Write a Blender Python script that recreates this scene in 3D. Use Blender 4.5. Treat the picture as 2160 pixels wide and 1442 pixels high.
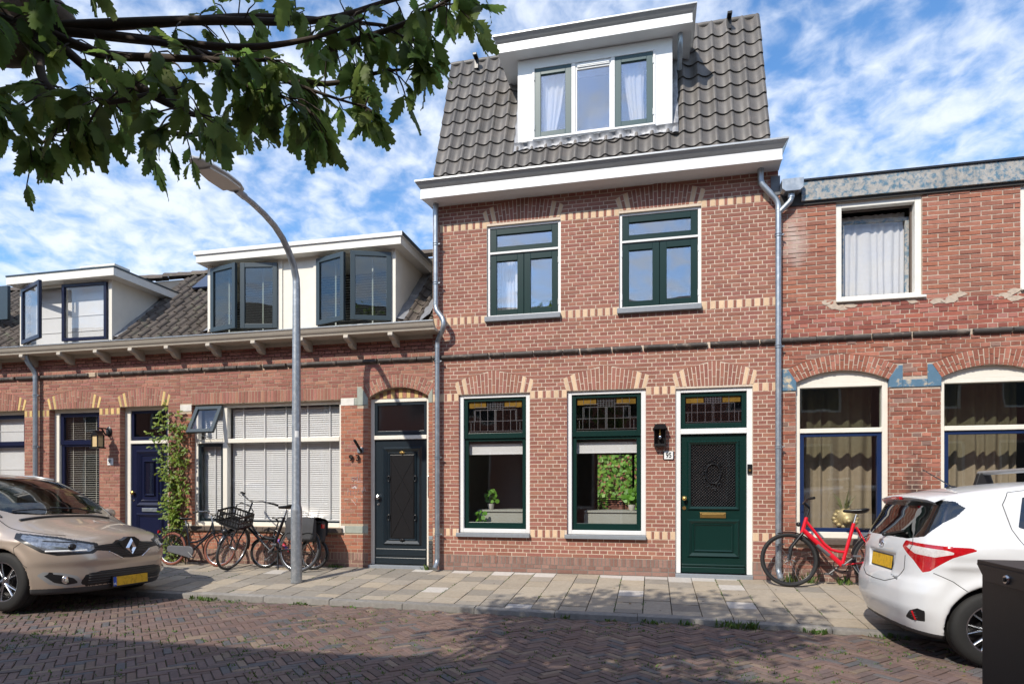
import bpy, bmesh, math, random
import numpy as np
from mathutils import Vector, Matrix, noise
random.seed(7)
R = math.radians
sc = bpy.context.scene
for o in list(bpy.data.objects): bpy.data.objects.remove(o)
COL = sc.collection

# ---------------------------------------------------------------- camera, sky, sun, exposure
cam_d = bpy.data.cameras.new('camera'); cam = bpy.data.objects.new('camera', cam_d); COL.objects.link(cam)
cam.location = (0, -9.1, 1.26); cam.rotation_euler = (R(90), 0, R(12.785))
cam_d.sensor_width = 36; cam_d.lens = 21.667; cam_d.shift_y = .14306; cam_d.clip_start = .05; cam_d.clip_end = 2000
sc.camera = cam
SUN_DIR = Vector((.42, 1.0, -.95)).normalized()          # the way the light travels
world = bpy.data.worlds.new('World'); sc.world = world; world.use_nodes = True
wt = world.node_tree; wn = wt.nodes; wl = wt.links; wn.clear()
w_out = wn.new('ShaderNodeOutputWorld'); w_bg = wn.new('ShaderNodeBackground')
sky = wn.new('ShaderNodeTexSky'); sky.sky_type = 'NISHITA'; sky.sun_disc = False
sky.sun_elevation = math.asin(-SUN_DIR.z); sky.sun_rotation = math.atan2(-SUN_DIR.x, -SUN_DIR.y)
sky.air_density = 1.0; sky.dust_density = .35; sky.ozone_density = 2.5
def wnode(t, **k):
    n = wn.new(t)
    for a, b in k.items(): setattr(n, a, b)
    return n
def wmath(op, a, b=None, c=None):
    n = wnode('ShaderNodeMath', operation=op)
    for i, v in enumerate((a, b, c)):
        if v is None: continue
        if isinstance(v, (int, float)): n.inputs[i].default_value = v
        else: wl.new(v, n.inputs[i])
    return n.outputs[0]
tc = wnode('ShaderNodeTexCoord'); sep = wnode('ShaderNodeSeparateXYZ'); wl.new(tc.outputs['Generated'], sep.inputs[0])
zz = wmath('MAXIMUM', wmath('ADD', sep.outputs[2], .30), .10)
px = wmath('DIVIDE', sep.outputs[0], zz); py = wmath('DIVIDE', sep.outputs[1], zz)
cmb = wnode('ShaderNodeCombineXYZ'); wl.new(px, cmb.inputs[0]); wl.new(py, cmb.inputs[1])
def wnoise(scale, detail, rough, dist=0., off=(0, 0, 0), sx=1., rot=0.):
    mp = wnode('ShaderNodeMapping'); mp.inputs['Location'].default_value = off; mp.inputs['Scale'].default_value = (sx, 1, 1)
    mp.inputs['Rotation'].default_value = (0, 0, rot)
    wl.new(cmb.outputs[0], mp.inputs[0])
    n = wnode('ShaderNodeTexNoise'); n.inputs['Scale'].default_value = scale; n.inputs['Detail'].default_value = detail
    n.inputs['Roughness'].default_value = rough; n.inputs['Distortion'].default_value = dist
    wl.new(mp.outputs[0], n.inputs['Vector']); return n.outputs['Fac']
big = wnoise(1.6, 3, .5, .3, (3.1, 1.7, 0)); puff = wnoise(19.0, 6, .54, .3, (0, 0, 0), 1.0, .6); wisp = wnoise(6.5, 6, .56, .4, (5, 2, 0), 1.0, -.5)
cs = wmath('ADD', wmath('MULTIPLY', big, .62), wmath('ADD', wmath('MULTIPLY', puff, .72), wmath('MULTIPLY', wisp, .50)))
mr = wnode('ShaderNodeMapRange', interpolation_type='SMOOTHSTEP'); wl.new(cs, mr.inputs[0])
mr.inputs[1].default_value = .72; mr.inputs[2].default_value = 1.17; mr.inputs[3].default_value = .02; mr.inputs[4].default_value = .92
mixc = wnode('ShaderNodeMix', data_type='RGBA'); wl.new(mr.outputs[0], mixc.inputs[0])
hs = wnode('ShaderNodeHueSaturation'); hs.inputs['Saturation'].default_value = 1.22; hs.inputs['Value'].default_value = 1.3; wl.new(sky.outputs[0], hs.inputs['Color'])
wl.new(hs.outputs[0], mixc.inputs[6])
shd = wnoise(5.0, 5, .6, .3, (9, 4, 0))
ccol = wnode('ShaderNodeMix', data_type='RGBA'); wl.new(shd, ccol.inputs[0])
ccol.inputs[6].default_value = (4.7, 5.2, 6.1, 1); ccol.inputs[7].default_value = (6.0, 6.3, 6.8, 1)
wl.new(ccol.outputs[2], mixc.inputs[7])
wl.new(mixc.outputs[2], w_bg.inputs['Color']); w_bg.inputs['Strength'].default_value = .15
wl.new(w_bg.outputs[0], w_out.inputs[0])
sun_d = bpy.data.lights.new('sun', 'SUN'); sun = bpy.data.objects.new('sun', sun_d); COL.objects.link(sun)
sun_d.energy = 3.85; sun_d.angle = R(.53); sun_d.color = (1, .93, .82)
sun.rotation_euler = SUN_DIR.to_track_quat('-Z', 'Y').to_euler(); sun.location = (-8, -30, 28)
sc.view_settings.view_transform = 'Standard'; sc.view_settings.look = 'None'; sc.view_settings.gamma = 1
sc.view_settings.use_curve_mapping = False; sc.view_settings.exposure = .33

# ---------------------------------------------------------------- materials
def nn(t, kind, **k):
    n = t.nodes.new(kind)
    for a, b in k.items(): setattr(n, a, b)
    return n
def rand_out(t):
    g = nn(t, 'ShaderNodeNewGeometry'); oi = nn(t, 'ShaderNodeObjectInfo')
    a = nn(t, 'ShaderNodeMath', operation='ADD'); t.links.new(g.outputs['Random Per Island'], a.inputs[0]); t.links.new(oi.outputs['Random'], a.inputs[1])
    f = nn(t, 'ShaderNodeMath', operation='FRACT'); t.links.new(a.outputs[0], f.inputs[0]); return f.outputs[0]
MATS = {}
def mat(name, col, rough=.6, var=0., nz=.12, ns=6., bump=0., bs=60., metal=0., col2=None, c2amt=.5, c2s=2., coat=0., spec=.5, hue=0., trans=0., stain=0., stain_col=(.03, .028, .025), cols=None, sheen=0.):
    """procedural surface: base colour, per-piece variation, fine noise, patches of a second colour, relief"""
    m = bpy.data.materials.new(name); m.use_nodes = True; t = m.node_tree; L = t.links
    b = t.nodes['Principled BSDF']; out = t.nodes['Material Output']
    b.inputs['Roughness'].default_value = rough; b.inputs['Metallic'].default_value = metal
    b.inputs['Coat Weight'].default_value = coat; b.inputs['Coat Roughness'].default_value = .04
    b.inputs['Specular IOR Level'].default_value = spec
    geo = nn(t, 'ShaderNodeNewGeometry'); pos = geo.outputs['Position']
    def noi(scale, det=4, r=.55, dist=0.):
        n = nn(t, 'ShaderNodeTexNoise'); n.inputs['Scale'].default_value = scale; n.inputs['Detail'].default_value = det
        n.inputs['Roughness'].default_value = r; n.inputs['Distortion'].default_value = dist; L.new(pos, n.inputs['Vector']); return n.outputs['Fac']
    rgb = nn(t, 'ShaderNodeRGB'); rgb.outputs[0].default_value = (*col, 1); cur = rgb.outputs[0]
    rnd = None
    if var or hue or cols: rnd = rand_out(t)
    if cols:                                           # pieces of several firing colours
        cr = nn(t, 'ShaderNodeValToRGB'); cr.color_ramp.interpolation = 'CONSTANT' if len(cols) > 6 else 'LINEAR'
        el = cr.color_ramp.elements
        while len(el) < len(cols): el.new(.5)
        for i, c in enumerate(cols): el[i].position = i / max(1, len(cols) - (0 if len(cols) > 6 else 1)); el[i].color = (*c, 1)
        L.new(rnd, cr.inputs[0]); cur = cr.outputs[0]
    if col2:
        mx = nn(t, 'ShaderNodeMix', data_type='RGBA'); ramp = nn(t, 'ShaderNodeMapRange'); L.new(noi(c2s, 6, .62, .4), ramp.inputs[0])
        ramp.inputs[1].default_value = .62 - .3 * c2amt; ramp.inputs[2].default_value = .72 - .2 * c2amt
        L.new(ramp.outputs[0], mx.inputs[0]); L.new(cur, mx.inputs[6]); mx.inputs[7].default_value = (*col2, 1); cur = mx.outputs[2]
    if stain:
        mx = nn(t, 'ShaderNodeMix', data_type='RGBA'); ramp = nn(t, 'ShaderNodeMapRange'); L.new(noi(1.1, 7, .68, .3), ramp.inputs[0])
        ramp.inputs[1].default_value = .48; ramp.inputs[2].default_value = .78; ramp.inputs[4].default_value = stain
        L.new(ramp.outputs[0], mx.inputs[0]); L.new(cur, mx.inputs[6]); mx.inputs[7].default_value = (*stain_col, 1); cur = mx.outputs[2]
    if nz or var or hue:
        h = nn(t, 'ShaderNodeHueSaturation'); L.new(cur, h.inputs['Color'])
        n1 = nn(t, 'ShaderNodeMapRange'); L.new(noi(ns, 6, .6), n1.inputs[0]); n1.inputs[1].default_value = .25; n1.inputs[2].default_value = .75
        n1.inputs[3].default_value = 1 - nz; n1.inputs[4].default_value = 1 + nz; val = n1.outputs[0]
        if var:
            v1 = nn(t, 'ShaderNodeMapRange'); L.new(rnd, v1.inputs[0]); v1.inputs[3].default_value = 1 - var; v1.inputs[4].default_value = 1 + var
            mm = nn(t, 'ShaderNodeMath', operation='MULTIPLY'); L.new(val, mm.inputs[0]); L.new(v1.outputs[0], mm.inputs[1]); val = mm.outputs[0]
        L.new(val, h.inputs['Value'])
        if hue:
            r2 = nn(t, 'ShaderNodeMath', operation='MULTIPLY'); L.new(rnd, r2.inputs[0]); r2.inputs[1].default_value = 7.31
            r3 = nn(t, 'ShaderNodeMath', operation='FRACT'); L.new(r2.outputs[0], r3.inputs[0])
            v2 = nn(t, 'ShaderNodeMapRange'); L.new(r3.outputs[0], v2.inputs[0]); v2.inputs[3].default_value = .5 - hue; v2.inputs[4].default_value = .5 + hue
            L.new(v2.outputs[0], h.inputs['Hue'])
        cur = h.outputs[0]
    L.new(cur, b.inputs['Base Color'])
    if bump:
        bp = nn(t, 'ShaderNodeBump'); bp.inputs['Strength'].default_value = bump; bp.inputs['Distance'].default_value = .004
        L.new(noi(bs, 5, .6), bp.inputs['Height']); L.new(bp.outputs[0], b.inputs['Normal'])
    if trans:                                          # thin leaves and cloth let light through
        tr = nn(t, 'ShaderNodeBsdfTranslucent'); L.new(cur, tr.inputs[0]); ms = nn(t, 'ShaderNodeMixShader'); ms.inputs[0].default_value = trans
        L.new(b.outputs[0], ms.inputs[1]); L.new(tr.outputs[0], ms.inputs[2]); L.new(ms.outputs[0], out.inputs[0])
    MATS[name] = m; return m
def glass_mat(name, base=.10, tint=(1, 1, 1), wave=0., ior=1.5, rough=0.):
    m = bpy.data.materials.new(name); m.use_nodes = True; t = m.node_tree; L = t.links; t.nodes.remove(t.nodes['Principled BSDF'])
    out = t.nodes['Material Output']; tr = nn(t, 'ShaderNodeBsdfTransparent'); tr.inputs[0].default_value = (*tint, 1)
    gl = nn(t, 'ShaderNodeBsdfGlossy'); gl.inputs['Roughness'].default_value = rough; gl.inputs[0].default_value = (.95, .97, 1, 1)
    fr = nn(t, 'ShaderNodeLayerWeight'); pw = nn(t, 'ShaderNodeMath', operation='POWER'); L.new(fr.outputs['Facing'], pw.inputs[0]); pw.inputs[1].default_value = 5
    a = nn(t, 'ShaderNodeMath', operation='MULTIPLY_ADD'); L.new(pw.outputs[0], a.inputs[0]); a.inputs[1].default_value = .9; a.inputs[2].default_value = base + .02; a.use_clamp = True
    ms = nn(t, 'ShaderNodeMixShader'); L.new(a.outputs[0], ms.inputs[0]); L.new(tr.outputs[0], ms.inputs[1]); L.new(gl.outputs[0], ms.inputs[2]); L.new(ms.outputs[0], out.inputs[0])
    if wave:
        geo = nn(t, 'ShaderNodeNewGeometry'); n = nn(t, 'ShaderNodeTexNoise'); n.inputs['Scale'].default_value = 2.2; n.inputs['Detail'].default_value = 1; L.new(geo.outputs['Position'], n.inputs['Vector'])
        bp = nn(t, 'ShaderNodeBump'); bp.inputs['Strength'].default_value = wave; bp.inputs['Distance'].default_value = .02; L.new(n.outputs['Fac'], bp.inputs['Height'])
        L.new(bp.outputs[0], gl.inputs['Normal']); L.new(bp.outputs[0], fr.inputs['Normal'])
    MATS[name] = m; return m

BR = [(.305, .125, .086), (.268, .108, .077), (.34, .145, .10), (.238, .096, .072), (.305, .136, .098)]
mat('brick_red', BR[0], .88, .13, .10, 30, .5, 250, cols=BR, hue=.006, stain=.16, stain_col=(.15, .08, .065))
mat('brick_cream', (.64, .46, .30), .88, .10, .08, 30, .4, 250)
mat('brick_plinth', (.24, .135, .105), .9, .16, .14, 25, .5, 200, cols=[(.25, .13, .10), (.22, .13, .105), (.29, .17, .135), (.19, .11, .09)])
mat('mortar_pale', (.63, .52, .415), .95, 0, .14, 40, .5, 300, stain=.3, stain_col=(.36, .28, .22))
mat('mortar_grey', (.20, .18, .16), .95, 0, .15, 40, .5, 300)
BL = [(.295, .122, .088), (.33, .142, .10), (.255, .10, .075), (.355, .16, .11), (.28, .125, .096)]
mat('brick_old', BL[0], .9, .16, .14, 26, .7, 180, cols=BL, hue=.008, stain=.2, stain_col=(.16, .09, .07))
mat('brick_orange', (.45, .135, .062), .9, .14, .10, 26, .5, 180, cols=[(.365, .135, .08), (.32, .115, .07), (.39, .16, .095), (.34, .138, .088)])
mat('mortar_old', (.46, .37, .27), .95, 0, .16, 30, .6, 200)
mat('brick_yellow', (.60, .42, .17), .85, .12, .12, 30, .4, 250)
BW = [(.33, .115, .068), (.29, .10, .066), (.36, .135, .085), (.25, .09, .06), (.31, .125, .09), (.38, .15, .10)]
mat('brick_worn', BW[0], .93, .18, .2, 18, .9, 120, cols=BW, stain=.55, stain_col=(.10, .06, .05))
mat('brick_upper', (.32, .13, .085), .9, .13, .14, 22, .7, 160, cols=[(.33, .13, .085), (.28, .11, .075), (.36, .15, .10), (.32, .118, .07), (.34, .145, .105)], stain=.3, stain_col=(.20, .13, .10))
mat('brick_glazed', (.27, .075, .05), .6, .2, .12, 20, .4, 160, cols=[(.30, .08, .05), (.24, .07, .05), (.34, .10, .06), (.30, .13, .11)])
mat('mortar_worn', (.48, .39, .31), .96, 0, .2, 22, .8, 150, col2=(.50, .43, .36), c2amt=.2, c2s=5)
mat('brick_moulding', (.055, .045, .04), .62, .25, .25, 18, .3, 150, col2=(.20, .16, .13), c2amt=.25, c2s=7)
mat('white_paint', (.75, .75, .74), .42, 0, .04, 5, .08, 40, stain=.10, stain_col=(.45, .42, .36))
mat('white_plastic', (.76, .77, .77), .4, 0, .03, 3, stain=.08, stain_col=(.45, .42, .36))
mat('cream_paint', (.76, .72, .63), .45, 0, .05, 6, .12, 50, stain=.12, stain_col=(.4, .35, .27))
mat('white_worn', (.76, .74, .68), .5, 0, .07, 8, .15, 60, stain=.3, stain_col=(.42, .36, .29))
mat('green_paint', (.004, .024, .020), .3, 0, .06, 8, .05, 60, spec=.35)
mat('green_grey_paint', (.028, .07, .075), .35, 0, .05, 8, .05, 60)
mat('navy_paint', (.006, .009, .034), .35, 0, .06, 8, .05, 60, spec=.35)
mat('blue_paint', (.008, .024, .085), .35, 0, .08, 8, .05, 60)
mat('slate_paint', (.035, .052, .062), .32, 0, .06, 8, .05, 60)
mat('door_black', (.011, .019, .026), .3, 0, .08, 8, .06, 60, coat=.1)
mat('blue_peel', (.37, .355, .33), .85, 0, .2, 14, .8, 60, col2=(.095, .18, .25), c2amt=.55, c2s=15, stain=.35, stain_col=(.12, .11, .10))
mat('blue_stone', (.085, .17, .25), .7, 0, .12, 9, .3, 50, col2=(.55, .44, .29), c2amt=.26, c2s=9)
mat('grey_stone', (.33, .35, .30), .85, .1, .15, 14, .4, 120)
mat('white_stone', (.66, .63, .57), .85, .08, .12, 14, .4, 120)
mat('sill_stone', (.22, .24, .265), .6, 0, .1, 20, .2, 150)
mat('dark_sill', (.10, .075, .06), .7, .1, .2, 20, .3, 100)
mat('zinc', (.32, .36, .40), .42, .05, .16, 14, .08, 60, metal=.75, col2=(.42, .45, .47), c2amt=.4, c2s=9)
mat('zinc_trim', (.42, .43, .43), .38, 0, .06, 10, metal=.55)
mat('gutter_paint', (.47, .42, .35), .5, 0, .07, 6, .1, 40, stain=.2, stain_col=(.25, .22, .18))
mat('galvanised', (.34, .37, .40), .45, 0, .14, 24, .12, 90, metal=.7, col2=(.46, .48, .5), c2amt=.45, c2s=16)
mat('lead', (.25, .255, .27), .55, .05, .2, 9, .8, 22, metal=.35, col2=(.40, .40, .41), c2amt=.35, c2s=8)
mat('lead_dark', (.12, .125, .135), .55, .05, .2, 9, .5, 22, metal=.4)
mat('tile_grey', (.110, .100, .091), .5, .2, .12, 12, .15, 120, col2=(.135, .118, .104), c2amt=.4, c2s=3, stain=.2, stain_col=(.19, .175, .15))
mat('tile_old', (.105, .085, .070), .8, .22, .22, 14, .5, 90, col2=(.15, .145, .10), c2amt=.2, c2s=6)
mat('black_metal', (.008, .008, .009), .35, 0, .1, 20, .1, 60)
mat('black_satin', (.012, .012, .013), .28, 0, .06, 10)
mat('black_rubber', (.012, .012, .012), .75, 0, .15, 30, .2, 150)
mat('grey_rubber', (.05, .05, .052), .75, 0, .15, 30, .2, 150)
mat('brown_rubber', (.20, .065, .04), .8, 0, .12, 30)
mat('steel', (.55, .56, .57), .25, 0, .05, 20, metal=1.)
mat('chrome', (.75, .76, .78), .08, 0, .02, 20, metal=1.)
mat('brass', (.62, .40, .13), .28, 0, .1, 25, metal=.9)
mat('enamel_white', (.82, .82, .8), .2, 0, .03, 9, coat=.3)
mat('ink', (.012, .012, .016), .4, 0, .0)
mat('blind_white', (.60, .60, .59), .55, .03, .03, 9)
mat('blind_cream', (.50, .48, .42), .55, .03, .03, 9)
mat('cloth_white', (.80, .79, .76), .9, 0, .05, 14, trans=.25)
mat('cloth_beige', (.27, .225, .155), .92, 0, .10, 14, trans=.1)
mat('net_white', (.82, .82, .82), .9, 0, .04, 20, trans=.35)
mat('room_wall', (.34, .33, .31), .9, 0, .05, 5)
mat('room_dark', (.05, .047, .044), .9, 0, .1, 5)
mat('room_floor', (.14, .085, .05), .5, 0, .15, 5)
mat('counter', (.33, .34, .30), .55, 0, .05, 5)
mat('solar', (.012, .02, .05), .12, 0, .05, 5, coat=.6)
mat('roof_felt', (.06, .06, .06), .9, 0, .2, 12, .4, 80)
def streak(name, cx, cz, wx, wz, col, amt):
    """a soot or salt streak with its own place and outline on the wall"""
    t = MATS[name].node_tree; L = t.links; b = t.nodes['Principled BSDF']; src = b.inputs['Base Color'].links[0].from_socket
    g = nn(t, 'ShaderNodeNewGeometry'); mp = nn(t, 'ShaderNodeMapping'); mp.inputs['Location'].default_value = (-cx / wx, 0, -cz / wz); mp.inputs['Scale'].default_value = (1 / wx, 0, 1 / wz); L.new(g.outputs['Position'], mp.inputs[0])
    ln = nn(t, 'ShaderNodeVectorMath', operation='LENGTH'); L.new(mp.outputs[0], ln.inputs[0]); nz_ = nn(t, 'ShaderNodeTexNoise'); nz_.inputs['Scale'].default_value = 9; nz_.inputs['Detail'].default_value = 5; L.new(g.outputs['Position'], nz_.inputs['Vector'])
    a = nn(t, 'ShaderNodeMath', operation='MULTIPLY_ADD'); L.new(nz_.outputs['Fac'], a.inputs[0]); a.inputs[1].default_value = 1.3; L.new(ln.outputs['Value'], a.inputs[2])
    r_ = nn(t, 'ShaderNodeMapRange'); L.new(a.outputs[0], r_.inputs[0]); r_.inputs[1].default_value = .75; r_.inputs[2].default_value = 1.55; r_.inputs[3].default_value = amt; r_.inputs[4].default_value = 0
    mx = nn(t, 'ShaderNodeMix', data_type='RGBA'); L.new(r_.outputs[0], mx.inputs[0]); L.new(src, mx.inputs[6]); mx.inputs[7].default_value = (*col, 1); L.new(mx.outputs[2], b.inputs['Base Color'])
streak('brick_worn', 3.38, 1.25, .20, .62, (.035, .03, .028), .8); streak('brick_worn', 2.6, .25, 1.2, .32, (.06, .045, .04), .7); streak('brick_upper', 1.90, 4.65, .22, .55, (.55, .47, .42), .7)
glass_mat('pane', .035, wave=.05); glass_mat('pane_sky', .20, wave=.06); glass_mat('pane_dark', .05, (.75, .78, .75), wave=.05)
glass_mat('pane_frost', .16, (.35, .36, .34), wave=.25, rough=.12)
glass_mat('leaded_pane', .10, (.34, .33, .24), wave=.3, rough=.04)
mat('leaded_amber', (.24, .14, .028), .12, .2, .3, 18, .5, 30, trans=.35)

# ---------------------------------------------------------------- mesh helpers
class MB:
    def __init__(s): s.v = []; s.f = []; s.m = []
    def add(s, vs, fs, m=0):
        n = len(s.v); s.v += [tuple(v) for v in vs]; s.f += [tuple(i + n for i in f) for f in fs]; s.m += [m] * len(fs); return s
    def box(s, x0, x1, y0, y1, z0, z1, m=0):
        return s.add([(x0,y0,z0),(x1,y0,z0),(x1,y1,z0),(x0,y1,z0),(x0,y0,z1),(x1,y0,z1),(x1,y1,z1),(x0,y1,z1)],
                     [(0,3,2,1),(4,5,6,7),(0,1,5,4),(1,2,6,5),(2,3,7,6),(3,0,4,7)], m)
    def prism(s, poly, a0, a1, ax='y', m=0):
        """polygon extruded along an axis: 'y' takes (x,z), 'x' takes (y,z), 'z' takes (x,y)"""
        def pt(p, a): return (p[0], a, p[1]) if ax == 'y' else ((a, p[0], p[1]) if ax == 'x' else (p[0], p[1], a))
        n = len(poly); vs = [pt(p, a0) for p in poly] + [pt(p, a1) for p in poly]
        fs = [tuple(range(n)), tuple(range(2 * n - 1, n - 1, -1))] + [(i, i + n, (i + 1) % n + n, (i + 1) % n) for i in range(n)]
        return s.add(vs, fs, m)
    def tube(s, pts, r, n=8, m=0, cap=True, closed=False, flat=1.):
        pts = [Vector(p) for p in pts]; N = len(pts); rs = r if isinstance(r, (list, tuple)) else [r] * N
        t0 = (pts[1] - pts[0]).normalized(); up = Vector((0, 0, 1)) if abs(t0.z) < .9 else Vector((1, 0, 0))
        u = t0.cross(up).normalized(); vs = []
        for i, p in enumerate(pts):
            a = pts[i - 1] if (i or closed) else p; b = pts[(i + 1) % N] if (i < N - 1 or closed) else p
            t = (b - a).normalized(); u = (u - t * u.dot(t)).normalized(); w = t.cross(u)
            for k in range(n):
                an = 2 * math.pi * k / n; vs.append(p + (u * math.cos(an) + w * math.sin(an) * flat) * rs[i])
        fs = []
        for i in range(N if closed else N - 1):
            j = (i + 1) % N
            for k in range(n): fs.append((i*n+k, i*n+(k+1)%n, j*n+(k+1)%n, j*n+k))
        if cap and not closed: fs += [tuple(range(n - 1, -1, -1)), tuple(range((N-1)*n, N*n))]
        return s.add(vs, fs, m)
    def lathe(s, prof, c=(0, 0, 0), ax='z', n=24, m=0, ang=2 * math.pi):
        vs = []; N = len(prof); full = abs(ang - 2 * math.pi) < 1e-6; K = n if full else n + 1
        for k in range(K):
            a = ang * k / n; ca, sa = math.cos(a), math.sin(a)
            for r, h in prof:
                p = (r*ca, r*sa, h) if ax == 'z' else ((r*ca, h, r*sa) if ax == 'y' else (h, r*ca, r*sa))
                vs.append((p[0]+c[0], p[1]+c[1], p[2]+c[2]))
        fs = []
        for k in range(n):
            j = (k + 1) % K
            for i in range(N - 1): fs.append((k*N+i, j*N+i, j*N+i+1, k*N+i+1))
        return s.add(vs, fs, m)
    def ball(s, c, rx, ry=None, rz=None, n=10, m=0):
        ry = ry or rx; rz = rz or rx; h = max(4, n // 2 + 1)
        vs = []; fs = []
        for i in range(h + 1):
            a = math.pi * i / h
            for k in range(n):
                b = 2 * math.pi * k / n; vs.append((c[0] + rx*math.sin(a)*math.cos(b), c[1] + ry*math.sin(a)*math.sin(b), c[2] + rz*math.cos(a)))
        for i in range(h):
            for k in range(n): fs.append((i*n+k, (i+1)*n+k, (i+1)*n+(k+1)%n, i*n+(k+1)%n))
        return s.add(vs, fs, m)
    def rframe(s, x0, x1, z0, z1, w, y0, y1, m=0, wt=None, wb=None):
        """four bars round an opening in the facade plane, rails between the stiles"""
        wt = w if wt is None else wt; wb = w if wb is None else wb
        s.box(x0, x0 + w, y0, y1, z0, z1, m); s.box(x1 - w, x1, y0, y1, z0, z1, m)
        s.box(x0 + w, x1 - w, y0, y1, z1 - wt, z1, m); s.box(x0 + w, x1 - w, y0, y1, z0, z0 + wb, m); return s
    def mesh(s, name, mats, smooth=False, angle=35, fix=True):
        me = bpy.data.meshes.new(name); me.from_pydata(s.v, [], s.f)
        for m in (mats if isinstance(mats, (list, tuple)) else [mats]): me.materials.append(MATS[m] if isinstance(m, str) else m)
        me.polygons.foreach_set('material_index', s.m)
        if fix:
            bm = bmesh.new(); bm.from_mesh(me); bmesh.ops.recalc_face_normals(bm, faces=bm.faces); bm.to_mesh(me); bm.free()
        if smooth:
            me.polygons.foreach_set('use_smooth', [True] * len(me.polygons))
            if angle < 180: me.set_sharp_from_angle(angle=R(angle))
        me.update(); return me
    def build(s, name, mats, parent=None, smooth=False, angle=35, fix=True, bevel=0.):
        o = link(name, s.mesh(name, mats, smooth, angle, fix), parent)
        if bevel:
            b = o.modifiers.new('bevel', 'BEVEL'); b.width = bevel; b.segments = 2; b.limit_method = 'ANGLE'; b.angle_limit = R(40)
        return o
def link(name, data, parent=None):
    o = bpy.data.objects.new(name, data); COL.objects.link(o)
    if parent is not None:
        o.parent = parent
        if parent.get('wroot'): o.matrix_parent_inverse = Matrix.Translation(-parent.location)
    return o
def thing(name, label, cat, loc=(0, 0, 0), group=None, local=False):
    o = bpy.data.objects.new(name, None); COL.objects.link(o); o.location = loc; o.empty_display_size = .1
    o['label'] = label; o['category'] = cat
    if group: o['group'] = group
    if not local: o['wroot'] = 1            # its parts are given in world coordinates
    return o
def tag(o, label, cat, group=None):
    o['label'] = label; o['category'] = cat
    if group: o['group'] = group
    return o
def structure(o): o['kind'] = 'structure'; return o
def stuff(o, label=None, cat=None):
    o['kind'] = 'stuff'
    if label: o['label'] = label
    if cat: o['category'] = cat
    return o
def text_mesh(s, body, size, loc, mat_name, name, parent, rot=(R(90), 0, 0), ext=.002, bold=False, sx=1., align='CENTER'):
    cu = bpy.data.curves.new(name, 'FONT'); cu.body = body; cu.size = size; cu.extrude = ext; cu.align_x = align; cu.align_y = 'CENTER'
    if bold: cu.offset = size * .018
    to = bpy.data.objects.new(name, cu); COL.objects.link(to)
    dg = bpy.context.evaluated_depsgraph_get(); me = bpy.data.meshes.new_from_object(to.evaluated_get(dg))
    bpy.data.objects.remove(to); me.materials.clear(); me.materials.append(MATS[mat_name])
    me.transform(Matrix.Translation(loc) @ Matrix.Rotation(rot[2], 4, 'Z') @ Matrix.Rotation(rot[0], 4, 'X') @ Matrix.Diagonal((sx, 1, 1, 1)))
    return link(name, me, parent)
CAMP = Vector((0, -9.1, 1.26))
# ---------------------------------------------------------------- brickwork
UNIT = {}
def unit_box(m):
    if m not in UNIT:
        UNIT[m] = MB().box(-.5, .5, -.5, .5, -.5, .5).mesh('brick_' + m, m)
    return UNIT[m]
class Arch:
    """fan of bricks over an opening: flat soffit (zi None) or a segmental ring with its soffit crown at zi"""
    def __init__(s, xl, xr, z0, zend, zc, dx, zi=None, n=21, pale=None, pale_mat='brick_cream', m='brick_red', keys=0, jt=.011):
        s.xl, s.xr, s.z0, s.zend, s.zc, s.dx, s.zi, s.n, s.m, s.keys, s.jt = xl, xr, z0, zend, zc, dx, zi, n, m, keys, jt
        s.pale = pale or (); s.pm = pale_mat; s.xc = (xl + xr) / 2
        def circ(half, sag, crown): r = (half**2 + sag**2) / (2 * sag); return r, crown - r
        s.ho = (xr - xl) / 2 + dx; s.re, s.ce = circ(s.ho, zc - zend, zc)
        if zi: s.ri, s.ci = circ((xr - xl) / 2, zi - z0, zi)
    def half(s, z):
        if z <= s.zend: return (s.xr - s.xl) / 2 + s.dx * max(0, z - s.z0) / (s.zend - s.z0)
        return math.sqrt(max(0., s.re**2 - (z - s.ce)**2)) if z < s.zc else 0.
    def span(s, za, zb):
        if zb <= s.z0 + .004 or za >= s.zc - .004: return None
        a, b = s.half(max(za, s.z0)), s.half(zb); return (s.xc - a, s.xc + a, s.xc - b, s.xc + b)
    def bot(s, t):
        if not s.zi: return (s.xl + (s.xr - s.xl) * t, s.z0)
        a = math.asin((s.xr - s.xl) / 2 / s.ri) * (2 * t - 1); return (s.xc + s.ri * math.sin(a), s.ci + s.ri * math.cos(a))
    def top(s, t):
        a = math.asin(s.ho / s.re) * (2 * t - 1); return (s.xc + s.re * math.sin(a), s.ce + s.re * math.cos(a))
    def pieces(s, B):
        for i in range(s.n):
            ta, tb = i / s.n, (i + 1) / s.n; q = [Vector(s.bot(ta)), Vector(s.bot(tb)), Vector(s.top(tb)), Vector(s.top(ta))]
            w = (q[1] - q[0]).length; e = s.jt / 2 / w
            k = .04 if s.keys and abs(i - (s.n - 1) / 2) <= 1.1 else 0.
            b0, b1 = q[0].lerp(q[1], e), q[0].lerp(q[1], 1 - e); t0, t1 = q[3].lerp(q[2], e), q[3].lerp(q[2], 1 - e)
            t0 = t0 + (t0 - b0).normalized() * (k - .004); t1 = t1 + (t1 - b1).normalized() * (k - .004)
            if i in s.pale or s.n - 1 - i in s.pale: B.quad([b0, b1, t1, t0], s.pm); continue
            c = (.36, .63)[i % 2]; g = s.jt / 2 / max(.05, (t0 - b0).length)
            B.quad([b0, b1, b1.lerp(t1, c - g), b0.lerp(t0, c - g)], s.m); B.quad([b0.lerp(t0, c + g), b1.lerp(t1, c + g), t1, t0], s.m)
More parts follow.
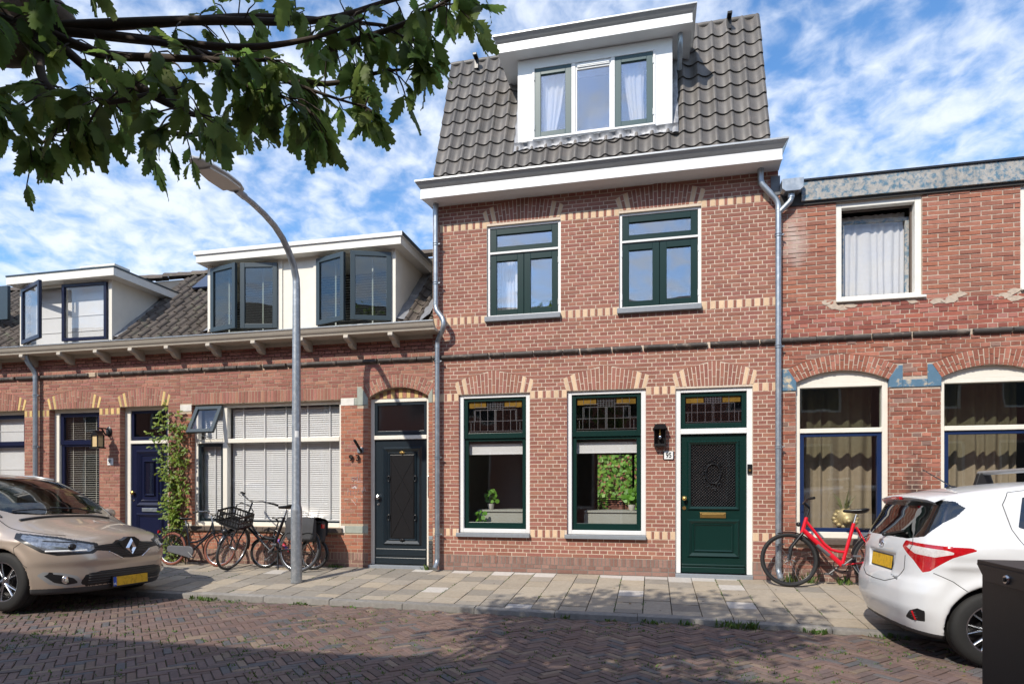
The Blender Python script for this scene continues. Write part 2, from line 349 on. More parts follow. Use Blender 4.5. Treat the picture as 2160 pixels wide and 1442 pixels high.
class Bricks:
    def __init__(s): s.q = []
    def quad(s, pts, m): s.q.append(([tuple(p) for p in pts], m))
    def rect(s, x0, x1, z0, z1, m): s.q.append(([(x0, z0), (x1, z0), (x1, z1), (x0, z1)], m))
    def build(s, wall, proud=.004, jit=.0015, limit=300, name='brick', rough=0.):
        rng = random.Random(5); items = []
        for pts, m in s.q:
            cx = sum(p[0] for p in pts) / 4; cz = sum(p[1] for p in pts) / 4
            d = (Vector((cx, 0, cz)) - CAMP).length
            sx, sz = C2(cx, cz)
            items.append((d + (0 if -20 < sx < 2180 and -20 < sz < 1460 else 50), pts, m))
        items.sort(key=lambda t: t[0])
        J = MB(); ms = sorted({i[2] for i in items})
        for k, (d, pts, m) in enumerate(items):
            y0 = -proud + rng.uniform(-jit, jit); y1 = .03
            if k < limit:
                xs = [p[0] for p in pts]; zs = [p[1] for p in pts]
                rectq = abs(pts[0][0]-pts[3][0]) < 1e-5 and abs(pts[1][0]-pts[2][0]) < 1e-5 and abs(pts[0][1]-pts[1][1]) < 1e-5
                if rectq:
                    o = link(name, unit_box(m), wall); o.location = ((min(xs)+max(xs))/2 + rng.uniform(-rough, rough), (y0+y1)/2, (min(zs)+max(zs))/2 + rng.uniform(-rough, rough))
                    o.scale = (max(xs)-min(xs), y1-y0, max(zs)-min(zs)); o.rotation_euler = (rng.uniform(-.01, .01), rng.uniform(-.004, .004), rng.uniform(-.006, .006))
                else:
                    MB().prism(pts, y0, y1).build(name, m, wall)
            else:
                if rough: pts = [(a + rng.uniform(-rough, rough), b + rng.uniform(-rough, rough)) for a, b in pts]
                i = ms.index(m); n = len(J.v); dy = [rng.uniform(-.0012, .0012) for _ in range(4)]
                J.v += [(p[0], y0 + dy[a], p[1]) for a, p in enumerate(pts)] + [(p[0], y1, p[1]) for p in pts]
                J.f += [(n, n+1, n+2, n+3), (n, n+4, n+5, n+1), (n+1, n+5, n+6, n+2), (n+2, n+6, n+7, n+3), (n+3, n+7, n+4, n)]; J.m += [i] * 5
        if J.v: stuff(J.build('brickwork', ms, wall, fix=False))
def C2(X, Z, Y=0.):
    th = R(12.785); s_, c_ = math.sin(th), math.cos(th); F = X * -s_ + (Y + 9.1) * c_; Rr = X * c_ + (Y + 9.1) * s_
    return (1080 + 1300 * Rr / F, 1030 - 1300 * (Z - 1.26) / F)
def free_spans(X0, X1, blocks):
    blocks = sorted(blocks); out = []; l0 = l1 = X0
    for a0, b0, a1, b1 in blocks:
        if min(a0, a1) > min(l0, l1): out.append((l0, l1, min(a0, X1), min(a1, X1)))
        if max(b0, b1) > max(l0, l1): l0, l1 = b0, b1
    if min(l0, l1) < X1: out.append((l0, l1, X1, X1))
    return [s for s in out if max(s[2], s[3]) - min(s[0], s[1]) > .02]
def lay(B, X0, X1, z0, pitch, n, blocks, bond='cross', P=.23, jt=.010, m='brick_red', first=0, x0=0., edge=.004):
    """n courses of brick from z0 up, cut round whatever the blocks cover"""
    rng = random.Random(int(z0 * 1000) + n)
    for i in range(n):
        za = z0 + i * pitch; zb = za + pitch; bl = []
        for b in blocks:
            if isinstance(b, Arch): r = b.span(za, zb)
            else: r = (b[0], b[1], b[0], b[1]) if (zb > b[2] + .012 and za < b[3] - .012) else None
            if r: bl.append(r)
        k = i + first
        if bond == 'cross': pw, ph = (P / 2, P / 4) if k % 2 == 0 else (P, (0, P / 2)[(k // 2) % 2])
        elif bond == 'header': pw, ph = P / 2, (0, P / 4)[k % 2]
        else: pw, ph = P, (0, P / 2)[k % 2]
        for l0, l1, r0, r1 in free_spans(X0, X1, bl):
            lo, hi = max(l0, l1), min(r0, r1); j0 = math.ceil((lo + .035 - ph - x0) / pw); xs = []
            while ph + x0 + j0 * pw < hi - .035: xs.append(ph + x0 + j0 * pw); j0 += 1
            h = jt / 2; L = (l0 + edge, l1 + edge)
            for x in xs + [None]:
                Rr = (x - h, x - h) if x is not None else (r0 - edge, r1 - edge)
                mm = m(rng, (L[0] + Rr[0]) / 2, za) if callable(m) else m
                if mm and Rr[0] - L[0] > .004 and Rr[1] - L[1] > -.002:
                    B.quad([(L[0], za + h), (Rr[0], za + h), (max(Rr[1], L[1]), zb - h), (L[1], zb - h)], mm)
                if x is not None: L = (x + h, x + h)
def band(B, xa, xb, z0, z1, pale='brick_cream', red='brick_red', wp=.068, wr=.047, jt=.009):
    n = max(1, round((xb - xa - wp) / (wp + wr))); k = (xb - xa) / (n * (wp + wr) + wp); x = xa
    for i in range(2 * n + 1):
        w = (wp if i % 2 == 0 else wr) * k; B.rect(x + jt / 2, x + w - jt / 2, z0 + jt / 2, z1 - jt / 2, pale if i % 2 == 0 else red); x += w
def wall_core(X0, X1, Z0, Z1, holes, m, parent, y0=0., y1=.24, name='wall'):
    """the mortar face and body of the wall, with real openings"""
    xs = sorted({X0, X1} | {h[0] for h in holes} | {h[1] for h in holes}); zs = sorted({Z0, Z1} | {h[2] for h in holes} | {h[3] for h in holes})
    xs = [x for x in xs if X0 <= x <= X1]; zs = [z for z in zs if Z0 <= z <= Z1]; nx, nz = len(xs) - 1, len(zs) - 1
    solid = [[not any(h[0] < (xs[i]+xs[i+1])/2 < h[1] and h[2] < (zs[j]+zs[j+1])/2 < h[3] for h in holes) for j in range(nz)] for i in range(nx)]
    idx = {}; M_ = MB()
    def vid(i, j, y):
        k = (i, j, y)
        if k not in idx: idx[k] = len(M_.v); M_.v.append((xs[i], y, zs[j]))
        return idx[k]
    def S(i, j): return 0 <= i < nx and 0 <= j < nz and solid[i][j]
    for i in range(nx):
        for j in range(nz):
            if not solid[i][j]: continue
            M_.f.append((vid(i,j,y0), vid(i+1,j,y0), vid(i+1,j+1,y0), vid(i,j+1,y0))); M_.f.append((vid(i,j,y1), vid(i,j+1,y1), vid(i+1,j+1,y1), vid(i+1,j,y1)))
            if not S(i-1, j): M_.f.append((vid(i,j,y0), vid(i,j+1,y0), vid(i,j+1,y1), vid(i,j,y1)))
            if not S(i+1, j): M_.f.append((vid(i+1,j,y0), vid(i+1,j,y1), vid(i+1,j+1,y1), vid(i+1,j+1,y0)))
            if not S(i, j-1): M_.f.append((vid(i,j,y0), vid(i,j,y1), vid(i+1,j,y1), vid(i+1,j,y0)))
            if not S(i, j+1): M_.f.append((vid(i,j+1,y0), vid(i+1,j+1,y0), vid(i+1,j+1,y1), vid(i,j+1,y1)))
    M_.m = [0] * len(M_.f)
    return M_.build(name, m, parent)
def reveal_bricks(hole, m, wall, y1=.10, pitch=.0578, z0=.0):
    """brick returns in the jambs of an opening that is set back"""
    x0, x1, za, zb = hole; M_ = MB(); i = 0; z = z0
    while z < zb:
        a, b = max(z + .005, za), min(z + pitch - .005, zb); z += pitch; i += 1
        if b - a < .012: continue
        for xs, sg in ((x0, 1), (x1, -1)):
            M_.box(xs - .002 if sg > 0 else xs - .003, xs + .003 if sg > 0 else xs + .002, -.002, y1, a, b)
    stuff(M_.build('jamb_brickwork', m, wall))
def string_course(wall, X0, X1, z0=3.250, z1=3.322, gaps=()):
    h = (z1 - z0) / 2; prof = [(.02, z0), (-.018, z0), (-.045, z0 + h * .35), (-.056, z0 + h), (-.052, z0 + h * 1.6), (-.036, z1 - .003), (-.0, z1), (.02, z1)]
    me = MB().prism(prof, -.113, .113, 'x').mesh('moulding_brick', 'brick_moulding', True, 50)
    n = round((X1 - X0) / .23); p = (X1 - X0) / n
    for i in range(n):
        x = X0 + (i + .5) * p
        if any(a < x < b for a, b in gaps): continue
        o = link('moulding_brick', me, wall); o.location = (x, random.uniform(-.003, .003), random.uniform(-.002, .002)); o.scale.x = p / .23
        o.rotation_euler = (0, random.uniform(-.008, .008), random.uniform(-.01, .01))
def louvre(mb, x0, x1, z0, z1, y, pitch=.025, w=.024, tilt=60, m=0):
    n = int((z1 - z0) / pitch); a = R(tilt); dy, dz = w / 2 * math.cos(a), w / 2 * math.sin(a)
    for i in range(n):
        z = z0 + (i + .5) * pitch
        mb.add([(x0, y - dy, z - dz), (x1, y - dy, z - dz), (x1, y, z + .0015), (x0, y, z + .0015), (x0, y + dy, z + dz), (x1, y + dy, z + dz)], [(0, 1, 2, 3), (3, 2, 5, 4)], m)
def curtain(x0, x1, z0, z1, y, m, parent, waves=8, amp=.02, gather=0., name='curtain', seed=0):
    rng = random.Random(seed); nx = waves * 6; nz = 10; M_ = MB()
    ph = [rng.uniform(-.5, .5) for _ in range(nx + 1)]
    for j in range(nz + 1):
        t = j / nz
        for i in range(nx + 1):
            s_ = i / nx; g = 1 - gather * (1 - t) ** 1.5
            x = x0 + (x1 - x0) * s_ * g
            wp = s_ + .055 * math.sin(5.1 * s_ + seed) + .022 * math.sin(17 * s_ + 2 * seed); am = amp * (.75 + .5 * noise.noise(Vector((s_ * waves * .8, seed * 3.1, t * .8))))
            M_.v.append((x + .004 * math.sin(i * 1.7 + j), y + am * (1.15 - .35 * t) * math.sin(2 * math.pi * waves * wp + .25 * ph[i] + .5 * math.sin(2.5 * t + s_ * 9)), z0 + (z1 - z0) * t))
    for j in range(nz):
        for i in range(nx): a = j * (nx + 1) + i; M_.f.append((a, a + 1, a + nx + 2, a + nx + 1)); M_.m.append(0)
    return M_.build(name, m, parent, True, 180)
def pane(parent, x0, x1, z0, z1, y, m='pane', th=.006, name='pane'):
    return MB().box(x0 - .004, x1 + .004, y, y + th, z0 - .004, z1 + .004).build(name, m, parent)
def leaf_sash(parent, name, hinge, width, z0, z1, ang, side, bw, m, gm='pane', dep=.05, y=0.):
    """a side-hung casement swung out by ang degrees; side 1 hinged at its left, -1 at its right"""
    fr = MB().rframe(0, width, z0, z1, bw, -dep, 0).build(name, m, parent, bevel=.004)
    gl = MB().box(bw - .004, width - bw + .004, -dep * .55, -dep * .55 + .006, z0 + bw - .004, z1 - bw + .004).build('pane', gm, fr)
    fr.location = (hinge, y, 0); fr.rotation_euler = (0, 0, -R(ang)) if side > 0 else (0, 0, R(ang))
    if side < 0: fr.data.transform(Matrix.Translation((-width, 0, 0))); gl.data.transform(Matrix.Translation((-width, 0, 0)))
    return fr
# ---------------------------------------------------------------- roof tiles
def tile_mesh(name, w, gauge, m, roll=.026, lap=.07, th=.016):
    T = [(0, .35), (.07, .12), (.18, -.35), (.32, -.68), (.46, -.72), (.60, -.42), (.70, .1), (.80, .72), (.88, 1.), (.96, .86), (1.03, .4), (1.06, .15)]
    L = gauge + lap; lift = th + .012; M_ = MB(); n = len(T)
    for y, up in ((0., lift), (.006, lift + .003), (L, 0.)):
        for x, h in T: M_.v.append((x * w, y - (.004 if (y == 0) else 0), h * roll + up))
    for y, up in ((0., lift - th), (L, -th)):
        for x, h in T: M_.v.append((x * w, y, h * roll + up))
    for r_ in range(2):
        for i in range(n - 1): a = r_ * n + i; M_.f.append((a, a + 1, a + n + 1, a + n))
    b = 3 * n
    for i in range(n - 1): M_.f.append((b + i, b + n + i, b + n + i + 1, b + i + 1)); M_.f.append((i, b + i, b + i + 1, i + 1))
    M_.f.append((0, n, 2 * n, b + n, b)); M_.f.append((n - 1, b + n - 1, b + 2 * n - 1, 3 * n - 1, 2 * n - 1)); M_.m = [0] * len(M_.f)
    return M_.mesh(name, m, True, 40)
def tile_roof(parent, me, X0, cols, w, gauge, rows, Yb, Zb, ang, skip, jitter=.004, shift=0.):
    c_, s_ = math.cos(R(ang)), math.sin(R(ang)); rng = random.Random(11)
    for r_ in range(rows):
        for c in range(cols):
            x = X0 + c * w; d = r_ * gauge; y = Yb + d * c_; z = Zb + d * s_
            if skip(x + w / 2, y, z): continue
            o = link('tile', me, parent); o.location = (x + rng.uniform(-1, 1) * jitter * .5, y, z + rng.uniform(0, 1) * jitter * .5); o.rotation_euler = (R(ang) + rng.uniform(-1, 1) * jitter, 0, rng.uniform(-1, 1) * jitter)
def downpipe(house, path, r=.040, rings=(), name='downpipe', shoe=None):
    """round zinc pipe with soldered joints and wall brackets"""
    M_ = MB(); pts = []
    P_ = [Vector(p) for p in path]
    for i, p in enumerate(P_):
        if i == 0 or i == len(P_) - 1: pts.append(p); continue
        a, b = P_[i-1] - p, P_[i+1] - p; d = min(.07, a.length * .45, b.length * .45); p0, p1 = p + a.normalized() * d, p + b.normalized() * d
        for k in range(6): t = k / 5; pts.append(p0 * (1-t)**2 + p * 2 * t * (1-t) + p1 * t**2)
    M_.tube(pts, r, 14)
    o = M_.build(name, 'zinc', house, True, 50)
    for i in range(len(pts) - 1):
        if (pts[i+1] - pts[i]).length > .25:
            for e, q in ((pts[i], pts[i+1]), (pts[i+1], pts[i])):
                d = (q - e).normalized(); MB().tube([e + d * .0, e + d * .05], r + .003, 14).build('sleeve', 'zinc', o, True, 50)
    for (x, y, z) in rings:
        B_ = MB()
        for dz in (-.016, .016): B_.lathe([(r + .001, dz-.006), (r + .008, dz-.006), (r + .008, dz+.006), (r + .001, dz+.006)], (x, y, z), 'z', 16)
        B_.box(x + r, x + r + .03, y - .012, y + .012, z - .008, z + .008); B_.tube([(x, y + r, z), (x, .02, z)], .008, 6); B_.ball((x + r + .03, y - .012, z), .009, n=8)
        B_.build('pipe_bracket', 'zinc', o, True, 40)
    return o
# ---------------------------------------------------------------- house with the green door
H95 = thing('row_house', 'three storey red brick house with white dormer and dark green door', 'house', (-.8, 0, 0))
XL, XR = -3.33, 1.70
GW = [(-2.909, -1.787, .583, 2.705), (-1.23, -.083, .583, 2.705)]
UW = [(-2.458, -1.323, 3.868, 5.262), (-.465, .682, 3.868, 5.262)]
DR = (.329, 1.368, -.01, 2.683)
wall = wall_core(XL, XR, -.15, 5.66, GW + UW + [DR], 'mortar_pale', H95)
B = Bricks()
archs = [Arch(a, b, 2.712, 2.89, 3.032, .052, n=21, pale=(0, 2), keys=1) for a, b in ((-2.922, -1.779), (-1.237, -.086), (.332, 1.379))]
uarch = [Arch(a, b, 5.30, 5.487, 5.63, .057, n=21, pale=(0, 2), keys=1) for a, b in ((-2.472, -1.334), (-.465, .682))]
hol = GW + UW + [DR]
zp = .0578
sills = [(h[0] - .03, h[1] + .004, .524, .583) for h in GW] + [(h[0] - .025, h[1] + .003, 3.793, 3.868) for h in UW]
bandsL = []
def spans(z0, z1, blks): return free_spans(XL, XR, [(b[0], b[1], b[0], b[1]) for b in blks if b[3] > z0 and b[2] < z1])
BZ = [(.5304, .646, GW + [DR]), (2.6108, 2.7264, GW + [DR]), (3.7874, 3.903, UW), (5.232, 5.3476, UW)]
blk_b = [(XL, XR, a, b) for a, b, _ in BZ]
for a, b, hs_ in BZ:
    for l0, _, r0, _ in spans(a, b, hs_ + sills):
        if r0 - l0 > .1: band(B, l0 + .002, r0 - .002, a, b)
# the courses under a band run full length only where the sills do not lie
lay(B, XL, XR, .241, zp, 52, hol + blk_b + sills + archs, first=1, jt=.0118)
lay(B, XL, XR, 3.325, zp, 40, hol + blk_b + sills + uarch, first=1, jt=.0118)
for A in archs + uarch: A.pieces(B)
# infill behind band level next to arch springings and lintel strip
for h in GW + [DR]: pass
PX = [(XL, XR)]
for l0, _, r0, _ in spans(.05, .2, [DR]):
    n = round((r0 - l0) / .058); w = (r0 - l0) / n
    for i in range(n): B.rect(l0 + i*w + .006, l0 + (i+1)*w - .006, .128, .236, 'brick_plinth')
lay(B, XL, XR, .064, .062, 1, [DR], 'header', m='brick_plinth', jt=.012)
lay(B, XL, XR, -.002, .064, 1, [DR], 'run', m='brick_plinth', jt=.012)
B.build(wall)
MB().box(XL, DR[0], -.0005, .01, -.15, .24).box(DR[1], XR, -.0005, .01, -.15, .24).build('plinth_pointing', 'mortar_grey', wall)
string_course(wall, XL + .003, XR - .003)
for h in GW: reveal_bricks(h, 'brick_red', wall, .05)

def ground_window(h, seed):
    x0, x1, z0, z1 = h
    w = MB().rframe(x0, x1, z0, z1, .068, .035, .15, wt=.055, wb=.062).build('window', 'white_paint', H95, bevel=.005)
    MB().box(x0 - .028, x1 + .002, -.062, .10, .524, .583).build('sill', 'sill_stone', w, bevel=.006)
    a0, a1 = x0 + .068, x1 - .068; zt = z1 - .055; zb = z0 + .062
    MB().rframe(a0, a1, 2.03, zt, .062, .06, .11, wt=.05, wb=.085).build('sash', 'green_paint', w, bevel=.004)
    MB().rframe(a0, a1, zb, 2.03, .066, .085, .13, wt=.04, wb=.10).build('sash', 'green_paint', w, bevel=.004)
    g0, g1, y0, y1 = a0 + .062, a1 - .062, 2.115, zt - .05
    pane(w, g0, g1, y0, y1, .095, 'leaded_pane'); pane(w, a0 + .066, a1 - .066, zb + .10, 1.99, .11, 'pane')
    # leaded light: lead cames and small coloured quarries
    W_, H_ = g1 - g0, y1 - y0; K = MB(); t = .004
    def v(fx, za, zb_, th=t): K.box(g0 + fx*W_ - th, g0 + fx*W_ + th, .086, .097, y0 + za*H_, y0 + zb_*H_)
    def hline(fz, xa, xb_, th=t): K.box(g0 + xa*W_, g0 + xb_*W_, .0855, .0965, y0 + fz*H_ - th, y0 + fz*H_ + th)
    hline(.06, 0, 1); hline(.38, 0, 1); hline(.73, .12, .88); hline(.82, .13, .36); hline(.82, .64, .87)
    for fx in (.22, .36, .5, .64, .78): v(fx, .06, .73)
    v(.485, .06, .73); v(.515, .06, .73); v(.05, .06, .33); v(.95, .06, .33); v(.11, .06, .73); v(.89, .06, .73); v(.13, .38, .7); v(.87, .38, .7)
    for fx in (.12, .24, .76, .88): v(fx, .82, 1.0, .003)
    for i in range(7): v(.36 + i*.0467, .73, .96, .003)
    for fz in (.79, .85, .91): hline(fz, .36, .64, .003)
    K.build('lead_came', 'steel', w)
    for fa in (.02, .67): MB().box(g0 + fa*W_, g0 + (fa + .31)*W_, .090, .0945, y0 + .80*H_, y1).build('amber_pane', 'leaded_amber', w)
    MB().box(a0 + .03, a1 - .03, .17, .176, 1.80, 1.955).tube([(a0 + .03, .173, 1.795), (a1 - .03, .173, 1.795)], .009, 8).build('roller_blind', 'blind_white', w)
    return w
for i, h in enumerate(GW): ground_window(h, i)
def upper_window(h, cur):
    x0, x1, z0, z1 = h; c = (x0 + x1) / 2
    w = MB().rframe(x0, x1, z0, z1, .042, .03, .14, wt=.032, wb=.035).box(x0 + .042, x1 - .042, .022, .13, 4.834, 4.866).build('window', 'white_paint', H95, bevel=.004)
    MB().box(x0 - .025, x1 + .002, -.065, .10, 3.793, 3.868).build('sill', 'sill_stone', w, bevel=.006)
    a0, a1 = x0 + .042, x1 - .042
    for n_, (l, r_, b, t, sw, wt_, wb_) in enumerate(((a0, a1, 4.866, z1 - .032, .098, .095, .085), (a0, c - .003, z0 + .035, 4.834, .098, .105, .085), (c + .003, a1, z0 + .035, 4.834, .098, .105, .085))):
        MB().rframe(l, r_, b, t, sw, .045, .10, wt=wt_, wb=wb_).build('sash', 'green_paint' , w, bevel=.004)
        pane(w, l + sw, r_ - sw, b + wb_, t - wt_, .075, 'pane_sky')
    for xh, sg in ((x0 + .036, 1), (x1 - .036, -1)):
        for zh in (4.05, 4.68): MB().tube([(xh, .032, zh - .045), (xh, .032, zh + .045)], .010, 8).build('hinge', 'white_plastic', w)
    if cur:
        curtain(x0 + .16, x0 + .50, z0 + .08, 4.9, .30, 'net_white', w, 5, .025, 0, seed=3)
        MB().lathe([(.03, 0), (.032, .5), (.03, .55)], (x0 + .42, .24, 4.3), 'z', 12).build('lamp_tube', 'white_plastic', w)
    return w
upper_window(UW[0], True); upper_window(UW[1], False)

# --- front door
x0, x1, z0, z1 = DR
dw = MB().rframe(x0, x1, 0.055, z1, .072, .03, .15, wt=.055, wb=0.0).box(x0 + .072, x1 - .072, .03, .15, 2.037, 2.112).build('door_frame', 'white_paint', H95, bevel=.005)
MB().box(x0 - .002, x1 + .002, -.03, .16, -.02, .052).build('threshold', 'sill_stone', dw, bevel=.006)
MB().rframe(x0 + .072, x1 - .072, 2.112, z1 - .055, .065, .06, .11, wt=.06, wb=.08).build('fanlight_sash', 'green_paint', dw, bevel=.004)
g0, g1, y0, y1 = x0 + .137, x1 - .137, 2.192, z1 - .115
pane(dw, g0, g1, y0, y1, .09, 'leaded_pane'); K = MB(); W_, H_ = g1 - g0, y1 - y0
for fx, a, b in [(.05, .05, .4), (.95, .05, .4), (.12, .05, .75), (.88, .05, .75), (.22, .05, 1), (.78, .05, 1), (.36, .05, .75), (.64, .05, .75), (.485, .05, .75), (.515, .05, .75)] + [(.36 + i*.0467, .73, .98) for i in range(7)]: K.box(g0 + fx*W_ - .0035, g0 + fx*W_ + .0035, .081, .092, y0 + a*H_, y0 + b*H_)
for fz, a, b in [(.05, 0, 1), (.42, 0, 1), (.75, .12, .88), (.81, .36, .64), (.88, .36, .64), (.94, .36, .64)]: K.box(g0 + a*W_, g0 + b*W_, .0805, .0915, y0 + fz*H_ - .0035, y0 + fz*H_ + .0035)
K.build('lead_came', 'steel', dw)
for fa in (.02, .67): MB().box(g0 + fa*W_, g0 + (fa + .31)*W_, .0845, .089, y0 + .78*H_, y1).build('amber_pane', 'leaded_amber', dw)
dx0, dx1, dz0, dz1 = x0 + .074, x1 - .074, .056, 2.034
door = MB().rframe(dx0, dx1, dz0, dz1, .142, .075, .125, wt=.148, wb=.945 - .0).build('door', 'green_paint', H95)
tag_ = None
gx0, gx1, gz0, gz1 = dx0 + .142, dx1 - .142, dz0 + .945, dz1 - .148
def moulding(mb, x0, x1, z0, z1, w, y, d):
    """bevelled picture-frame moulding standing proud of a door face"""
    o = [(x0, z0), (x1, z0), (x1, z1), (x0, z1)]; i_ = [(x0+w, z0+w), (x1-w, z0+w), (x1-w, z1-w), (x0+w, z1-w)]; mid = [(x0+w*.4, z0+w*.4), (x1-w*.4, z0+w*.4), (x1-w*.4, z1-w*.4), (x0+w*.4, z1-w*.4)]
    vs = [(p[0], y, p[1]) for p in o] + [(p[0], y - d, p[1]) for p in mid] + [(p[0], y - d * .15, p[1]) for p in i_]
    fs = []
    for k in range(4):
        j = (k + 1) % 4; fs += [(k, j, 4+j, 4+k), (4+k, 4+j, 8+j, 8+k)]
    mb.add(vs, fs)
M_ = MB(); moulding(M_, gx0 - .055, gx1 + .055, gz0 - .05, gz1 + .058, .055, .076, .03); moulding(M_, gx0 - .055, gx1 + .055, .275, .828, .07, .076, .03); moulding(M_, gx0 + .03, gx1 - .03, .36, .765, .03, .076, .018)
M_.build('moulding', 'green_paint', door)
MB().box(dx0 + .012, dx1 - .02, .045, .08, .155, .19).box(dx0 + .012, dx1 - .02, .038, .08, .062, .15).build('weather_bar', 'green_paint', door, bevel=.012)
pane(door, gx0, gx1, gz0, gz1, .105, 'pane_dark')
K = MB(); gw, gh = gx1 - gx0, gz1 - gz0; p = .0405; nx = int(gw / p) + 1; nz = int(gh / p) + 1
for i in range(-nz - 1, nx + 1):                                            # cast-iron lattice
    for sg in (1, -1):
        xa = gx0 + i * p if sg > 0 else gx1 - i * p; za = gz0; xb = xa + sg * gh; zb_ = gz1
        def clip(xa, za, xb, zb):
            if sg > 0:
                if xa < gx0: za += gx0 - xa; xa = gx0
                if xb > gx1: zb -= xb - gx1; xb = gx1
            else:
                if xa > gx1: za += xa - gx1; xa = gx1
                if xb < gx0: zb -= gx0 - xb; xb = gx0
            return xa, za, xb, zb
        c_ = clip(xa, za, xb, zb_)
        if c_[3] - c_[1] > .01: K.tube([(c_[0], .09, c_[1]), (c_[2], .09, c_[3])], .0065, 4)
for i in range(nx + 1):
    for j in range(nz * 2 + 1):
        x = gx0 + (i + .5 * (j % 2)) * p; z = gz0 + j * p / 2
        if gx0 < x < gx1 and gz0 < z < gz1: K.ball((x, .088, z), .0095, .006, .0095, 6)
cx, cz = (gx0 + gx1) / 2, (gz0 + gz1) / 2 + .03
K.tube([(cx + .10 * math.cos(a), .075, cz + .14 * math.sin(a)) for a in [k * math.pi / 12 for k in range(24)]], .012, 6, closed=True)
rng = random.Random(4)
for k in range(22):
    a = k * 2 * math.pi / 22; rr = (.125 + .02 * (k % 2), .175 + .025 * (k % 3))
    c0 = (cx + rr[0] * math.cos(a), cz + rr[1] * math.sin(a))
    K.tube([(c0[0] + .018 * math.cos(b), .076, c0[1] + .018 * math.sin(b)) for b in [a + q * .6 for q in range(8)]], .006, 5)
K.build('grille', 'black_metal', door, True, 60)
MB().box(gx0 + .125, gx1 - .13, .062, .08, .845, .922).build('letter_slot', 'brass', door, bevel=.006)
MB().box(gx0 + .15, gx1 - .155, .058, .065, .868, .900).build('letter_flap', 'brass', door, bevel=.004)
MB().lathe([(.0, 0), (.022, .0), (.022, .006), (.012, .012), (.012, .03), (.026, .045), (.034, .062), (.028, .078), (0, .084)], (dx0 + .05, .07, 1.123), 'y', 16).build('door_knob', 'brass', door, True, 60).data.transform(Matrix.Translation((0, .14, 0)) @ Matrix.Diagonal((1, -1, 1, 1)))
MB().lathe([(0, 0), (.026, 0), (.024, .008), (.012, .012), (0, .012)], (dx0 + .05, .063, .983), 'y', 14).build('lock', 'brass', door, True, 40)

# --- box gutter along the eaves
c = MB(); c.box(-3.41, 1.691, -.32, -.295, 5.655, 5.775).box(-3.413, 1.694, -.326, -.30, 5.63, 5.655)
c.add([(-3.41, -.30, 5.64), (1.69, -.30, 5.64), (1.705, .0, 5.64), (-3.355, .0, 5.64), (-3.41, -.30, 5.655), (1.69, -.30, 5.655), (1.705, .0, 5.655), (-3.355, .0, 5.655)], [(0,1,2,3), (4,5,6,7), (0,1,5,4), (1,2,6,5), (2,3,7,6), (3,0,4,7)])
c.add([(-3.41, -.295, 5.655), (-3.355, .2, 5.655), (-3.355, .2, 5.86), (-3.41, -.295, 5.775)], [(0, 1, 2, 3)]); c.add([(1.691, -.295, 5.655), (1.705, .2, 5.655), (1.705, .2, 5.86), (1.691, -.295, 5.775)], [(0, 1, 2, 3)])
cornice = c.build('cornice', 'white_plastic', H95)
def flare(name, x0, x1, yb, z0, z1, out, back, par, m='zinc_trim'):
    """crown trim that leans outwards, mitred at both ends"""
    h = z1 - z0; pr = [(0, 0), (.12, .1), (.30, .22), (.62, .55), (.9, .78), (1, .80), (1, 1)]
    M_ = MB(); n = len(pr)
    for (xe, sg) in ((x0, -1), (x1, 1)):
        for a, b in pr: M_.v.append((xe + sg * a * out * .8, yb - a * out, z0 + b * h))
        M_.v.append((xe, yb + .03, z1)); M_.v.append((xe, yb + .03, z0))
    for i in range(n + 1): M_.f.append((i, i + n + 2, i + n + 3, i + 1))
    M_.m = [0] * len(M_.f)
    for (xe, sg) in ((x0, -1), (x1, 1)):                                     # returns along the sides
        b0 = len(M_.v)
        for a, b in pr: M_.v.append((xe + sg * a * out * .8, yb - a * out, z0 + b * h))
        for a, b in pr: M_.v.append((xe + sg * a * out * .8, back, z0 + b * h))
        for i in range(n - 1): M_.f.append((b0 + i, b0 + i + 1, b0 + n + i + 1, b0 + n + i)); M_.m.append(0)
    M_.box(x0, x1, yb + .0, back, z1 - .03, z1 - .012)
    return M_.build(name, m, par, fix=True)
flare('gutter_trim', -3.41, 1.691, -.318, 5.775, 5.885, .085, .06, cornice)
downpipe(H95, [(-3.245, -.10, 5.66), (-3.245, -.10, 4.02), (-3.085, -.20, 3.83), (-3.085, -.20, 3.70), (-3.225, -.085, 3.54), (-3.225, -.085, .13), (-3.235, -.19, .035)], rings=[(-3.245, -.10, z) for z in (5.02, 4.42)] + [(-3.225, -.085, z) for z in (3.22, 1.74, .56)])
dp = downpipe(H95, [(1.455, -.10, 5.66), (1.455, -.10, 5.45), (1.685, -.085, 5.17), (1.685, -.085, .13), (1.70, -.19, .035)], rings=[(1.685, -.085, z) for z in (4.72, 3.2, 1.83, .5)])
downpipe(H95, [(1.845, -.10, 5.27), (1.845, -.10, 5.17), (1.70, -.085, 5.03)], r=.038, name='branch_pipe')

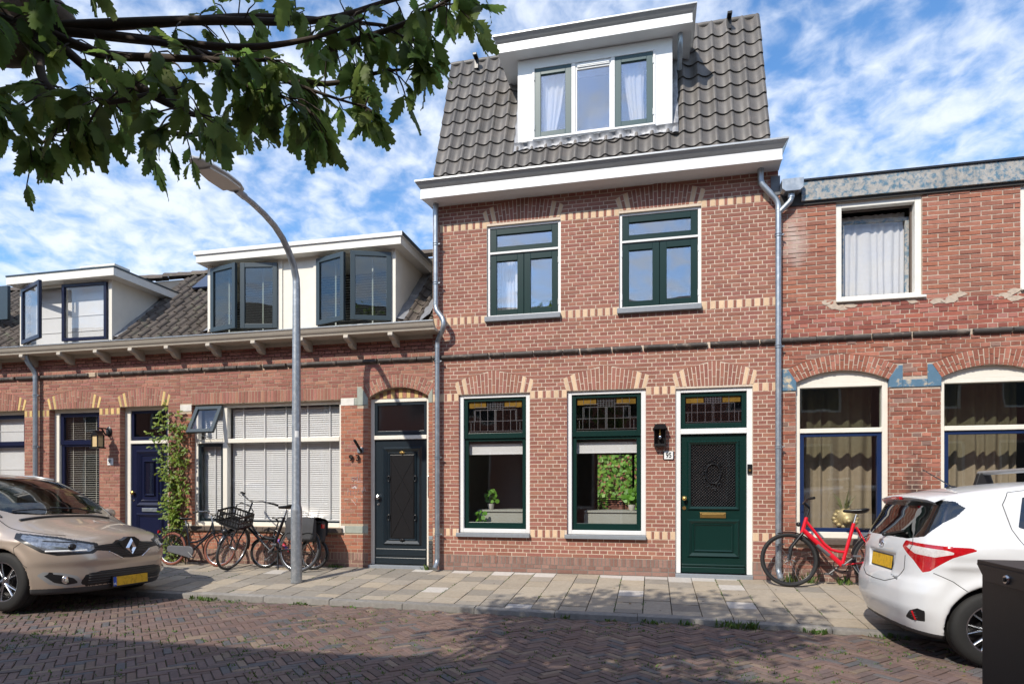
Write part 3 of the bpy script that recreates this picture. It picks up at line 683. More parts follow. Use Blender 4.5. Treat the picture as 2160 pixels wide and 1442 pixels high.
# --- mansard roof
roof = MB().add([(XL + .02, .06, 5.8), (1.58, .06, 5.8), (1.58, .95, 8.42), (XL + .02, .95, 8.42), (1.58, 5.0, 8.42), (XL + .02, 5.0, 8.42), (1.58, 5.0, 5.6), (XL + .02, 5.0, 5.6), (XL + .02, .06, 5.6), (1.58, .06, 5.6)],
                [(0, 1, 2, 3), (3, 2, 4, 5), (5, 4, 6, 7), (0, 3, 5, 7, 8), (1, 9, 6, 4, 2), (0, 8, 9, 1), (8, 7, 6, 9)]).build('roof', 'roof_felt', H95)
tm = tile_mesh('tile_flat', .2241, .273, 'tile_grey', .03, .06, .018)
tile_roof(roof, tm, -3.335, 22, .2241, .273, 10, -.02, 5.90, 69.6, lambda x, y, z: (-1.93 < x < .20 and z > 6.50) or (-2.2 < x < .5 and 7.7 < z < 8.0 and False), .006)
rg = MB().lathe([(.0, -.12), (.085, -.12), (.09, .0), (.085, .12), (0, .12)], (0, 0, 0), 'x', 10).mesh('capping_tile', 'tile_grey', True, 50)
for i in range(22):
    o = link('capping_tile', rg, roof); o.location = (-3.23 + i * .2241, 1.0, 8.50); o.scale = (.95, .9, .6)
for xb in (-2.86, 1.15):                                                     # black roof hooks near the top edge
    MB().box(xb - .035, xb + .035, .80, .86, 8.27, 8.45).box(xb - .035, xb + .035, .70, .82, 8.43, 8.47).build('roof_hook', 'black_metal', roof, bevel=.006)

# --- dormer
dx0, dx1, dz0, dz1 = -2.003, .289, 6.545, 7.80
do = (-1.775, .052, 6.565, 7.668)
dorm = wall_core(dx0, dx1, dz0, dz1, [do], 'white_plastic', H95, .13, .17, 'dormer')
MB().box(dx0, dx0 + .04, .17, 1.1, 6.5, dz1).box(dx1 - .04, dx1, .17, 1.1, 6.5, dz1).build('cheek', 'white_plastic', dorm)
MB().box(dx0 + .05, dx1 - .05, 1.25, 1.28, 6.5, 7.8).box(dx0 + .05, dx1 - .05, .18, 1.25, 6.5, 6.52).build('room_back', 'room_wall', dorm)
MB().rframe(do[0], do[1], do[2], do[3], .035, .118, .19, wt=.03, wb=.03).box(-1.178, -1.118, .12, .19, do[2] + .03, do[3] - .03).box(-.59, -.535, .12, .19, do[2] + .03, do[3] - .03).build('window_frame', 'white_paint', dorm, bevel=.004)
for (a, b) in ((-1.738, -1.18), (-.533, .015)):
    MB().rframe(a, b, do[2] + .032, do[3] - .032, .092, .125, .175, wt=.095, wb=.075).build('sash', 'green_grey_paint', dorm, bevel=.004)
    pane(dorm, a + .092, b - .092, do[2] + .105, do[3] - .125, .15, 'pane_sky')
MB().rframe(-1.116, -.592, do[2] + .032, do[3] - .032, .022, .135, .17, wt=.10, wb=.02).build('fixed_light', 'white_paint', dorm, bevel=.003)
MB().box(-1.09, -.615, .118, .14, do[3] - .105, do[3] - .062).box(-1.085, -.62, .112, .122, do[3] - .09, do[3] - .078).build('vent_grille', 'white_plastic', dorm)
pane(dorm, -1.094, -.614, do[2] + .052, do[3] - .132, .15, 'pane_sky')
curtain(-1.64, -1.30, do[2] + .06, do[3] - .1, .27, 'net_white', dorm, 4, .02, .45, seed=1)
curtain(-.12, -.42, do[2] + .06, do[3] - .1, .27, 'net_white', dorm, 4, .02, .45, seed=2)
for xh, sg in ((-1.745, 1), (.022, -1)):
    for zh in (6.75, 7.5): MB().tube([(xh, .115, zh - .045), (xh, .115, zh + .045)], .011, 8).build('hinge', 'white_plastic', dorm)
rf = MB().box(-2.265, .555, -.10, 1.6, 7.812, 7.935).box(-2.268, .558, -.106, -.08, 7.80, 7.824).build('dormer_roof', 'white_plastic', dorm)
flare('gutter_trim', -2.265, .555, -.10, 7.937, 8.03, .075, 1.6, rf)
downpipe(dorm, [(.40, .10, 7.82), (.40, .12, 7.66), (.40, .40, 7.50)], r=.035, name='outlet_pipe')
# lead apron and side flashings dressed over the tiles
def apron(x0, x1, zt, zb, par):
    n = int((x1 - x0) / .028); M_ = MB()
    for i in range(n + 1):
        x = x0 + (x1 - x0) * i / n; ph = ((x + 3.335) / .2241) % 1.0
        wv = .012 * math.cos(2 * math.pi * (ph - .88)); bot = zb + .05 + .014 * math.sin(2 * math.pi * (ph - .15)) + random.uniform(-.014, .010)
        for k, z in enumerate((zt, (zt + bot) / 2 + random.uniform(-.01, .01), bot)):
            yr = .0 + (z - 5.90) / 2.69 - .02; M_.v.append((x, (.125 if k == 0 else yr - .045 - wv * (.6 + .4 * k / 2) + random.uniform(-.005, .005)), z))
    for i in range(n):
        for k in range(2): a = i * 3 + k; M_.f.append((a, a + 3, a + 4, a + 1)); M_.m.append(0)
    return M_.build('lead_apron', 'lead', par, True, 180)
apron(-2.06, .37, 6.553, 6.40, dorm)
for xs, w_ in ((-2.003, -.075), (.289, .085)):
    M_ = MB(); n = 16
    for i in range(n + 1):
        z = 6.42 + (7.78 - 6.42) * i / n; y = (z - 5.90) / 2.69 - .075
        wob = random.uniform(-.012, .012); M_.v += [(xs, y + .01, z), (xs + w_ * .5, y - .012 + random.uniform(-.008, .008), z), (xs + w_ + wob, y + .012, z)]
    for i in range(n):
        for k in range(2): a = i * 3 + k; M_.f.append((a, a + 1, a + 4, a + 3)); M_.m.append(0)
    M_.build('lead_flashing', 'lead', dorm, True, 180)

# --- inside: rooms that the windows look into
def room(par, x0, x1, y0, y1, z0, z1, m='room_wall', fl='room_floor', back_hole=None, th=.06):
    M_ = MB(); M_.box(x0, x0 + th, y0, y1, z0, z1).box(x1 - th, x1, y0, y1, z0, z1).box(x0 + th, x1 - th, y0, y1, z1 - th, z1)
    if back_hole:
        a, b, c_, d = back_hole; M_.box(x0 + th, a, y1 - th, y1, z0, z1 - th).box(b, x1 - th, y1 - th, y1, z0, z1 - th).box(a, b, y1 - th, y1, d, z1 - th)
    else: M_.box(x0 + th, x1 - th, y1 - th, y1, z0, z1 - th)
    o = M_.build('room_wall', m, par); MB().box(x0 + th, x1 - th, y0, y1 - th, z0 - .02, z0 + .02).build('room_floor', fl, o); return o
rm = room(H95, XL + .02, XR - .02, .245, 7.2, .03, 3.02, back_hole=(-1.45, .5, .05, 2.2))
MB().box(.12, .17, .25, 7.0, .05, 2.94).build('partition', 'room_wall', rm)
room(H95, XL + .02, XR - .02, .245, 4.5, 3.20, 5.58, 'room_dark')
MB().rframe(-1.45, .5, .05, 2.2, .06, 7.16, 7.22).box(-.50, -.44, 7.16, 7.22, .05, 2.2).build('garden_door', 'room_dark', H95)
# counter units under the windows
for a, b in ((-2.72, -1.65), (-1.02, .06)):
    tag(MB().box(a, b, .42, .46, .06, .895).box(a, b + 0, .40, 1.0, .895, .925).box(a, b, .46, .95, .06, .2).build('counter', 'counter'), 'grey green kitchen counter seen through the %s' % ('window beside the downpipe' if a < -2 else 'window beside the green door'), 'counter')
# ---------------------------------------------------------------- low row houses
H93 = thing('row_house', 'low brick house with long white dormer and wide window full of white blinds', 'house', (-5.6, 0, 0))
H91 = thing('row_house', 'low brick house with navy blue door, creeper and air conditioner on its dormer', 'house', (-9.4, 0, 0))
H89 = thing('row_house', 'low brick house beyond the grey downpipe with white blinds in its window', 'house', (-12.4, 0, 0))
X93, X91, X89, XE = -3.33, -7.93, -11.0, -14.2
ZW = 3.645
# --- number 93
W93 = (-7.70, -4.895, .627, 2.695); D93 = (-4.42, -3.40, -.01, 2.87); D93r = (-4.42, -3.40, -.01, 2.70)
wall = wall_core(X91, X93, -.15, ZW, [W93, D93], 'mortar_old', H93)
B = Bricks()
A93 = Arch(-4.427, -3.40, 2.705, 2.885, 3.07, .115, 2.865, 19, m='brick_old', jt=.012)
stL = [(-4.61, 2.595), (-4.425, 2.595), (-4.425, 2.71), (-4.545, 2.885), (-4.61, 2.885)]; stR = [(-3.402, 2.60), (-3.335, 2.60), (-3.335, 2.83), (-3.402, 2.72)]
blocks = [W93, D93r, A93, (-7.70, -4.897, 2.70, 2.893), (-4.90, -4.42, .545, .663), (-4.90, -4.42, 2.595, 2.715), (-4.61, -4.42, 2.59, 2.885), (-3.41, -3.33, 2.6, 2.84), (-7.93, -7.70, .55, .66), (-7.93, -7.70, 2.585, 2.70), (-3.40, -3.33, 0, .46), (-3.40, -3.33, .46, .52), (-7.75, -4.85, .548, .628)]
def m93(rng, x, z): return 'brick_orange' if (z < 2.55 and rng.random() < .85) else 'brick_old'
lay(B, X91, X93, .235, .0578, 52, blocks, m=m93, jt=.010, x0=.05)
lay(B, X91, X93, 3.325, .0578, 6, blocks, m='brick_old', jt=.010, x0=.05)
n = 46; w = (-4.897 + 7.70) / n
for i in range(n): B.rect(-7.70 + i*w + .005, -7.70 + (i+1)*w - .005, 2.702, 2.889, 'brick_old')
A93.pieces(B)
n = 40
for l0, r0 in ((X91, D93[0]),):
    n = round((r0 - l0) / .06); w = (r0 - l0) / n
    for i in range(n): B.rect(l0 + i*w + .006, l0 + (i+1)*w - .006, .12, .23, 'brick_plinth')
lay(B, X91, D93[0], -.002, .061, 2, [], 'run', m='brick_plinth', jt=.012)
n = 26; w = (-4.86 + 7.74) / n
for i in range(n):
    MB().box(-7.74 + i*w + .004, -7.74 + (i+1)*w - .004, -.05, .09, .55 + random.uniform(-.002, .002), .624).build('sill_brick', 'dark_sill', wall)
B.build(wall, .005, .002)
MB().prism([A93.bot(t / 16) for t in range(17)] + [(-3.40, 2.88), (-4.42, 2.88)], .0, .1).build('arch_backing', 'mortar_old', wall)
MB().prism(stL, -.012, .08).build('springer_stone', 'grey_stone', wall, bevel=.004); MB().prism(stR, -.012, .08).build('springer_stone', 'grey_stone', wall, bevel=.004)
for a, b, z0, z1, m in ((-4.898, -4.665, 2.597, 2.713, 'white_stone'), (-4.66, -4.612, 2.597, 2.713, 'grey_stone'), (-4.898, -4.825, .547, .661, 'white_stone'), (-4.82, -4.422, .547, .661, 'grey_stone'), (-7.928, -7.702, .552, .66, 'white_stone'), (-7.928, -7.702, 2.587, 2.698, 'white_stone'), (-3.398, -3.334, .465, .52, 'sill_stone')):
    MB().box(a, b, -.010, .03, z0, z1).build('stone_block', m, wall, bevel=.004)
for k in range(7): MB().box(-3.398, -3.334, -.012 - .01 * random.random(), .03, -.02 + k*.068, .042 + k*.068).build('rough_stone', 'roof_felt', wall, bevel=.006)
string_course(wall, X91 + .003, X93 - .003)
for h in (W93, D93r): reveal_bricks(h, 'brick_orange', wall, .09)
# wide window
x0, x1, z0, z1 = W93; ZR = (2.036, 2.107)
w93 = MB().rframe(x0, x1, z0, z1, .068, .07, .16, wt=.05, wb=.07).box(-7.14, -7.055, .065, .16, z0 + .07, z1 - .05).box(-7.055, x1 - .068, .06, .155, *ZR).box(x0 + .068, -7.14, .06, .155, *ZR).build('window', 'cream_paint', H93, bevel=.005)
MB().rframe(x0 + .068, -7.14, z0 + .07, 2.036, .055, .09, .14).build('sash', 'door_black', w93, bevel=.004)
pane(w93, x0 + .123, -7.195, z0 + .125, 1.98, .115)
pane(w93, -7.055, x1 - .068, 2.107, z1 - .05, .12); pane(w93, -7.055, x1 - .068, z0 + .10, 2.036, .12)
MB().box(-7.055, x1 - .068, .10, .15, z0 + .07, z0 + .10).build('glazing_bead', 'door_black', w93)
vs_ = MB().rframe(x0 + .055, -7.128, -.52, 0, .065, -.05, 0).build('vent_sash', 'slate_paint', w93, bevel=.004); vs_.location = (0, .07, z1 - .045); vs_.rotation_euler = (R(-27), 0, 0)
gl = MB().box(x0 + .117, -7.19, -.03, -.024, -.459, -.061).build('pane', 'pane', vs_)
MB().tube([(-7.4, .06, 2.12), (-7.4, -.13, 2.16)], .006, 6).build('window_stay', 'steel', w93)
for (a, b, c_, d) in ((x0 + .09, -7.15, z0 + .10, z1 - .06), (-7.04, x1 - .075, z0 + .12, z1 - .06)):
    mb = MB(); louvre(mb, a, b, c_, d, .20, .036, .039, 64)
    nl = 1 if b - a < 1 else 5
    for k in range(nl):
        xx = a + (b - a) * (k + .55) / (nl + .1); mb.box(xx - .011, xx + .011, .175, .177, c_, d)
    mb.box(a, b, .18, .22, c_ - .03, c_)
    mb.build('venetian_blind', 'blind_white', w93, fix=False)
# door under the brick arch
x0, x1, z0, z1 = D93r
MB().prism([(x, z) for x, z in [A93.bot(t / 16) for t in range(17)]] + [(-3.40, 2.69), (-4.42, 2.69)], .085, .12).build('tympanum', 'mortar_old', wall)
for i in range(15):
    xa = -4.40 + i * .0665; zc_ = 2.70 + .155 * max(0, 1 - ((xa + .033 + 3.91) / .52) ** 2)
    if zc_ > 2.725: MB().box(xa + .003, xa + .0635, .078, .10, 2.70, zc_ - .01).build('mosaic_brick', 'brick_yellow' if i % 2 else 'brick_old', wall)
df = MB().rframe(x0, x1, .05, z1 - .005, .062, .085, .18, wt=.055, wb=0).box(x0 + .062, x1 - .062, .075, .17, 2.046, 2.108).build('door_frame', 'cream_paint', H93, bevel=.005)
MB().box(x0, x1, -.02, .18, -.02, .045).build('threshold', 'sill_stone', df, bevel=.005)
a0, a1 = x0 + .062, x1 - .062
MB().rframe(a0, a1, 2.108, z1 - .06, .05, .10, .15, wb=.075).build('fanlight_sash', 'door_black', df, bevel=.004)
pane(df, a0 + .05, a1 - .05, 2.183, z1 - .11, .125, 'pane_frost')
door = MB().box(a0 + .002, a1 - .002, .11, .16, .05, 2.044).build('door', 'door_black', H93)
M_ = MB(); moulding(M_, -4.215, -3.555, .355, 1.925, .075, .111, .035); moulding(M_, -4.13, -3.64, .43, 1.84, .03, .111, .02); M_.build('moulding', 'door_black', door)
M_ = MB(); M_.box(-4.09, -3.68, .098, .112, .47, 1.80); M_.build('metal_panel', 'black_satin', door, bevel=.003)
M_ = MB()
for za, zb in ((.49, 1.22), (1.08, 1.72)):
    M_.tube([(-4.07, .095, za), (-3.70, .095, zb)], .004, 5); M_.tube([(-3.70, .095, za), (-4.07, .095, zb)], .004, 5)
for xa in (-4.075, -3.695): M_.tube([(xa, .095, .48), (xa, .095, 1.79)], .004, 5)
M_.build('panel_bars', 'black_satin', door)
for xx, zz_ in ((-4.11, 1.42), (-3.66, 1.42), (-4.11, .80), (-3.66, .80)):
    M_ = MB(); M_.tube([(xx + .022*math.cos(a), .085, zz_ + .042*math.sin(a)) for a in [k*math.pi/6 for k in range(12)]], .008, 6, closed=True); M_.box(xx - .018, xx + .018, .088, .112, zz_ + .025, zz_ + .05); M_.build('ring_pull', 'black_metal', door, True)
for zz_ in (1.835, .445): MB().ball((-3.885, .09, zz_), .05, .02, .022, 10).ball((-3.885, .082, zz_), .015, .015, .03, 8).build('ornament', 'brass' if zz_ > 1 else 'black_metal', door, True)
MB().lathe([(0, 0), (.02, 0), (.02, .02), (.036, .035), (.036, .055), (0, .07)], (0, 0, 0), 'y', 14).build('door_knob', 'steel', door, True, 60).data.transform(Matrix.Translation((-4.29, .11, 1.126)) @ Matrix.Diagonal((1, -1, 1, 1)))
MB().lathe([(0, 0), (.018, 0), (.018, .012), (0, .014)], (0, 0, 0), 'y', 12).build('lock', 'steel', door, True, 40).data.transform(Matrix.Translation((-4.29, .11, 1.01)) @ Matrix.Diagonal((1, -1, 1, 1)))
MB().box(a0 + .02, a1 - .02, .09, .112, .06, .16).box(a0 + .02, a1 - .02, .1, .112, .19, .30).build('weather_bar', 'door_black', door, bevel=.008)
MB().box(-3.435, -3.385, .055, .09, 1.12, 1.46).build('intercom', 'steel', df, bevel=.003)
# --- number 91 and 89
W91 = (-10.72, -9.615, .60, 2.70); D91 = (-9.176, -8.17, -.01, 2.70); W89 = (-12.36, -11.284, .60, 2.70)
wall1 = wall_core(X89, X91, -.15, ZW, [W91, D91], 'mortar_old', H91); wall0 = wall_core(XE, X89, -.15, ZW, [W89], 'mortar_old', H89)
for wl_, hh, xa, xb in ((wall1, [W91, D91], X89, X91), (wall0, [W89], XE, X89)):
    B = Bricks(); ar = [Arch(h[0] + .003, h[1] - .003, 2.705, 2.885, 3.028, .055, n=20, pale=(0, 2), pale_mat='brick_yellow', m='brick_old', keys=1) for h in hh]
    bl = list(hh) + ar
    bb = free_spans(xa, xb, [(h[0], h[1], h[0], h[1]) for h in hh])
    for l0, _, r0, _ in bb:
        if r0 - l0 < .5: ranges = [(l0, r0)]
        else: ranges = [(l0, l0 + .18)] if l0 > xa else []; ranges += [(r0 - .18, r0)] if r0 < xb else []
        for p, q in ranges:
            if abs(p + 8.17) < .01: continue
            band(B, p + .002, q - .002, 2.576, 2.69, 'brick_yellow', 'brick_old'); bl.append((p, q, 2.576, 2.69))
    lay(B, xa, xb, -.002, .0585, 56, bl + [(h[0] - .02, h[1] + .02, .53, .6) for h in hh if h[2] > .1], m='brick_old', jt=.010, x0=.09)
    lay(B, xa, xb, 3.325, .0578, 6, [], m='brick_old', jt=.010, x0=.09)
    for A in ar: A.pieces(B)
    B.build(wl_, .005, .002); string_course(wl_, xa + .003, xb - .003, gaps=[(-9.92, -9.66)])
    for h in hh: reveal_bricks(h, 'brick_old', wl_, .10, .0585)
MB().box(-9.90, -9.68, -.03, .01, 3.25, 3.33).build('mortar_patch', 'mortar_old', wall1, bevel=.012)
def navy_window(H, h, blind):
    x0, x1, z0, z1 = h
    w = MB().rframe(x0, x1, z0, z1, .105, .10, .19, wt=.06, wb=.08).build('window', 'cream_paint', H, bevel=.005)
    a0, a1 = x0 + .105, x1 - .105
    MB().rframe(a0, a1, 2.06, z1 - .06, .07, .125, .17, wt=.07, wb=.085).build('sash', 'navy_paint', w, bevel=.004)
    MB().rframe(a0, a1, z0 + .08, 2.06, .065, .145, .185, wt=.03, wb=.09).build('sash', 'navy_paint', w, bevel=.004)
    pane(w, a0 + .07, a1 - .07, 2.145, z1 - .13, .15); pane(w, a0 + .065, a1 - .065, z0 + .17, 2.03, .165)
    mb = MB()
    if blind == 'slats':
        louvre(mb, a0 + .05, a1 - .05, z0 + .12, z1 - .07, .24, .040, .034, 12)
        for xx in (a0 + .18, a1 - .2, (a0 + a1) / 2): mb.box(xx - .004, xx + .004, .222, .224, z0 + .1, z1 - .07)
        mb.build('venetian_blind', 'blind_cream', w, fix=False)
    else:
        mb.box(a0 + .04, a1 - .04, .23, .235, z0 + .1, z1 - .1)
        for k in range(5): mb.box(a0 + .04, a1 - .04, .222, .24, z0 + .3 + k*.36, z0 + .315 + k*.36)
        mb.build('roman_blind', 'blind_white', w)
    MB().box(x0 - .02, x1 + .02, -.05, .12, .535, .60).build('sill', 'sill_stone', w, bevel=.006)
navy_window(H91, W91, 'slats'); navy_window(H89, W89, 'roman')
x0, x1, z0, z1 = D91
df = MB().rframe(x0, x1, .05, z1, .115, .11, .20, wt=.055, wb=0).box(x0 + .115, x1 - .115, .10, .19, 2.056, 2.112).build('door_frame', 'cream_paint', H91, bevel=.005)
MB().box(x0, x1, -.02, .2, -.02, .045).build('threshold', 'sill_stone', df, bevel=.005)
a0, a1 = x0 + .115, x1 - .115
MB().rframe(a0, a1, 2.112, z1 - .055, .05, .13, .18, wb=.07).build('fanlight_sash', 'navy_paint', df, bevel=.004); pane(df, a0 + .05, a1 - .05, 2.182, z1 - .105, .155, 'pane_dark')
door = MB().box(a0 + .002, a1 - .002, .135, .19, .05, 2.054).build('door', 'navy_paint', H91)
M_ = MB(); cx = (a0 + a1) / 2
moulding(M_, cx - .29, cx + .29, .94, 1.945, .075, .136, .03); moulding(M_, cx - .20, cx + .20, 1.03, 1.87, .035, .136, .02); moulding(M_, cx - .12, cx + .12, 1.13, 1.755, .035, .136, .03); moulding(M_, cx - .29, cx + .29, .2, .83, .07, .136, .03)
M_.build('moulding', 'navy_paint', door); pane(door, cx - .08, cx + .08, 1.17, 1.72, .13, 'pane_dark')
MB().box(cx - .16, cx + .16, .118, .14, .852, .916).build('letter_slot', 'zinc', door, bevel=.004)
MB().lathe([(0, 0), (.018, 0), (.018, .02), (.034, .035), (.034, .055), (0, .07)], (0, 0, 0), 'y', 14).build('door_knob', 'brass', door, True, 60).data.transform(Matrix.Translation((a0 + .05, .135, 1.185)) @ Matrix.Diagonal((1, -1, 1, 1)))
MB().lathe([(0, 0), (.016, 0), (.016, .01), (0, .012)], (0, 0, 0), 'y', 12).build('lock', 'steel', door, True).data.transform(Matrix.Translation((a0 + .045, .135, 1.05)) @ Matrix.Diagonal((1, -1, 1, 1)))
# --- rooms, side bodies
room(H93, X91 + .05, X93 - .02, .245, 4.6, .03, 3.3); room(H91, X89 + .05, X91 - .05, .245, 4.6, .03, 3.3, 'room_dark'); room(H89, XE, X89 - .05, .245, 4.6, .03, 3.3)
# --- eaves, gutter, brackets, roof, dormers
prof = [(-.352, 3.782), (-.356, 3.775), (-.345, 3.765), (-.335, 3.735), (-.318, 3.705), (-.30, 3.69), (-.29, 3.662), (-.27, 3.66), (0.0, 3.66), (0.0, 3.70), (-.25, 3.70), (-.31, 3.75), (-.335, 3.782)]
for H, xa, xb, brs in ((H93, X91, -3.20, (-7.148, -6.306, -5.442, -4.66, -3.916)), (H91, X89, X91, (-10.18, -9.40, -8.68, -7.955)), (H89, XE, X89, (-11.005, -11.85, -12.7, -13.5))):
    g = MB().prism(prof, xa + .001, xb - .001, 'x').build('gutter', 'gutter_paint', H, True, 30)
    MB().box(xa, xb, -.358, -.33, 3.780, 3.792).build('gutter_lip', 'zinc', g)
    MB().box(xa, min(xb, X93), -.03, .0, 3.60, 3.66).build('eaves_board', 'gutter_paint', g)
    for x in brs:
        pb = [(0, 3.66), (-.30, 3.66), (-.305, 3.612), (-.27, 3.585), (-.22, 3.575), (-.17, 3.56), (-.13, 3.52), (-.085, 3.497), (-.03, 3.487), (0, 3.485)]
        MB().prism(pb, x - .04, x + .04, 'x').build('eaves_bracket', 'gutter_paint', H, bevel=.006)
downpipe(H91, [(-10.985, -.22, 3.67), (-10.985, -.20, 3.56), (-10.93, -.085, 3.36), (-10.93, -.085, .05)], r=.043, rings=[(-10.93, -.085, z) for z in (2.95, 2.02)])
tm2 = tile_mesh('tile_old', .2095, .275, 'tile_old', .052, .06, .012)
SL = .93; AN = math.degrees(math.atan(SL))
def slope_roof(H, xa, xb, skip):
    yb, zb, yt = -.12, 3.76, 1.95; zt = zb + (yt - yb) * SL - .06
    r_ = MB().prism([(yb, zb - .06), (yt, zt), (yt + 2.2, zt - 2.0), (yt + 2.2, 3.4), (.0, 3.4), (.0, zb - .06)], xa, xb, 'x').build('roof', 'roof_felt', H)
    cols = round((xb - xa) / .2095); w_ = (xb - xa) / cols
    tile_roof(r_, tm2, xa, cols, w_, .275, 10, yb - .06, zb - .045, AN, skip, .006)
    me = MB().lathe([(.085, -.17), (.11, -.165), (.10, .0), (.095, .17)], (0, 0, 0), 'x', 12, ang=math.pi).mesh('ridge_tile', 'tile_old', True, 50)
    n_ = int((xb - xa) / .31)
    for i in range(n_):
        o = link('ridge_tile', me, r_); o.location = (xa + .16 + i * (xb - xa) / n_, yt, zt + .055 + random.uniform(-.01, .01)); o.rotation_euler = (0, random.uniform(-.02, .02), random.uniform(-.02, .02))
    return r_
r93 = slope_roof(H93, X91, X93, lambda x, y, z: -7.34 < x < -3.97); r91 = slope_roof(H91, X89, X91, lambda x, y, z: x < -9.36); r89 = slope_roof(H89, XE, X89, lambda x, y, z: x > -11.35)
MB().box(-8.75, -7.40, 1.30, 1.34, 0, .75).build('solar_panel', 'solar', r91).data.transform(Matrix.Translation((0, 1.25, 5.16)) @ Matrix.Rotation(R(AN - 90), 4, 'X') @ Matrix.Translation((0, -1.32, 0)))
MB().lathe([(.06, 0), (.062, .26), (.075, .27), (.075, .29), (.06, .30)], (-8.02, 1.72, 5.45), 'z', 14).lathe([(.09, .30), (.11, .33), (.06, .38), (0, .385)], (-8.02, 1.72, 5.45), 'z', 14).build('vent_pipe', 'slate_paint', r91, True, 40)
def dormer(H, x0, x1, zf, holes, post):
    d = wall_core(x0, x1, 3.86, zf, holes, 'cream_paint', H, .0, .05, 'dormer')
    return d
zt = 5.05
d93 = dormer(H93, -7.363, -3.95, zt, [(-7.285, -6.03, 3.90, 4.995), (-5.30, -4.02, 3.90, 5.0)], 0)
MB().prism([(0.05, 3.87), (0.05, zt), (1.28, zt), (1.25, 5.03)], -3.985, -3.952, 'x').build('cheek', 'cream_paint', d93); MB().prism([(0.05, 3.87), (0.05, zt), (1.28, zt), (1.25, 5.03)], -7.36, -7.33, 'x').build('cheek', 'cream_paint', d93)
for pa, pb in ((-7.37, -7.29), (-4.02, -3.945), (-6.03, -5.95), (-5.38, -5.30)): MB().box(pa, pb, -.02, .0, 3.86, zt).build('post', 'cream_paint', d93)
rf = MB().box(-7.46, -3.785, -.19, 1.75, 5.045, 5.165).build('dormer_roof', 'white_worn', d93); MB().box(-7.49, -3.755, -.215, 1.75, 5.167, 5.228).build('roof_edge', 'white_paint', rf)
MB().box(-3.80, -3.752, -.2, 1.76, 5.17, 5.235).build('edge_strip', 'slate_paint', rf)
for hx, wd, an, sd in ((-7.283, .618, 15, 1), (-6.034, .618, 11, -1), (-5.30, .63, 19, 1), (-4.022, .63, 20, -1)): leaf_sash(d93, 'casement', hx, wd, 3.905, 4.985, an, sd, .075, 'slate_paint', 'pane_dark', y=-.005)
for a, b in ((-7.27, -6.05), (-5.28, -4.04)):
    mb = MB(); louvre(mb, a, b, 3.92, 4.93, .09, .042, .036, 14)
    for xx in (a + .25, a + .9): mb.box(xx - .012, xx + .012, .07, .072, 3.92, 4.95)
    mb.build('venetian_blind', 'blind_white', d93, fix=False)
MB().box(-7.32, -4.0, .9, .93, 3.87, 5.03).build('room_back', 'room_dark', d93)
# lead at the foot of the dormer
def lead_patch(par, pts, seed):
    rng = random.Random(seed); M_ = MB(); n = len(pts)
    for p, q in pts:
        for k in range(4):
            t = k / 3; M_.v.append(tuple(a + (b - a) * t + rng.uniform(-.012, .012) for a, b in zip(p, q)))
    for i in range(n - 1):
        for k in range(3): a = i * 4 + k; M_.f.append((a, a + 1, a + 5, a + 4)); M_.m.append(0)
    return M_.build('lead_flashing', 'lead' , par, True, 180)
def roofp(x, y, up=.06): return (x, y, 3.76 + (y + .12) * SL + up)
lead_patch(d93, [((-3.95, .02 + .14*i, roofp(0, .02 + .14*i, .08)[2]), roofp(-3.78 + .01*(i % 2), .02 + .14*i, .045)) for i in range(10)], 3)
lead_patch(d93, [((-7.36, .0 + .12*i, roofp(0, .0 + .12*i, .1)[2]), roofp(-7.52 - .02*(i % 2), .0 + .12*i, .045)) for i in range(4)], 5)
lead_patch(H93, [(roofp(-3.36, -.05 + .1*i, .16), roofp(-3.52 - .03*(i % 2), -.08 + .1*i, .06)) for i in range(6)], 9)
d91 = dormer(H91, -11.363, -9.335, 4.98, [(-11.29, -9.41, 3.90, 4.93)], 0)
MB().prism([(0.05, 3.87), (0.05, 4.98), (1.2, 4.98), (1.18, 4.97)], -9.368, -9.337, 'x').build('cheek', 'cream_paint', d91); MB().box(-10.385, -10.35, -.01, .04, 3.90, 4.93).build('mullion', 'cream_paint', d91)
for pa, pb in ((-11.37, -11.29), (-9.41, -9.33)): MB().box(pa, pb, -.02, .0, 3.86, 4.98).build('post', 'cream_paint', d91)
rf = MB().box(-11.46, -9.11, -.20, 1.6, 4.965, 5.10).build('dormer_roof', 'white_worn', d91); MB().box(-11.465, -9.10, -.21, 1.6, 5.102, 5.128).build('roof_edge', 'slate_paint', rf)
leaf_sash(d91, 'casement', -11.29, .90, 3.905, 4.925, 23, 1, .07, 'navy_paint', 'pane', y=-.005); leaf_sash(d91, 'casement', -9.412, .935, 3.905, 4.925, 2, -1, .055, 'navy_paint', 'pane', y=-.012)
mb = MB().box(-11.28, -9.42, .12, .125, 3.9, 4.92)
for k in range(3): mb.box(-11.28, -9.42, .11, .13, 4.12 + k*.28, 4.128 + k*.28)
mb.build('roman_blind', 'blind_white', d91)
lead_patch(d91, [((-9.335, .02 + .14*i, roofp(0, .02 + .14*i, .08)[2]), roofp(-9.19 + .02*(i % 2), .02 + .14*i, .045)) for i in range(9)], 4)
MB().box(-13.6, -12.2, .4, .46, 4.55, 5.2).build('skylight', 'slate_paint', r89)
ac = thing('air_conditioner', 'white air conditioner unit standing on the flat dormer roof', 'air conditioner', (-9.95, .5, 5.128))
MB().box(-10.33, -9.55, .25, .60, 5.15, 5.37).build('casing', 'cream_paint', ac, bevel=.015)
M_ = MB()
for k in range(6): M_.box(-10.29, -9.98, .238, .252, 5.18 + k*.028, 5.19 + k*.028)
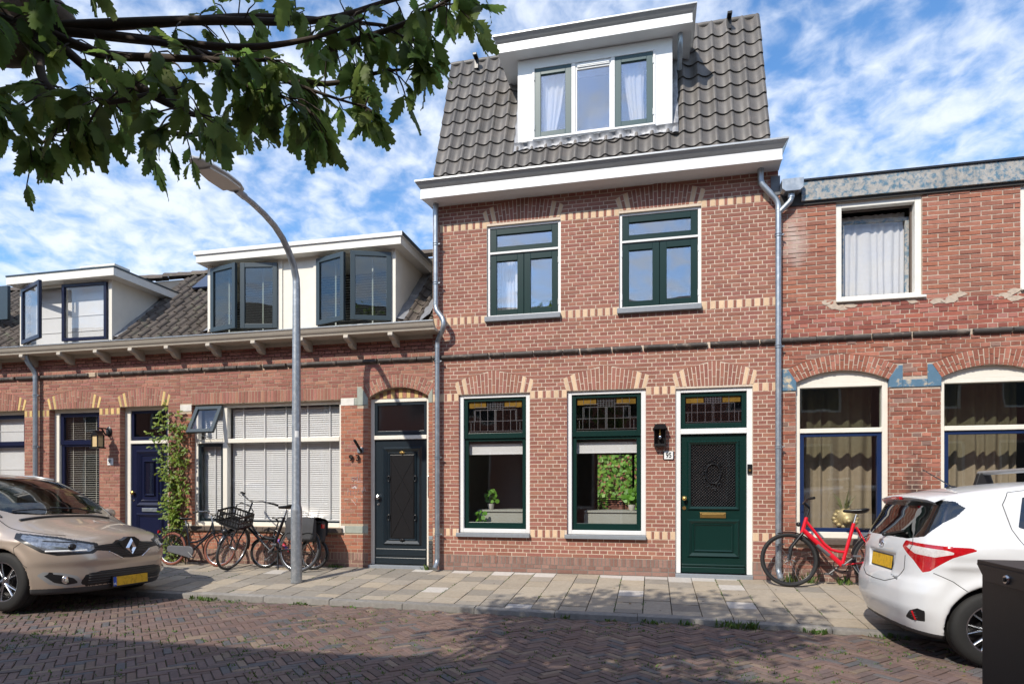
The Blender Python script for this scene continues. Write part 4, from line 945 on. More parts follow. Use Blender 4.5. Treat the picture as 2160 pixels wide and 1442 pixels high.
M_.build('grille', 'zinc', ac); MB().box(-9.552, -9.545, .36, .47, 5.22, 5.28).build('handle_recess', 'black_metal', ac); MB().box(-10.25, -10.2, .28, .58, 5.128, 5.15).box(-9.7, -9.65, .28, .58, 5.128, 5.15).build('foot', 'black_metal', ac)
ch = thing('chimney', 'small black metal chimney behind the white dormer roof edge', 'chimney', (-11.0, .85, 5.1))
MB().box(-11.2, -10.82, .7, 1.0, 5.10, 5.42).build('shaft', 'slate_paint', ch, bevel=.01); MB().box(-11.22, -11.0, .68, 1.02, 5.42, 5.45).build('cap', 'black_metal', ch)
# ---------------------------------------------------------------- worn house on the other side
H97 = thing('row_house', 'worn brick house with peeling blue fascia and arched ground floor windows', 'house', (4.2, 0, 0))
XA, XB = 1.70, 8.2
GR = [(1.921, 3.08), (3.681, 4.84), (5.9, 7.06)]; UR = [(2.429, 3.465, 3.787, 5.12), (4.584, 5.62, 3.80, 5.13)]
gh_ = [(a, b, .58, 2.86) for a, b in GR]
wall = wall_core(XA, XB, -.15, 5.30, gh_ + UR, 'mortar_worn', H97)
ar = [Arch(a + .008, b - .005, 2.715, 2.895, 3.073, .11, 2.857, 23, m='brick_worn', jt=.012) for a, b in GR]
def spr(x0, x1, z0, z1, dx, sg): return None
stones = []
for i, A in enumerate(ar):
    xl, xr = A.xl, A.xr
    lo = 1.715 if i == 0 else xl - .16
    stones.append([(lo, 2.60), (xl, 2.60), (xl, 2.72), (xl - .108, 2.893), (lo, 2.893)])
    hi = xr + .16; stones.append([(xr, 2.60), (hi, 2.60), (hi, 2.893), (xr + .108, 2.893), (xr, 2.72)])
bars = [(ar[i].xr + .162, ar[i+1].xl - .162, 2.60, 2.70) for i in range(2)]
sb = [(min(p[0] for p in q), max(p[0] for p in q), 2.60, 2.893) for q in stones] + bars
B = Bricks(); low = [(a, b, .58, 2.72) for a, b in GR] + ar + sb + [(a - .03, b + .03, .50, .58) for a, b in GR]
def mworn(rng, x, z): return 'brick_plinth' if (z < .12 or (rng.random() < .08)) else 'brick_worn'
lay(B, XA, XB, -.002, .0572, 57, low, 'cross', .225, .011, mworn, x0=.03, edge=.006)
def mgl(rng, x, z): return 'brick_glazed' if rng.random() < .9 else 'brick_upper'
lay(B, XA, XB, 3.33, .060, 7, [u for u in UR], 'cross', .225, .011, mgl)
lay(B, XA, XB, 3.75, .0605, 26, UR + [(u[0] - .03, u[1] + .05, 3.73, 3.80) for u in UR], 'run', .245, .014, 'brick_upper', x0=.1)
for A in ar: A.pieces(B)
B.build(wall, .006, .004, rough=.0022)
for A in ar: MB().prism([A.bot(t / 16) for t in range(17)] + [(A.xr, 2.87), (A.xl, 2.87)], .0, .1).build('arch_backing', 'mortar_worn', wall)
for q in stones: MB().prism(q, -.016, .05).build('springer_stone', 'blue_stone', wall, bevel=.006)
for b in bars: MB().box(b[0], b[1], -.014, .03, b[2], b[3]).build('blue_band', 'blue_stone', wall, bevel=.004)
string_course(wall, XA + .003, XB)
rng = random.Random(12)
for k in range(14):                                                           # smears of cement where a canopy was taken off
    x = rng.choice([2.45, 3.35, 3.75, 4.45]) + rng.uniform(-.15, .15); z = 3.74 + rng.uniform(-.06, .05); n = 9
    pl = [(x + rng.uniform(.03, .12) * math.cos(a), z + rng.uniform(.015, .05) * math.sin(a)) for a in [q * 2 * math.pi / n for q in range(n)]]
    MB().prism(pl, -.009 - .002 * (k % 3), .0).build('cement_patch', 'mortar_worn', wall)
for i, (a, b) in enumerate(GR):
    A = ar[i]
    w = MB().rframe(a, b, .585, 2.70, .068, .055, .17, wt=.06, wb=.085).box(a + .068, b - .068, .05, .16, 2.02, 2.082).build('window', 'cream_paint', H97, bevel=.006)
    MB().prism([(x, z - .004) for x, z in [A.bot(t / 16) for t in range(17)]] + [(A.xr, 2.702), (A.xl, 2.702)], .06, .10).build('tympanum', 'cream_paint', w)
    pane(w, a + .068, b - .068, 2.082, 2.64, .11, 'pane_dark')
    MB().rframe(a + .068, b - .068, .67, 2.02, .055, .075, .13, wt=.05, wb=.055).build('sash', 'blue_paint', w, bevel=.004)
    pane(w, a + .123, b - .123, .725, 1.97, .105, 'pane')
    curtain(a + .05, b - .05, .62, 2.68, .52, 'cloth_beige', w, 7 + i, .055, seed=i)
    MB().box(a - .02, b + .02, -.055, .10, .50, .582).build('sill', 'dark_sill', w, bevel=.01)
    reveal_bricks((a, b, .58, 2.72), 'brick_worn', wall, .06, .0572)
for i, (a, b, c_, d) in enumerate(UR):
    w = MB().rframe(a, b, c_, d, .075, .02, .16, wt=.07, wb=.065).box(a - .005, b + .04, -.045, .05, c_ - .02, c_ + .012).build('window', 'white_worn', H97, bevel=.005)
    MB().rframe(a + .075, b - .075, c_ + .065, d - .07, .02, .12, .16).build('frame_lining', 'dark_sill', w)
    s_ = MB().rframe(a + .08, b - .11, c_ + .07, d - .10, .045, -.04, 0).build('tilted_sash', 'blue_peel', w); s_.location = (0, .17, 0)
    s_.data.transform(Matrix.Translation((0, 0, c_ + .07)) @ Matrix.Rotation(R(-4), 4, 'X') @ Matrix.Rotation(R(1.6), 4, 'Y') @ Matrix.Translation((0, 0, -c_ - .07)))
    MB().box(a + .12, b - .15, -.025, -.019, c_ + .11, d - .14).build('pane', 'pane', s_).data.transform(Matrix.Translation((0, 0, c_ + .07)) @ Matrix.Rotation(R(-4), 4, 'X') @ Matrix.Translation((0, 0, -c_ - .07)))
    curtain(a + .09, b - .1, c_ + .06, d - .09, .30, 'net_white', w, 9, .022, seed=i + 20)
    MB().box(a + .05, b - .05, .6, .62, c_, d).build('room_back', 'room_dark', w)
f = MB().box(1.985, XB, -.065, -.03, 5.165, 5.425).build('fascia', 'blue_peel', H97); MB().box(1.97, XB, -.085, .5, 5.427, 5.452).build('roof_edge', 'black_metal', f)
MB().box(1.72, XB, -.03, 0, 5.12, 5.30).build('eaves_board', 'room_dark', f)
MB().box(XA + .02, XB, .0, 6, 5.30, 5.42).build('roof', 'roof_felt', H97)
h_ = MB().prism([(1.715, 5.43), (1.715, 5.30), (1.76, 5.262), (1.94, 5.262), (1.985, 5.30), (1.985, 5.43)], -.19, -.03).build('rain_hopper', 'zinc', H97, bevel=.004)
MB().tube([(1.845, -.10, 5.28), (1.845, -.10, 5.20)], .046, 14).build('outlet', 'zinc', h_, True, 50)
MB().box(1.60, 1.72, -.02, .0, 5.30, 5.56).build('lead_flashing', 'lead_dark', H95)
room(H97, XA + .03, XB, .245, 4.6, .03, 3.3, 'room_wall'); room(H97, XA + .03, XB, .7, 4.6, 3.45, 5.28, 'room_dark')
# golden lion-head planter with a palm and an orchid behind the glass
pl = thing('planter', 'gold lion head planter with spiky leaves behind the blue framed window', 'planter', (2.60, .22, .70))
M_ = MB(); M_.lathe([(.06, 0), (.105, .03), (.14, .12), (.13, .2), (.11, .235), (.095, .23)], (2.60, .23, .735), 'z', 20)
for k in range(14):
    a = k * 2 * math.pi / 14; M_.ball((2.60 + .14 * math.cos(a), .20 - .03 * abs(math.sin(a)), .85 + .11 * math.sin(a)), .04, .04, .035, 8)
M_.ball((2.60, .10, .84), .07, .06, .07, 10).ball((2.60, .05, .82), .03, .04, .025, 8)
mat('pale_gold', (.42, .34, .17), .48, 0, .2, 40, .4, 90, metal=.35); M_.build('pot', 'pale_gold', pl, True, 60)
mat('leaf_spike', (.14, .15, .06), .5, .3, .2, 20, trans=.2)
for k in range(12):
    a = random.uniform(0, 2 * math.pi); l = random.uniform(.15, .34); t = random.uniform(.15, .8)
    tip = Vector((2.60 + math.cos(a) * l * t, .23 + math.sin(a) * l * .3, .95 + l * (1.1 - t * .5))); b0 = Vector((2.60 + .03 * math.cos(a), .23, .95)); sd = Vector((math.sin(a), -math.cos(a) * .3, .3)).normalized() * .011
    mid = b0.lerp(tip, .5) + Vector((0, 0, .03)); MB().add([b0 - sd, b0 + sd, mid + sd, tip, mid - sd], [(0, 1, 2, 4), (4, 2, 3)]).build('leaf', 'leaf_spike', pl)
# ---------------------------------------------------------------- ground, pavement, kerb, road
SLOPE = .0675; ZR_ = -.200
def kerb_y(x):
    pts = [(-30, -2.05), (-3.4, -2.05), (-1.2, -2.165), (.3, -2.18), (2.1, -2.34), (4.0, -2.48), (30, -2.48)]
    for (a, b), (c_, d) in zip(pts, pts[1:]):
        if a <= x <= c_: return b + (d - b) * (x - a) / (c_ - a)
    return -2.2
mat('earth', (.10, .085, .065), .95, 0, .25, 8, .5, 60, col2=(.07, .085, .03), c2amt=.3, c2s=3)
mat('sand_joint', (.085, .068, .05), .97, 0, .3, 20, .6, 150, col2=(.055, .075, .018), c2amt=.42, c2s=2.6)
SLC = [(.36, .305, .235), (.40, .345, .27), (.325, .275, .212), (.375, .315, .235), (.31, .268, .215)]
mat('slab_sand', SLC[0], .93, .10, .14, 22, .7, 260, cols=SLC, stain=.32, stain_col=(.17, .14, .11))
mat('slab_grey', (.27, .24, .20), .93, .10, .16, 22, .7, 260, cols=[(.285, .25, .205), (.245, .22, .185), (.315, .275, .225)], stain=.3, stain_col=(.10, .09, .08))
mat('slab_pale', (.50, .465, .42), .92, .08, .12, 22, .5, 260, stain=.2, stain_col=(.3, .26, .22))
mat('kerb_stone', (.24, .225, .205), .93, .14, .2, 20, .8, 200, stain=.45, stain_col=(.10, .092, .082))
mat('asphalt_patch', (.16, .15, .135), .95, 0, .22, 40, .8, 300)
PV = [(0.156, 0.099, 0.081), (0.136, 0.090, 0.076), (0.182, 0.117, 0.092), (0.147, 0.103, 0.090), (0.113, 0.083, 0.076), (0.168, 0.108, 0.083), (0.147, 0.094, 0.078), (0.092, 0.090, 0.094), (0.154, 0.103, 0.085), (0.124, 0.085, 0.076), (0.170, 0.122, 0.092), (0.143, 0.094, 0.081), (0.163, 0.108, 0.090), (0.140, 0.097, 0.085), (0.133, 0.090, 0.078), (0.101, 0.092, 0.092), (0.149, 0.099, 0.083), (0.198, 0.145, 0.106), (0.159, 0.103, 0.085), (0.129, 0.092, 0.083)]
mat('paver', PV[0], .80, .16, .18, 24, .8, 160, cols=PV, hue=.008, stain=.30, stain_col=(.24, .185, .145))
structure(MB().add([(-400, -400, -.42), (400, -400, -.42), (400, 400, -.42), (-400, 400, -.42)], [(0, 1, 2, 3)]).build('ground', 'earth'))
# pavement bed and slabs
xs = [-16 + i * .5 for i in range(53)]
M_ = MB()
for x in xs: M_.v += [(x, kerb_y(x) + .06, SLOPE * (kerb_y(x) + .06) - .022), (x, .02, -.022), (x, kerb_y(x) + .06, -.4)]
for i in range(len(xs) - 1): a = i * 3; M_.f += [(a, a + 3, a + 4, a + 1), (a, a + 2, a + 5, a + 3)]; M_.m += [0, 0]
pav = structure(M_.build('pavement', 'sand_joint'))
slab_me = {m: MB().box(-.5, .5, -.5, .5, -.5, .5).mesh('slab_' + m, m) for m in ('slab_sand', 'slab_grey', 'slab_pale')}
rng = random.Random(21); slabs = []; PT = .32
for c in range(-44, 26):
    xa = -.10 + c * PT; xm = xa + PT / 2
    y = kerb_y(xm) + .125; first = True; row = 0
    while y < -.03:
        L = .31 if not (first and c % 2) else .31 * (.55 + .1 * rng.random()); y1 = min(y + L, -.006); first = False
        if -.006 - y1 < .05: y1 = -.006
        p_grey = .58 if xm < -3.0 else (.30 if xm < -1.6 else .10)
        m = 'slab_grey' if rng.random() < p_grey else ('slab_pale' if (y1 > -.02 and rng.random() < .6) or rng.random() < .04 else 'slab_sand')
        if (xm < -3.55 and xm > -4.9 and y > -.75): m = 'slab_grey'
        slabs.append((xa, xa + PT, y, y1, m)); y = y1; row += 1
slabs.sort(key=lambda s: (Vector(((s[0]+s[1])/2, (s[2]+s[3])/2, 0)) - CAMP).length + (0 if -8.6 < s[0] < 4.6 else 30))
J = MB(); jm = ['slab_sand', 'slab_grey', 'slab_pale']
for k, (a, b, c_, d, m) in enumerate(slabs):
    g = .011; cx, cy = (a + b) / 2, (c_ + d) / 2; dz = rng.uniform(-.004, .003)
    if k < 300:
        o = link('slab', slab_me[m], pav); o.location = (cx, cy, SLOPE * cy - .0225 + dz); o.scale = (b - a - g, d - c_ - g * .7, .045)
        o.rotation_euler = (math.atan(SLOPE) + rng.uniform(-.008, .008), rng.uniform(-.008, .008), rng.uniform(-.006, .006))
    else:
        n = len(J.v); J.v += [(a + g/2, c_ + g/2, SLOPE*c_ + dz), (b - g/2, c_ + g/2, SLOPE*c_ + dz), (b - g/2, d - g/2, SLOPE*d + dz), (a + g/2, d - g/2, SLOPE*d + dz), (a + g/2, c_ + g/2, SLOPE*c_ - .03), (b - g/2, c_ + g/2, SLOPE*c_ - .03), (b - g/2, d - g/2, SLOPE*d - .03), (a + g/2, d - g/2, SLOPE*d - .03)]
        J.f += [(n, n+1, n+2, n+3), (n, n+4, n+5, n+1), (n+1, n+5, n+6, n+2), (n+2, n+6, n+7, n+3), (n+3, n+7, n+4, n)]; J.m += [jm.index(m)] * 5
if J.v: stuff(J.build('distant_slabs', jm, pav, fix=False))
# kerb stones
kerb = structure(MB().prism([(-.0, -.4), (-.0, -.22), (-.02, -.22), (-.02, -.4)], -16, 10, 'x').build('kerb', 'earth')); kerb.location = (0, -2.0, 0)
rng = random.Random(3); x = -15.6
while x < 9:
    L = rng.uniform(.92, 1.02); xa, xb = x + .004, x + L - .004; x += L; dz = rng.uniform(-.006, .006); vs = []
    prof = [(.0, -.30), (.0, -.012), (.004, -.004), (.014, 0), (.116, 0), (.12, -.006), (.12, -.3)]
    for xx in (xa, (xa + xb) / 2, xb):
        ky = kerb_y(xx) + rng.uniform(-.003, .003)
        for yy, z in prof: vs.append((xx, ky + yy, SLOPE * (ky + .06) + z + dz + (SLOPE * (yy - .06) if z > -.1 else 0)))
    n = len(prof); fs = [tuple(range(n)), tuple(range(3*n - 1, 2*n - 1, -1))]
    for r_ in range(2):
        for i in range(n - 1): a = r_*n + i; fs.append((a, a + n, a + n + 1, a + 1))
    MB().add([(a, b + 2.0, c_) for a, b, c_ in vs], fs).build('kerb_stone', 'kerb_stone', kerb, True, 30)
# road bed and clinker pavers in herringbone
def road_z(x, y): return ZR_ + .035 * min(1, max(0, (-2.2 - y) / 3.0)) + .012 * noise.noise(Vector((x * .55, y * .55, 3.3)))
M_ = MB(); nx, ny = 52, 18
for j in range(ny + 1):
    for i in range(nx + 1): xx = -16 + i * .5; yy = -2.02 - j * .46; M_.v.append((xx, yy, road_z(xx, yy) - .012))
for j in range(ny):
    for i in range(nx): a = j*(nx+1) + i; M_.f.append((a, a+nx+1, a+nx+2, a+1)); M_.m.append(0)
road = structure(M_.build('road', 'sand_joint'))
W_ = .0700; N_ = 3; rng = random.Random(8); pav_l = []
ca, sa = math.cos(R(45)), math.sin(R(45))
for k in range(-170, 170):
    for b in range(-30, 31):
        for hv in (0, 1):
            x0, y0 = (k + 2*N_*b, k) if hv == 0 else (k + N_ + 2*N_*b, k - N_ + 1)
            lx, ly = (N_, 1) if hv == 0 else (1, N_)
            cx, cy = (x0 + lx/2) * W_, (y0 + ly/2) * W_
            X, Y = cx * ca - cy * sa - 2.0, cx * sa + cy * ca - 5.0
            if not (-13.2 < X < 7.2 and -8.4 < Y < kerb_y(X) - .03): continue
            pav_l.append((X, Y, 45 if hv == 0 else 135))
def vis(p):
    sx, sy = C2(p[0], -.19, p[1]); return -30 < sx < 2190 and sy < 1470
pav_l.sort(key=lambda p: (Vector((p[0], p[1], -.2)) - CAMP).length + (0 if (vis(p) and p[1] > -6) else 40))
PM = []
for q in range(4):
    r2 = random.Random(q); l, w2, h = N_*W_/2 - .0045, W_/2 - .0045, .05; b = .0035
    M_ = MB(); M_.v = [(-l, -w2, -h), (l, -w2, -h), (l, w2, -h), (-l, w2, -h), (-l, -w2, -b), (l, -w2, -b), (l, w2, -b), (-l, w2, -b)] + [(sx*(l - b*1.5) + r2.uniform(-.002, .002), sy*(w2 - b*1.5) + r2.uniform(-.002, .002), r2.uniform(-.001, .001)) for sx, sy in ((-1, -1), (1, -1), (1, 1), (-1, 1))]
    M_.f = [(8, 9, 10, 11)] + [(4+i, 4+(i+1) % 4, 8+(i+1) % 4, 8+i) for i in range(4)] + [(i, (i+1) % 4, 4+(i+1) % 4, 4+i) for i in range(4)]; M_.m = [0]*9
    PM.append(M_)
PMe = [m.mesh('paver', 'paver') for m in PM]
J = MB(); JV = []
for k, (X, Y, an) in enumerate(pav_l):
    z = road_z(X, Y) + rng.uniform(-.0035, .0035); q = rng.randrange(4); rx, ry, rz = rng.uniform(-.02, .02), rng.uniform(-.014, .014), R(an) + rng.uniform(-.02, .02)
    mtx = Matrix.Translation((X, Y, z)) @ Matrix.Rotation(rz, 4, 'Z') @ Matrix.Rotation(ry, 4, 'Y') @ Matrix.Rotation(rx, 4, 'X')
    if k < 300: o = link('paver', PMe[q], road); o.matrix_local = mtx
    else:
        n = len(J.v); J.v += [tuple(mtx @ Vector(v)) for v in PM[q].v]; J.f += [tuple(i + n for i in f) for f in PM[q].f]
J.m = [0] * len(J.f); stuff(J.build('paving', 'paver', road, fix=False))
# ---------------------------------------------------------------- terrace across the street (seen as reflections)
OP = thing('terrace', 'row of brick houses across the street mirrored in the window panes', 'house', (-2, -10.4, 0))
oy = -10.35
hol = []
for k in range(12):
    xh = -40 + k * 5.2; hol += [(xh + .6, xh + 1.8, .6, 2.6), (xh + 2.6, xh + 3.6, 0, 2.6), (xh + .6, xh + 1.7, 3.5, 4.9), (xh + 2.7, xh + 3.8, 3.5, 4.9)]
ow = wall_core(-44, 24, -.3, 5.3, hol, 'brick_old', OP, oy - .25, oy)
for (a, b, c_, d) in hol:
    MB().rframe(a, b, c_, d, .07, oy - .14, oy - .06).build('window', 'cream_paint', OP); MB().box(a + .06, b - .06, oy - .12, oy - .11, c_ + .05, d - .05).build('pane', 'black_satin', OP)
MB().box(-44, 24, oy + .0, oy + .33, 5.20, 5.36).build('gutter', 'cream_paint', OP)
MB().prism([(oy + .2, 5.34), (oy - 3.8, 8.3), (oy - 7.8, 5.34)], -44, 24, 'x').build('roof', 'tile_old', OP)
for k in range(8):
    xd = -38 + k * 6.4; MB().prism([(xd, 5.3), (xd + 2.0, 5.3), (xd + 2.0, 6.3), (xd + 1.0, 7.0), (xd, 6.3)], oy - 3.4, oy - 1.2).build('dormer', 'brick_orange', OP); MB().box(xd + .4, xd + 1.6, oy - 1.21, oy - 1.15, 5.6, 6.3).build('dormer_window', 'black_satin', OP)
structure(MB().box(-44, 24, oy, -8.45, -.4, -.06).build('far_pavement', 'slab_grey'))
# ---------------------------------------------------------------- garden seen through the house
gw = tag(MB().box(-6, 5, 12.5, 12.7, -.3, 3.0).build('garden_wall', 'brick_upper'), 'sunlit brick garden wall seen through the green framed window', 'wall')
mat('ivy_leaf', (.16, .33, .04), .5, .3, .2, 20, trans=.3, hue=.02)
M_ = MB(); rng = random.Random(2)
for k in range(4400):
    x, z = rng.uniform(-4, 3), rng.uniform(0, 3.1)
    if noise.noise(Vector((x * .9, z * .9, 1))) < -.30 and not z > 2.3: continue
    y = 12.48 - rng.random() * .25; s_ = rng.uniform(.09, .16); a, b = rng.uniform(0, 6.28), rng.uniform(-.6, .6)
    u = Vector((math.cos(a), b * .5, math.sin(a))) * s_; v = Vector((-math.sin(a), .4 * rng.uniform(-1, 1), math.cos(a))) * s_
    p = Vector((x, y, z)); M_.add([p - u * .5, p - v * .45, p + u * .6, p + v * .45], [(0, 1, 2, 3)])
stuff(M_.build('ivy', 'ivy_leaf', None, fix=False), 'green ivy covering the sunlit garden wall behind the house', 'ivy')
# ---------------------------------------------------------------- lamp post
lp = thing('street_lamp', 'tall galvanised street lamp post with curved arm and flat grey head', 'street lamp', (-4.95, -1.197, -.08))
bx_, by_ = -4.95, -1.197
MB().lathe([(.077, -.08), (.077, .95), (.075, .98), (.062, 1.03), (.060, 2.6), (.052, 4.1)], (bx_, by_, 0), 'z', 24).build('pole', 'galvanised', lp, True, 40)
arm = [(bx_, -1.197, 4.10), (bx_, -1.205, 4.25), (bx_, -1.27, 4.42), (bx_, -1.39, 4.57), (bx_, -1.54, 4.70), (bx_, -1.72, 4.79), (bx_, -1.95, 4.85), (bx_ + .005, -2.2, 4.88), (bx_ + .01, -2.42, 4.89)]
sm = []
for i in range(len(arm) - 1):
    for k in range(3): sm.append(tuple(a + (b - a) * k / 3 for a, b in zip(arm[i], arm[i+1])))
sm.append(arm[-1]); MB().tube(sm, [.052 - .018 * i / len(sm) for i in range(len(sm))], 16).build('arm', 'galvanised', lp, True, 60)
MB().tube([(bx_ + .01, -2.36, 4.888), (bx_ + .01, -2.52, 4.90)], .045, 14).build('socket', 'zinc', lp, True, 50)
mat('lamp_head', (.42, .43, .43), .45, 0, .05, 10); mat('lamp_glass', (.62, .60, .55), .3, 0, .05, 10)
M_ = MB(); sec = [(-2.46, .05, .03), (-2.50, .10, .05), (-2.62, .145, .065), (-2.85, .155, .07), (-3.05, .135, .06), (-3.2, .09, .045), (-3.26, .03, .025)]
for y, w, h in sec:
    for k in range(16): a = 2 * math.pi * k / 16; M_.v.append((bx_ + .01 + w * math.cos(a), y, 4.90 + (h * math.sin(a) if math.sin(a) > 0 else h * .35 * math.sin(a))))
for i in range(len(sec) - 1):
    for k in range(16): M_.f.append((i*16+k, i*16+(k+1) % 16, (i+1)*16+(k+1) % 16, (i+1)*16+k)); M_.m.append(0)
M_.f += [tuple(range(16)), tuple(range(6*16, 7*16))]; M_.m += [0, 0]
M_.build('lamp_head', 'lamp_head', lp, True, 60)
MB().prism([(bx_ - .11, -2.60), (bx_ + .13, -2.60), (bx_ + .14, -2.85), (bx_ + .10, -3.08), (bx_ - .08, -3.08), (bx_ - .12, -2.85)], 4.862, 4.885, 'z').build('lamp_glass', 'lamp_glass', lp)
MB().lathe([(.0618, 0), (.0620, .09)], (bx_, by_, 1.99), 'z', 24, ang=.9).build('sticker', 'enamel_white', lp, True).data.transform(Matrix.Translation((bx_, by_, 0)) @ Matrix.Rotation(R(-80), 4, 'Z') @ Matrix.Translation((-bx_, -by_, 0)))
# ---------------------------------------------------------------- wall lamps, number plates, bell
wl1 = thing('wall_lamp', 'dark lantern with amber glass on a curled bracket beside the navy door', 'wall lamp', (-9.38, -.02, 2.2))
mat('amber_glass', (.62, .46, .24), .35, 0, .1, 20); cx, cy = -9.40, -.24
MB().lathe([(.0, 0), (.055, 0), (.06, .012), (.05, .02), (0, .024)], (0, 0, 0), 'y', 16).build('back_plate', 'black_metal', wl1, True, 50).data.transform(Matrix.Translation((cx, -.006, 2.27)) @ Matrix.Diagonal((1, -1, 1.5, 1)))
MB().tube([(cx, -.02, 2.22), (cx, -.07, 2.20), (cx, -.12, 2.25), (cx, -.15, 2.30), (cx, -.20, 2.315), (cx, -.25, 2.30)], .014, 8).tube([(cx, -.03, 2.31), (cx, -.10, 2.32), (cx, -.24, 2.31)], .012, 8).build('bracket', 'black_metal', wl1, True, 60)
MB().prism([(-.02, 0), (.02, 0), (.035, -.05), (.085, -.09), (-.085, -.09), (-.035, -.05)], -.075, .075).build('roof_cap', 'black_metal', wl1).data.transform(Matrix.Translation((cx, cy, 2.27)))
M_ = MB()
for sx in (-1, 1):
    for sy in (-1, 1): M_.box(cx + sx*.062 - .008, cx + sx*.062 + .008, cy + sy*.062 - .008, cy + sy*.062 + .008, 1.985, 2.185)
M_.box(cx - .085, cx + .085, cy - .085, cy + .085, 1.96, 1.985); M_.build('cage', 'black_metal', wl1); MB().box(cx - .056, cx + .056, cy - .056, cy + .056, 1.985, 2.18).build('lamp_glass', 'amber_glass', wl1)
wl2 = thing('wall_lamp', 'black boxy lantern with a clear bulb beside the green door', 'wall lamp', (.113, -.02, 2.0))
cx = .113
MB().box(cx - .10, cx + .10, -.012, -.004, 1.84, 2.15).box(cx - .098, cx - .085, -.13, -.012, 1.86, 2.12).box(cx + .085, cx + .098, -.13, -.012, 1.86, 2.12).box(cx - .098, cx + .098, -.135, -.012, 1.835, 1.86).box(cx - .085, cx + .085, -.135, -.128, 1.86, 1.875).build('case', 'black_satin', wl2, bevel=.003)
MB().prism([(cx - .12, 2.12), (cx + .12, 2.12), (cx + .085, 2.175), (cx + .085, 2.19), (cx + .095, 2.20), (cx - .095, 2.20), (cx - .085, 2.19), (cx - .085, 2.175)], -.155, -.006).build('hood', 'black_satin', wl2)
MB().ball((cx, -.075, 1.985), .036, .036, .042, 14).build('bulb', 'chrome', wl2, True, 180); MB().tube([(cx, -.075, 2.02), (cx, -.075, 2.12)], .018, 10).build('fitting', 'brass', wl2, True, 50)
for c_o in wl2.children: c_o.data.transform(Matrix.Translation((cx, -.004, 2.02)) @ Matrix.Diagonal((.84, .9, .86, 1)) @ Matrix.Translation((-cx, .004, -2.02)))
n95 = thing('number_plate', 'white enamel house number plate 95 below the black wall lamp', 'house number', (.234, -.01, 1.734))
MB().box(.158, .310, -.020, -.004, 1.675, 1.795).build('plate', 'ink', n95, bevel=.012); MB().box(.172, .296, -.026, -.019, 1.680, 1.790).build('face', 'enamel_white', n95, bevel=.004)
text_mesh(None, '95', .105, (.234, -.0275, 1.735), 'ink', 'digits', n95, bold=True, sx=.78)
n91 = thing('number_plate', 'small white house number plate 91 below the amber lantern', 'house number', (-9.366, -.01, 1.737))
MB().box(-9.43, -9.31, -.020, -.004, 1.675, 1.80).build('plate', 'enamel_white', n91, bevel=.006); text_mesh(None, '91', .10, (-9.37, -.022, 1.738), 'ink', 'digits', n91, bold=True, sx=.75)
n93 = thing('house_number', 'dark metal digits 93 screwed to the orange brick pier', 'house number', (-4.643, -.02, 1.747))
for dx, ch_ in ((-.062, '9'), (.055, '3')): text_mesh(None, ch_, .135, (-4.643 + dx, -.035, 1.747), 'black_metal', 'digit', n93, ext=.012, bold=True)
fl = thing('flag_holder', 'empty black flag pole socket on the brick pier above number 93', 'flag holder', (-4.53, -.02, 1.86))
MB().box(-4.60, -4.50, -.03, .0, 1.83, 1.92).build('back_plate', 'zinc', fl, bevel=.004); MB().tube([(-4.53, -.02, 1.85), (-4.55, -.22, 2.02)], .022, 12).build('socket', 'black_metal', fl, True, 50)
bell = thing('doorbell', 'small black doorbell on the white door frame', 'doorbell', (1.33, .02, 1.53))
MB().box(1.300, 1.362, -.0, .032, 1.47, 1.60).build('body', 'black_satin', bell, bevel=.004); MB().lathe([(0, 0), (.016, 0), (.016, .004), (0, .006)], (1.331, -.004, 1.515), 'y', 14).build('button', 'brass', bell, True)
mat('chalk', (.78, .74, .72), .95, 0, .2, 60)
chk = tag(MB().box(0, .001, 0, .001, 0, .001).build('chalk_writing', 'chalk'), 'white chalk scribbles on the orange brick pier below number 93', 'chalk')
M_ = MB(); zc = lambda a, b: (-4.9 + (a - 8) / 488 * .475, 1.9 - (b - 290) / 1150 * 1.09)
for st in ([(245, 775), (215, 785), (215, 800), (240, 815), (235, 840), (210, 842)], [(290, 780), (262, 790), (258, 825), (275, 842), (290, 830)], [(300, 780), (310, 838)], [(313, 705), (313, 840)], [(345, 702), (345, 850)], [(368, 790), (370, 845)], [(300, 855), (420, 850)], [(150, 960), (132, 1075)], [(128, 1020), (180, 1000)], [(190, 985), (185, 1075)], [(235, 1000), (232, 1075)], [(285, 985), (280, 1050)], [(330, 960), (325, 1040), (350, 1030)], [(385, 950), (395, 1040)], [(430, 935), (395, 1045)], [(430, 935), (460, 1020)], [(405, 1000), (450, 990)], [(205, 1150), (285, 1245)], [(250, 1100), (300, 1130), (290, 1190)], [(375, 1080), (395, 1110), (380, 1165)], [(80, 1150), (150, 1145)]):
    M_.tube([(zc(*p)[0], -.0062, zc(*p)[1]) for p in st], .0062, 4, flat=.4)
rng = random.Random(6)
for k in range(9): x, z = zc(rng.uniform(222, 300), rng.uniform(915, 970)); M_.box(x - .015, x + .015, -.0068, -.004, z - .004, z + .004)
me = M_.mesh('chalk_writing', 'chalk'); chk.data = me; chk['kind'] = 'stuff'
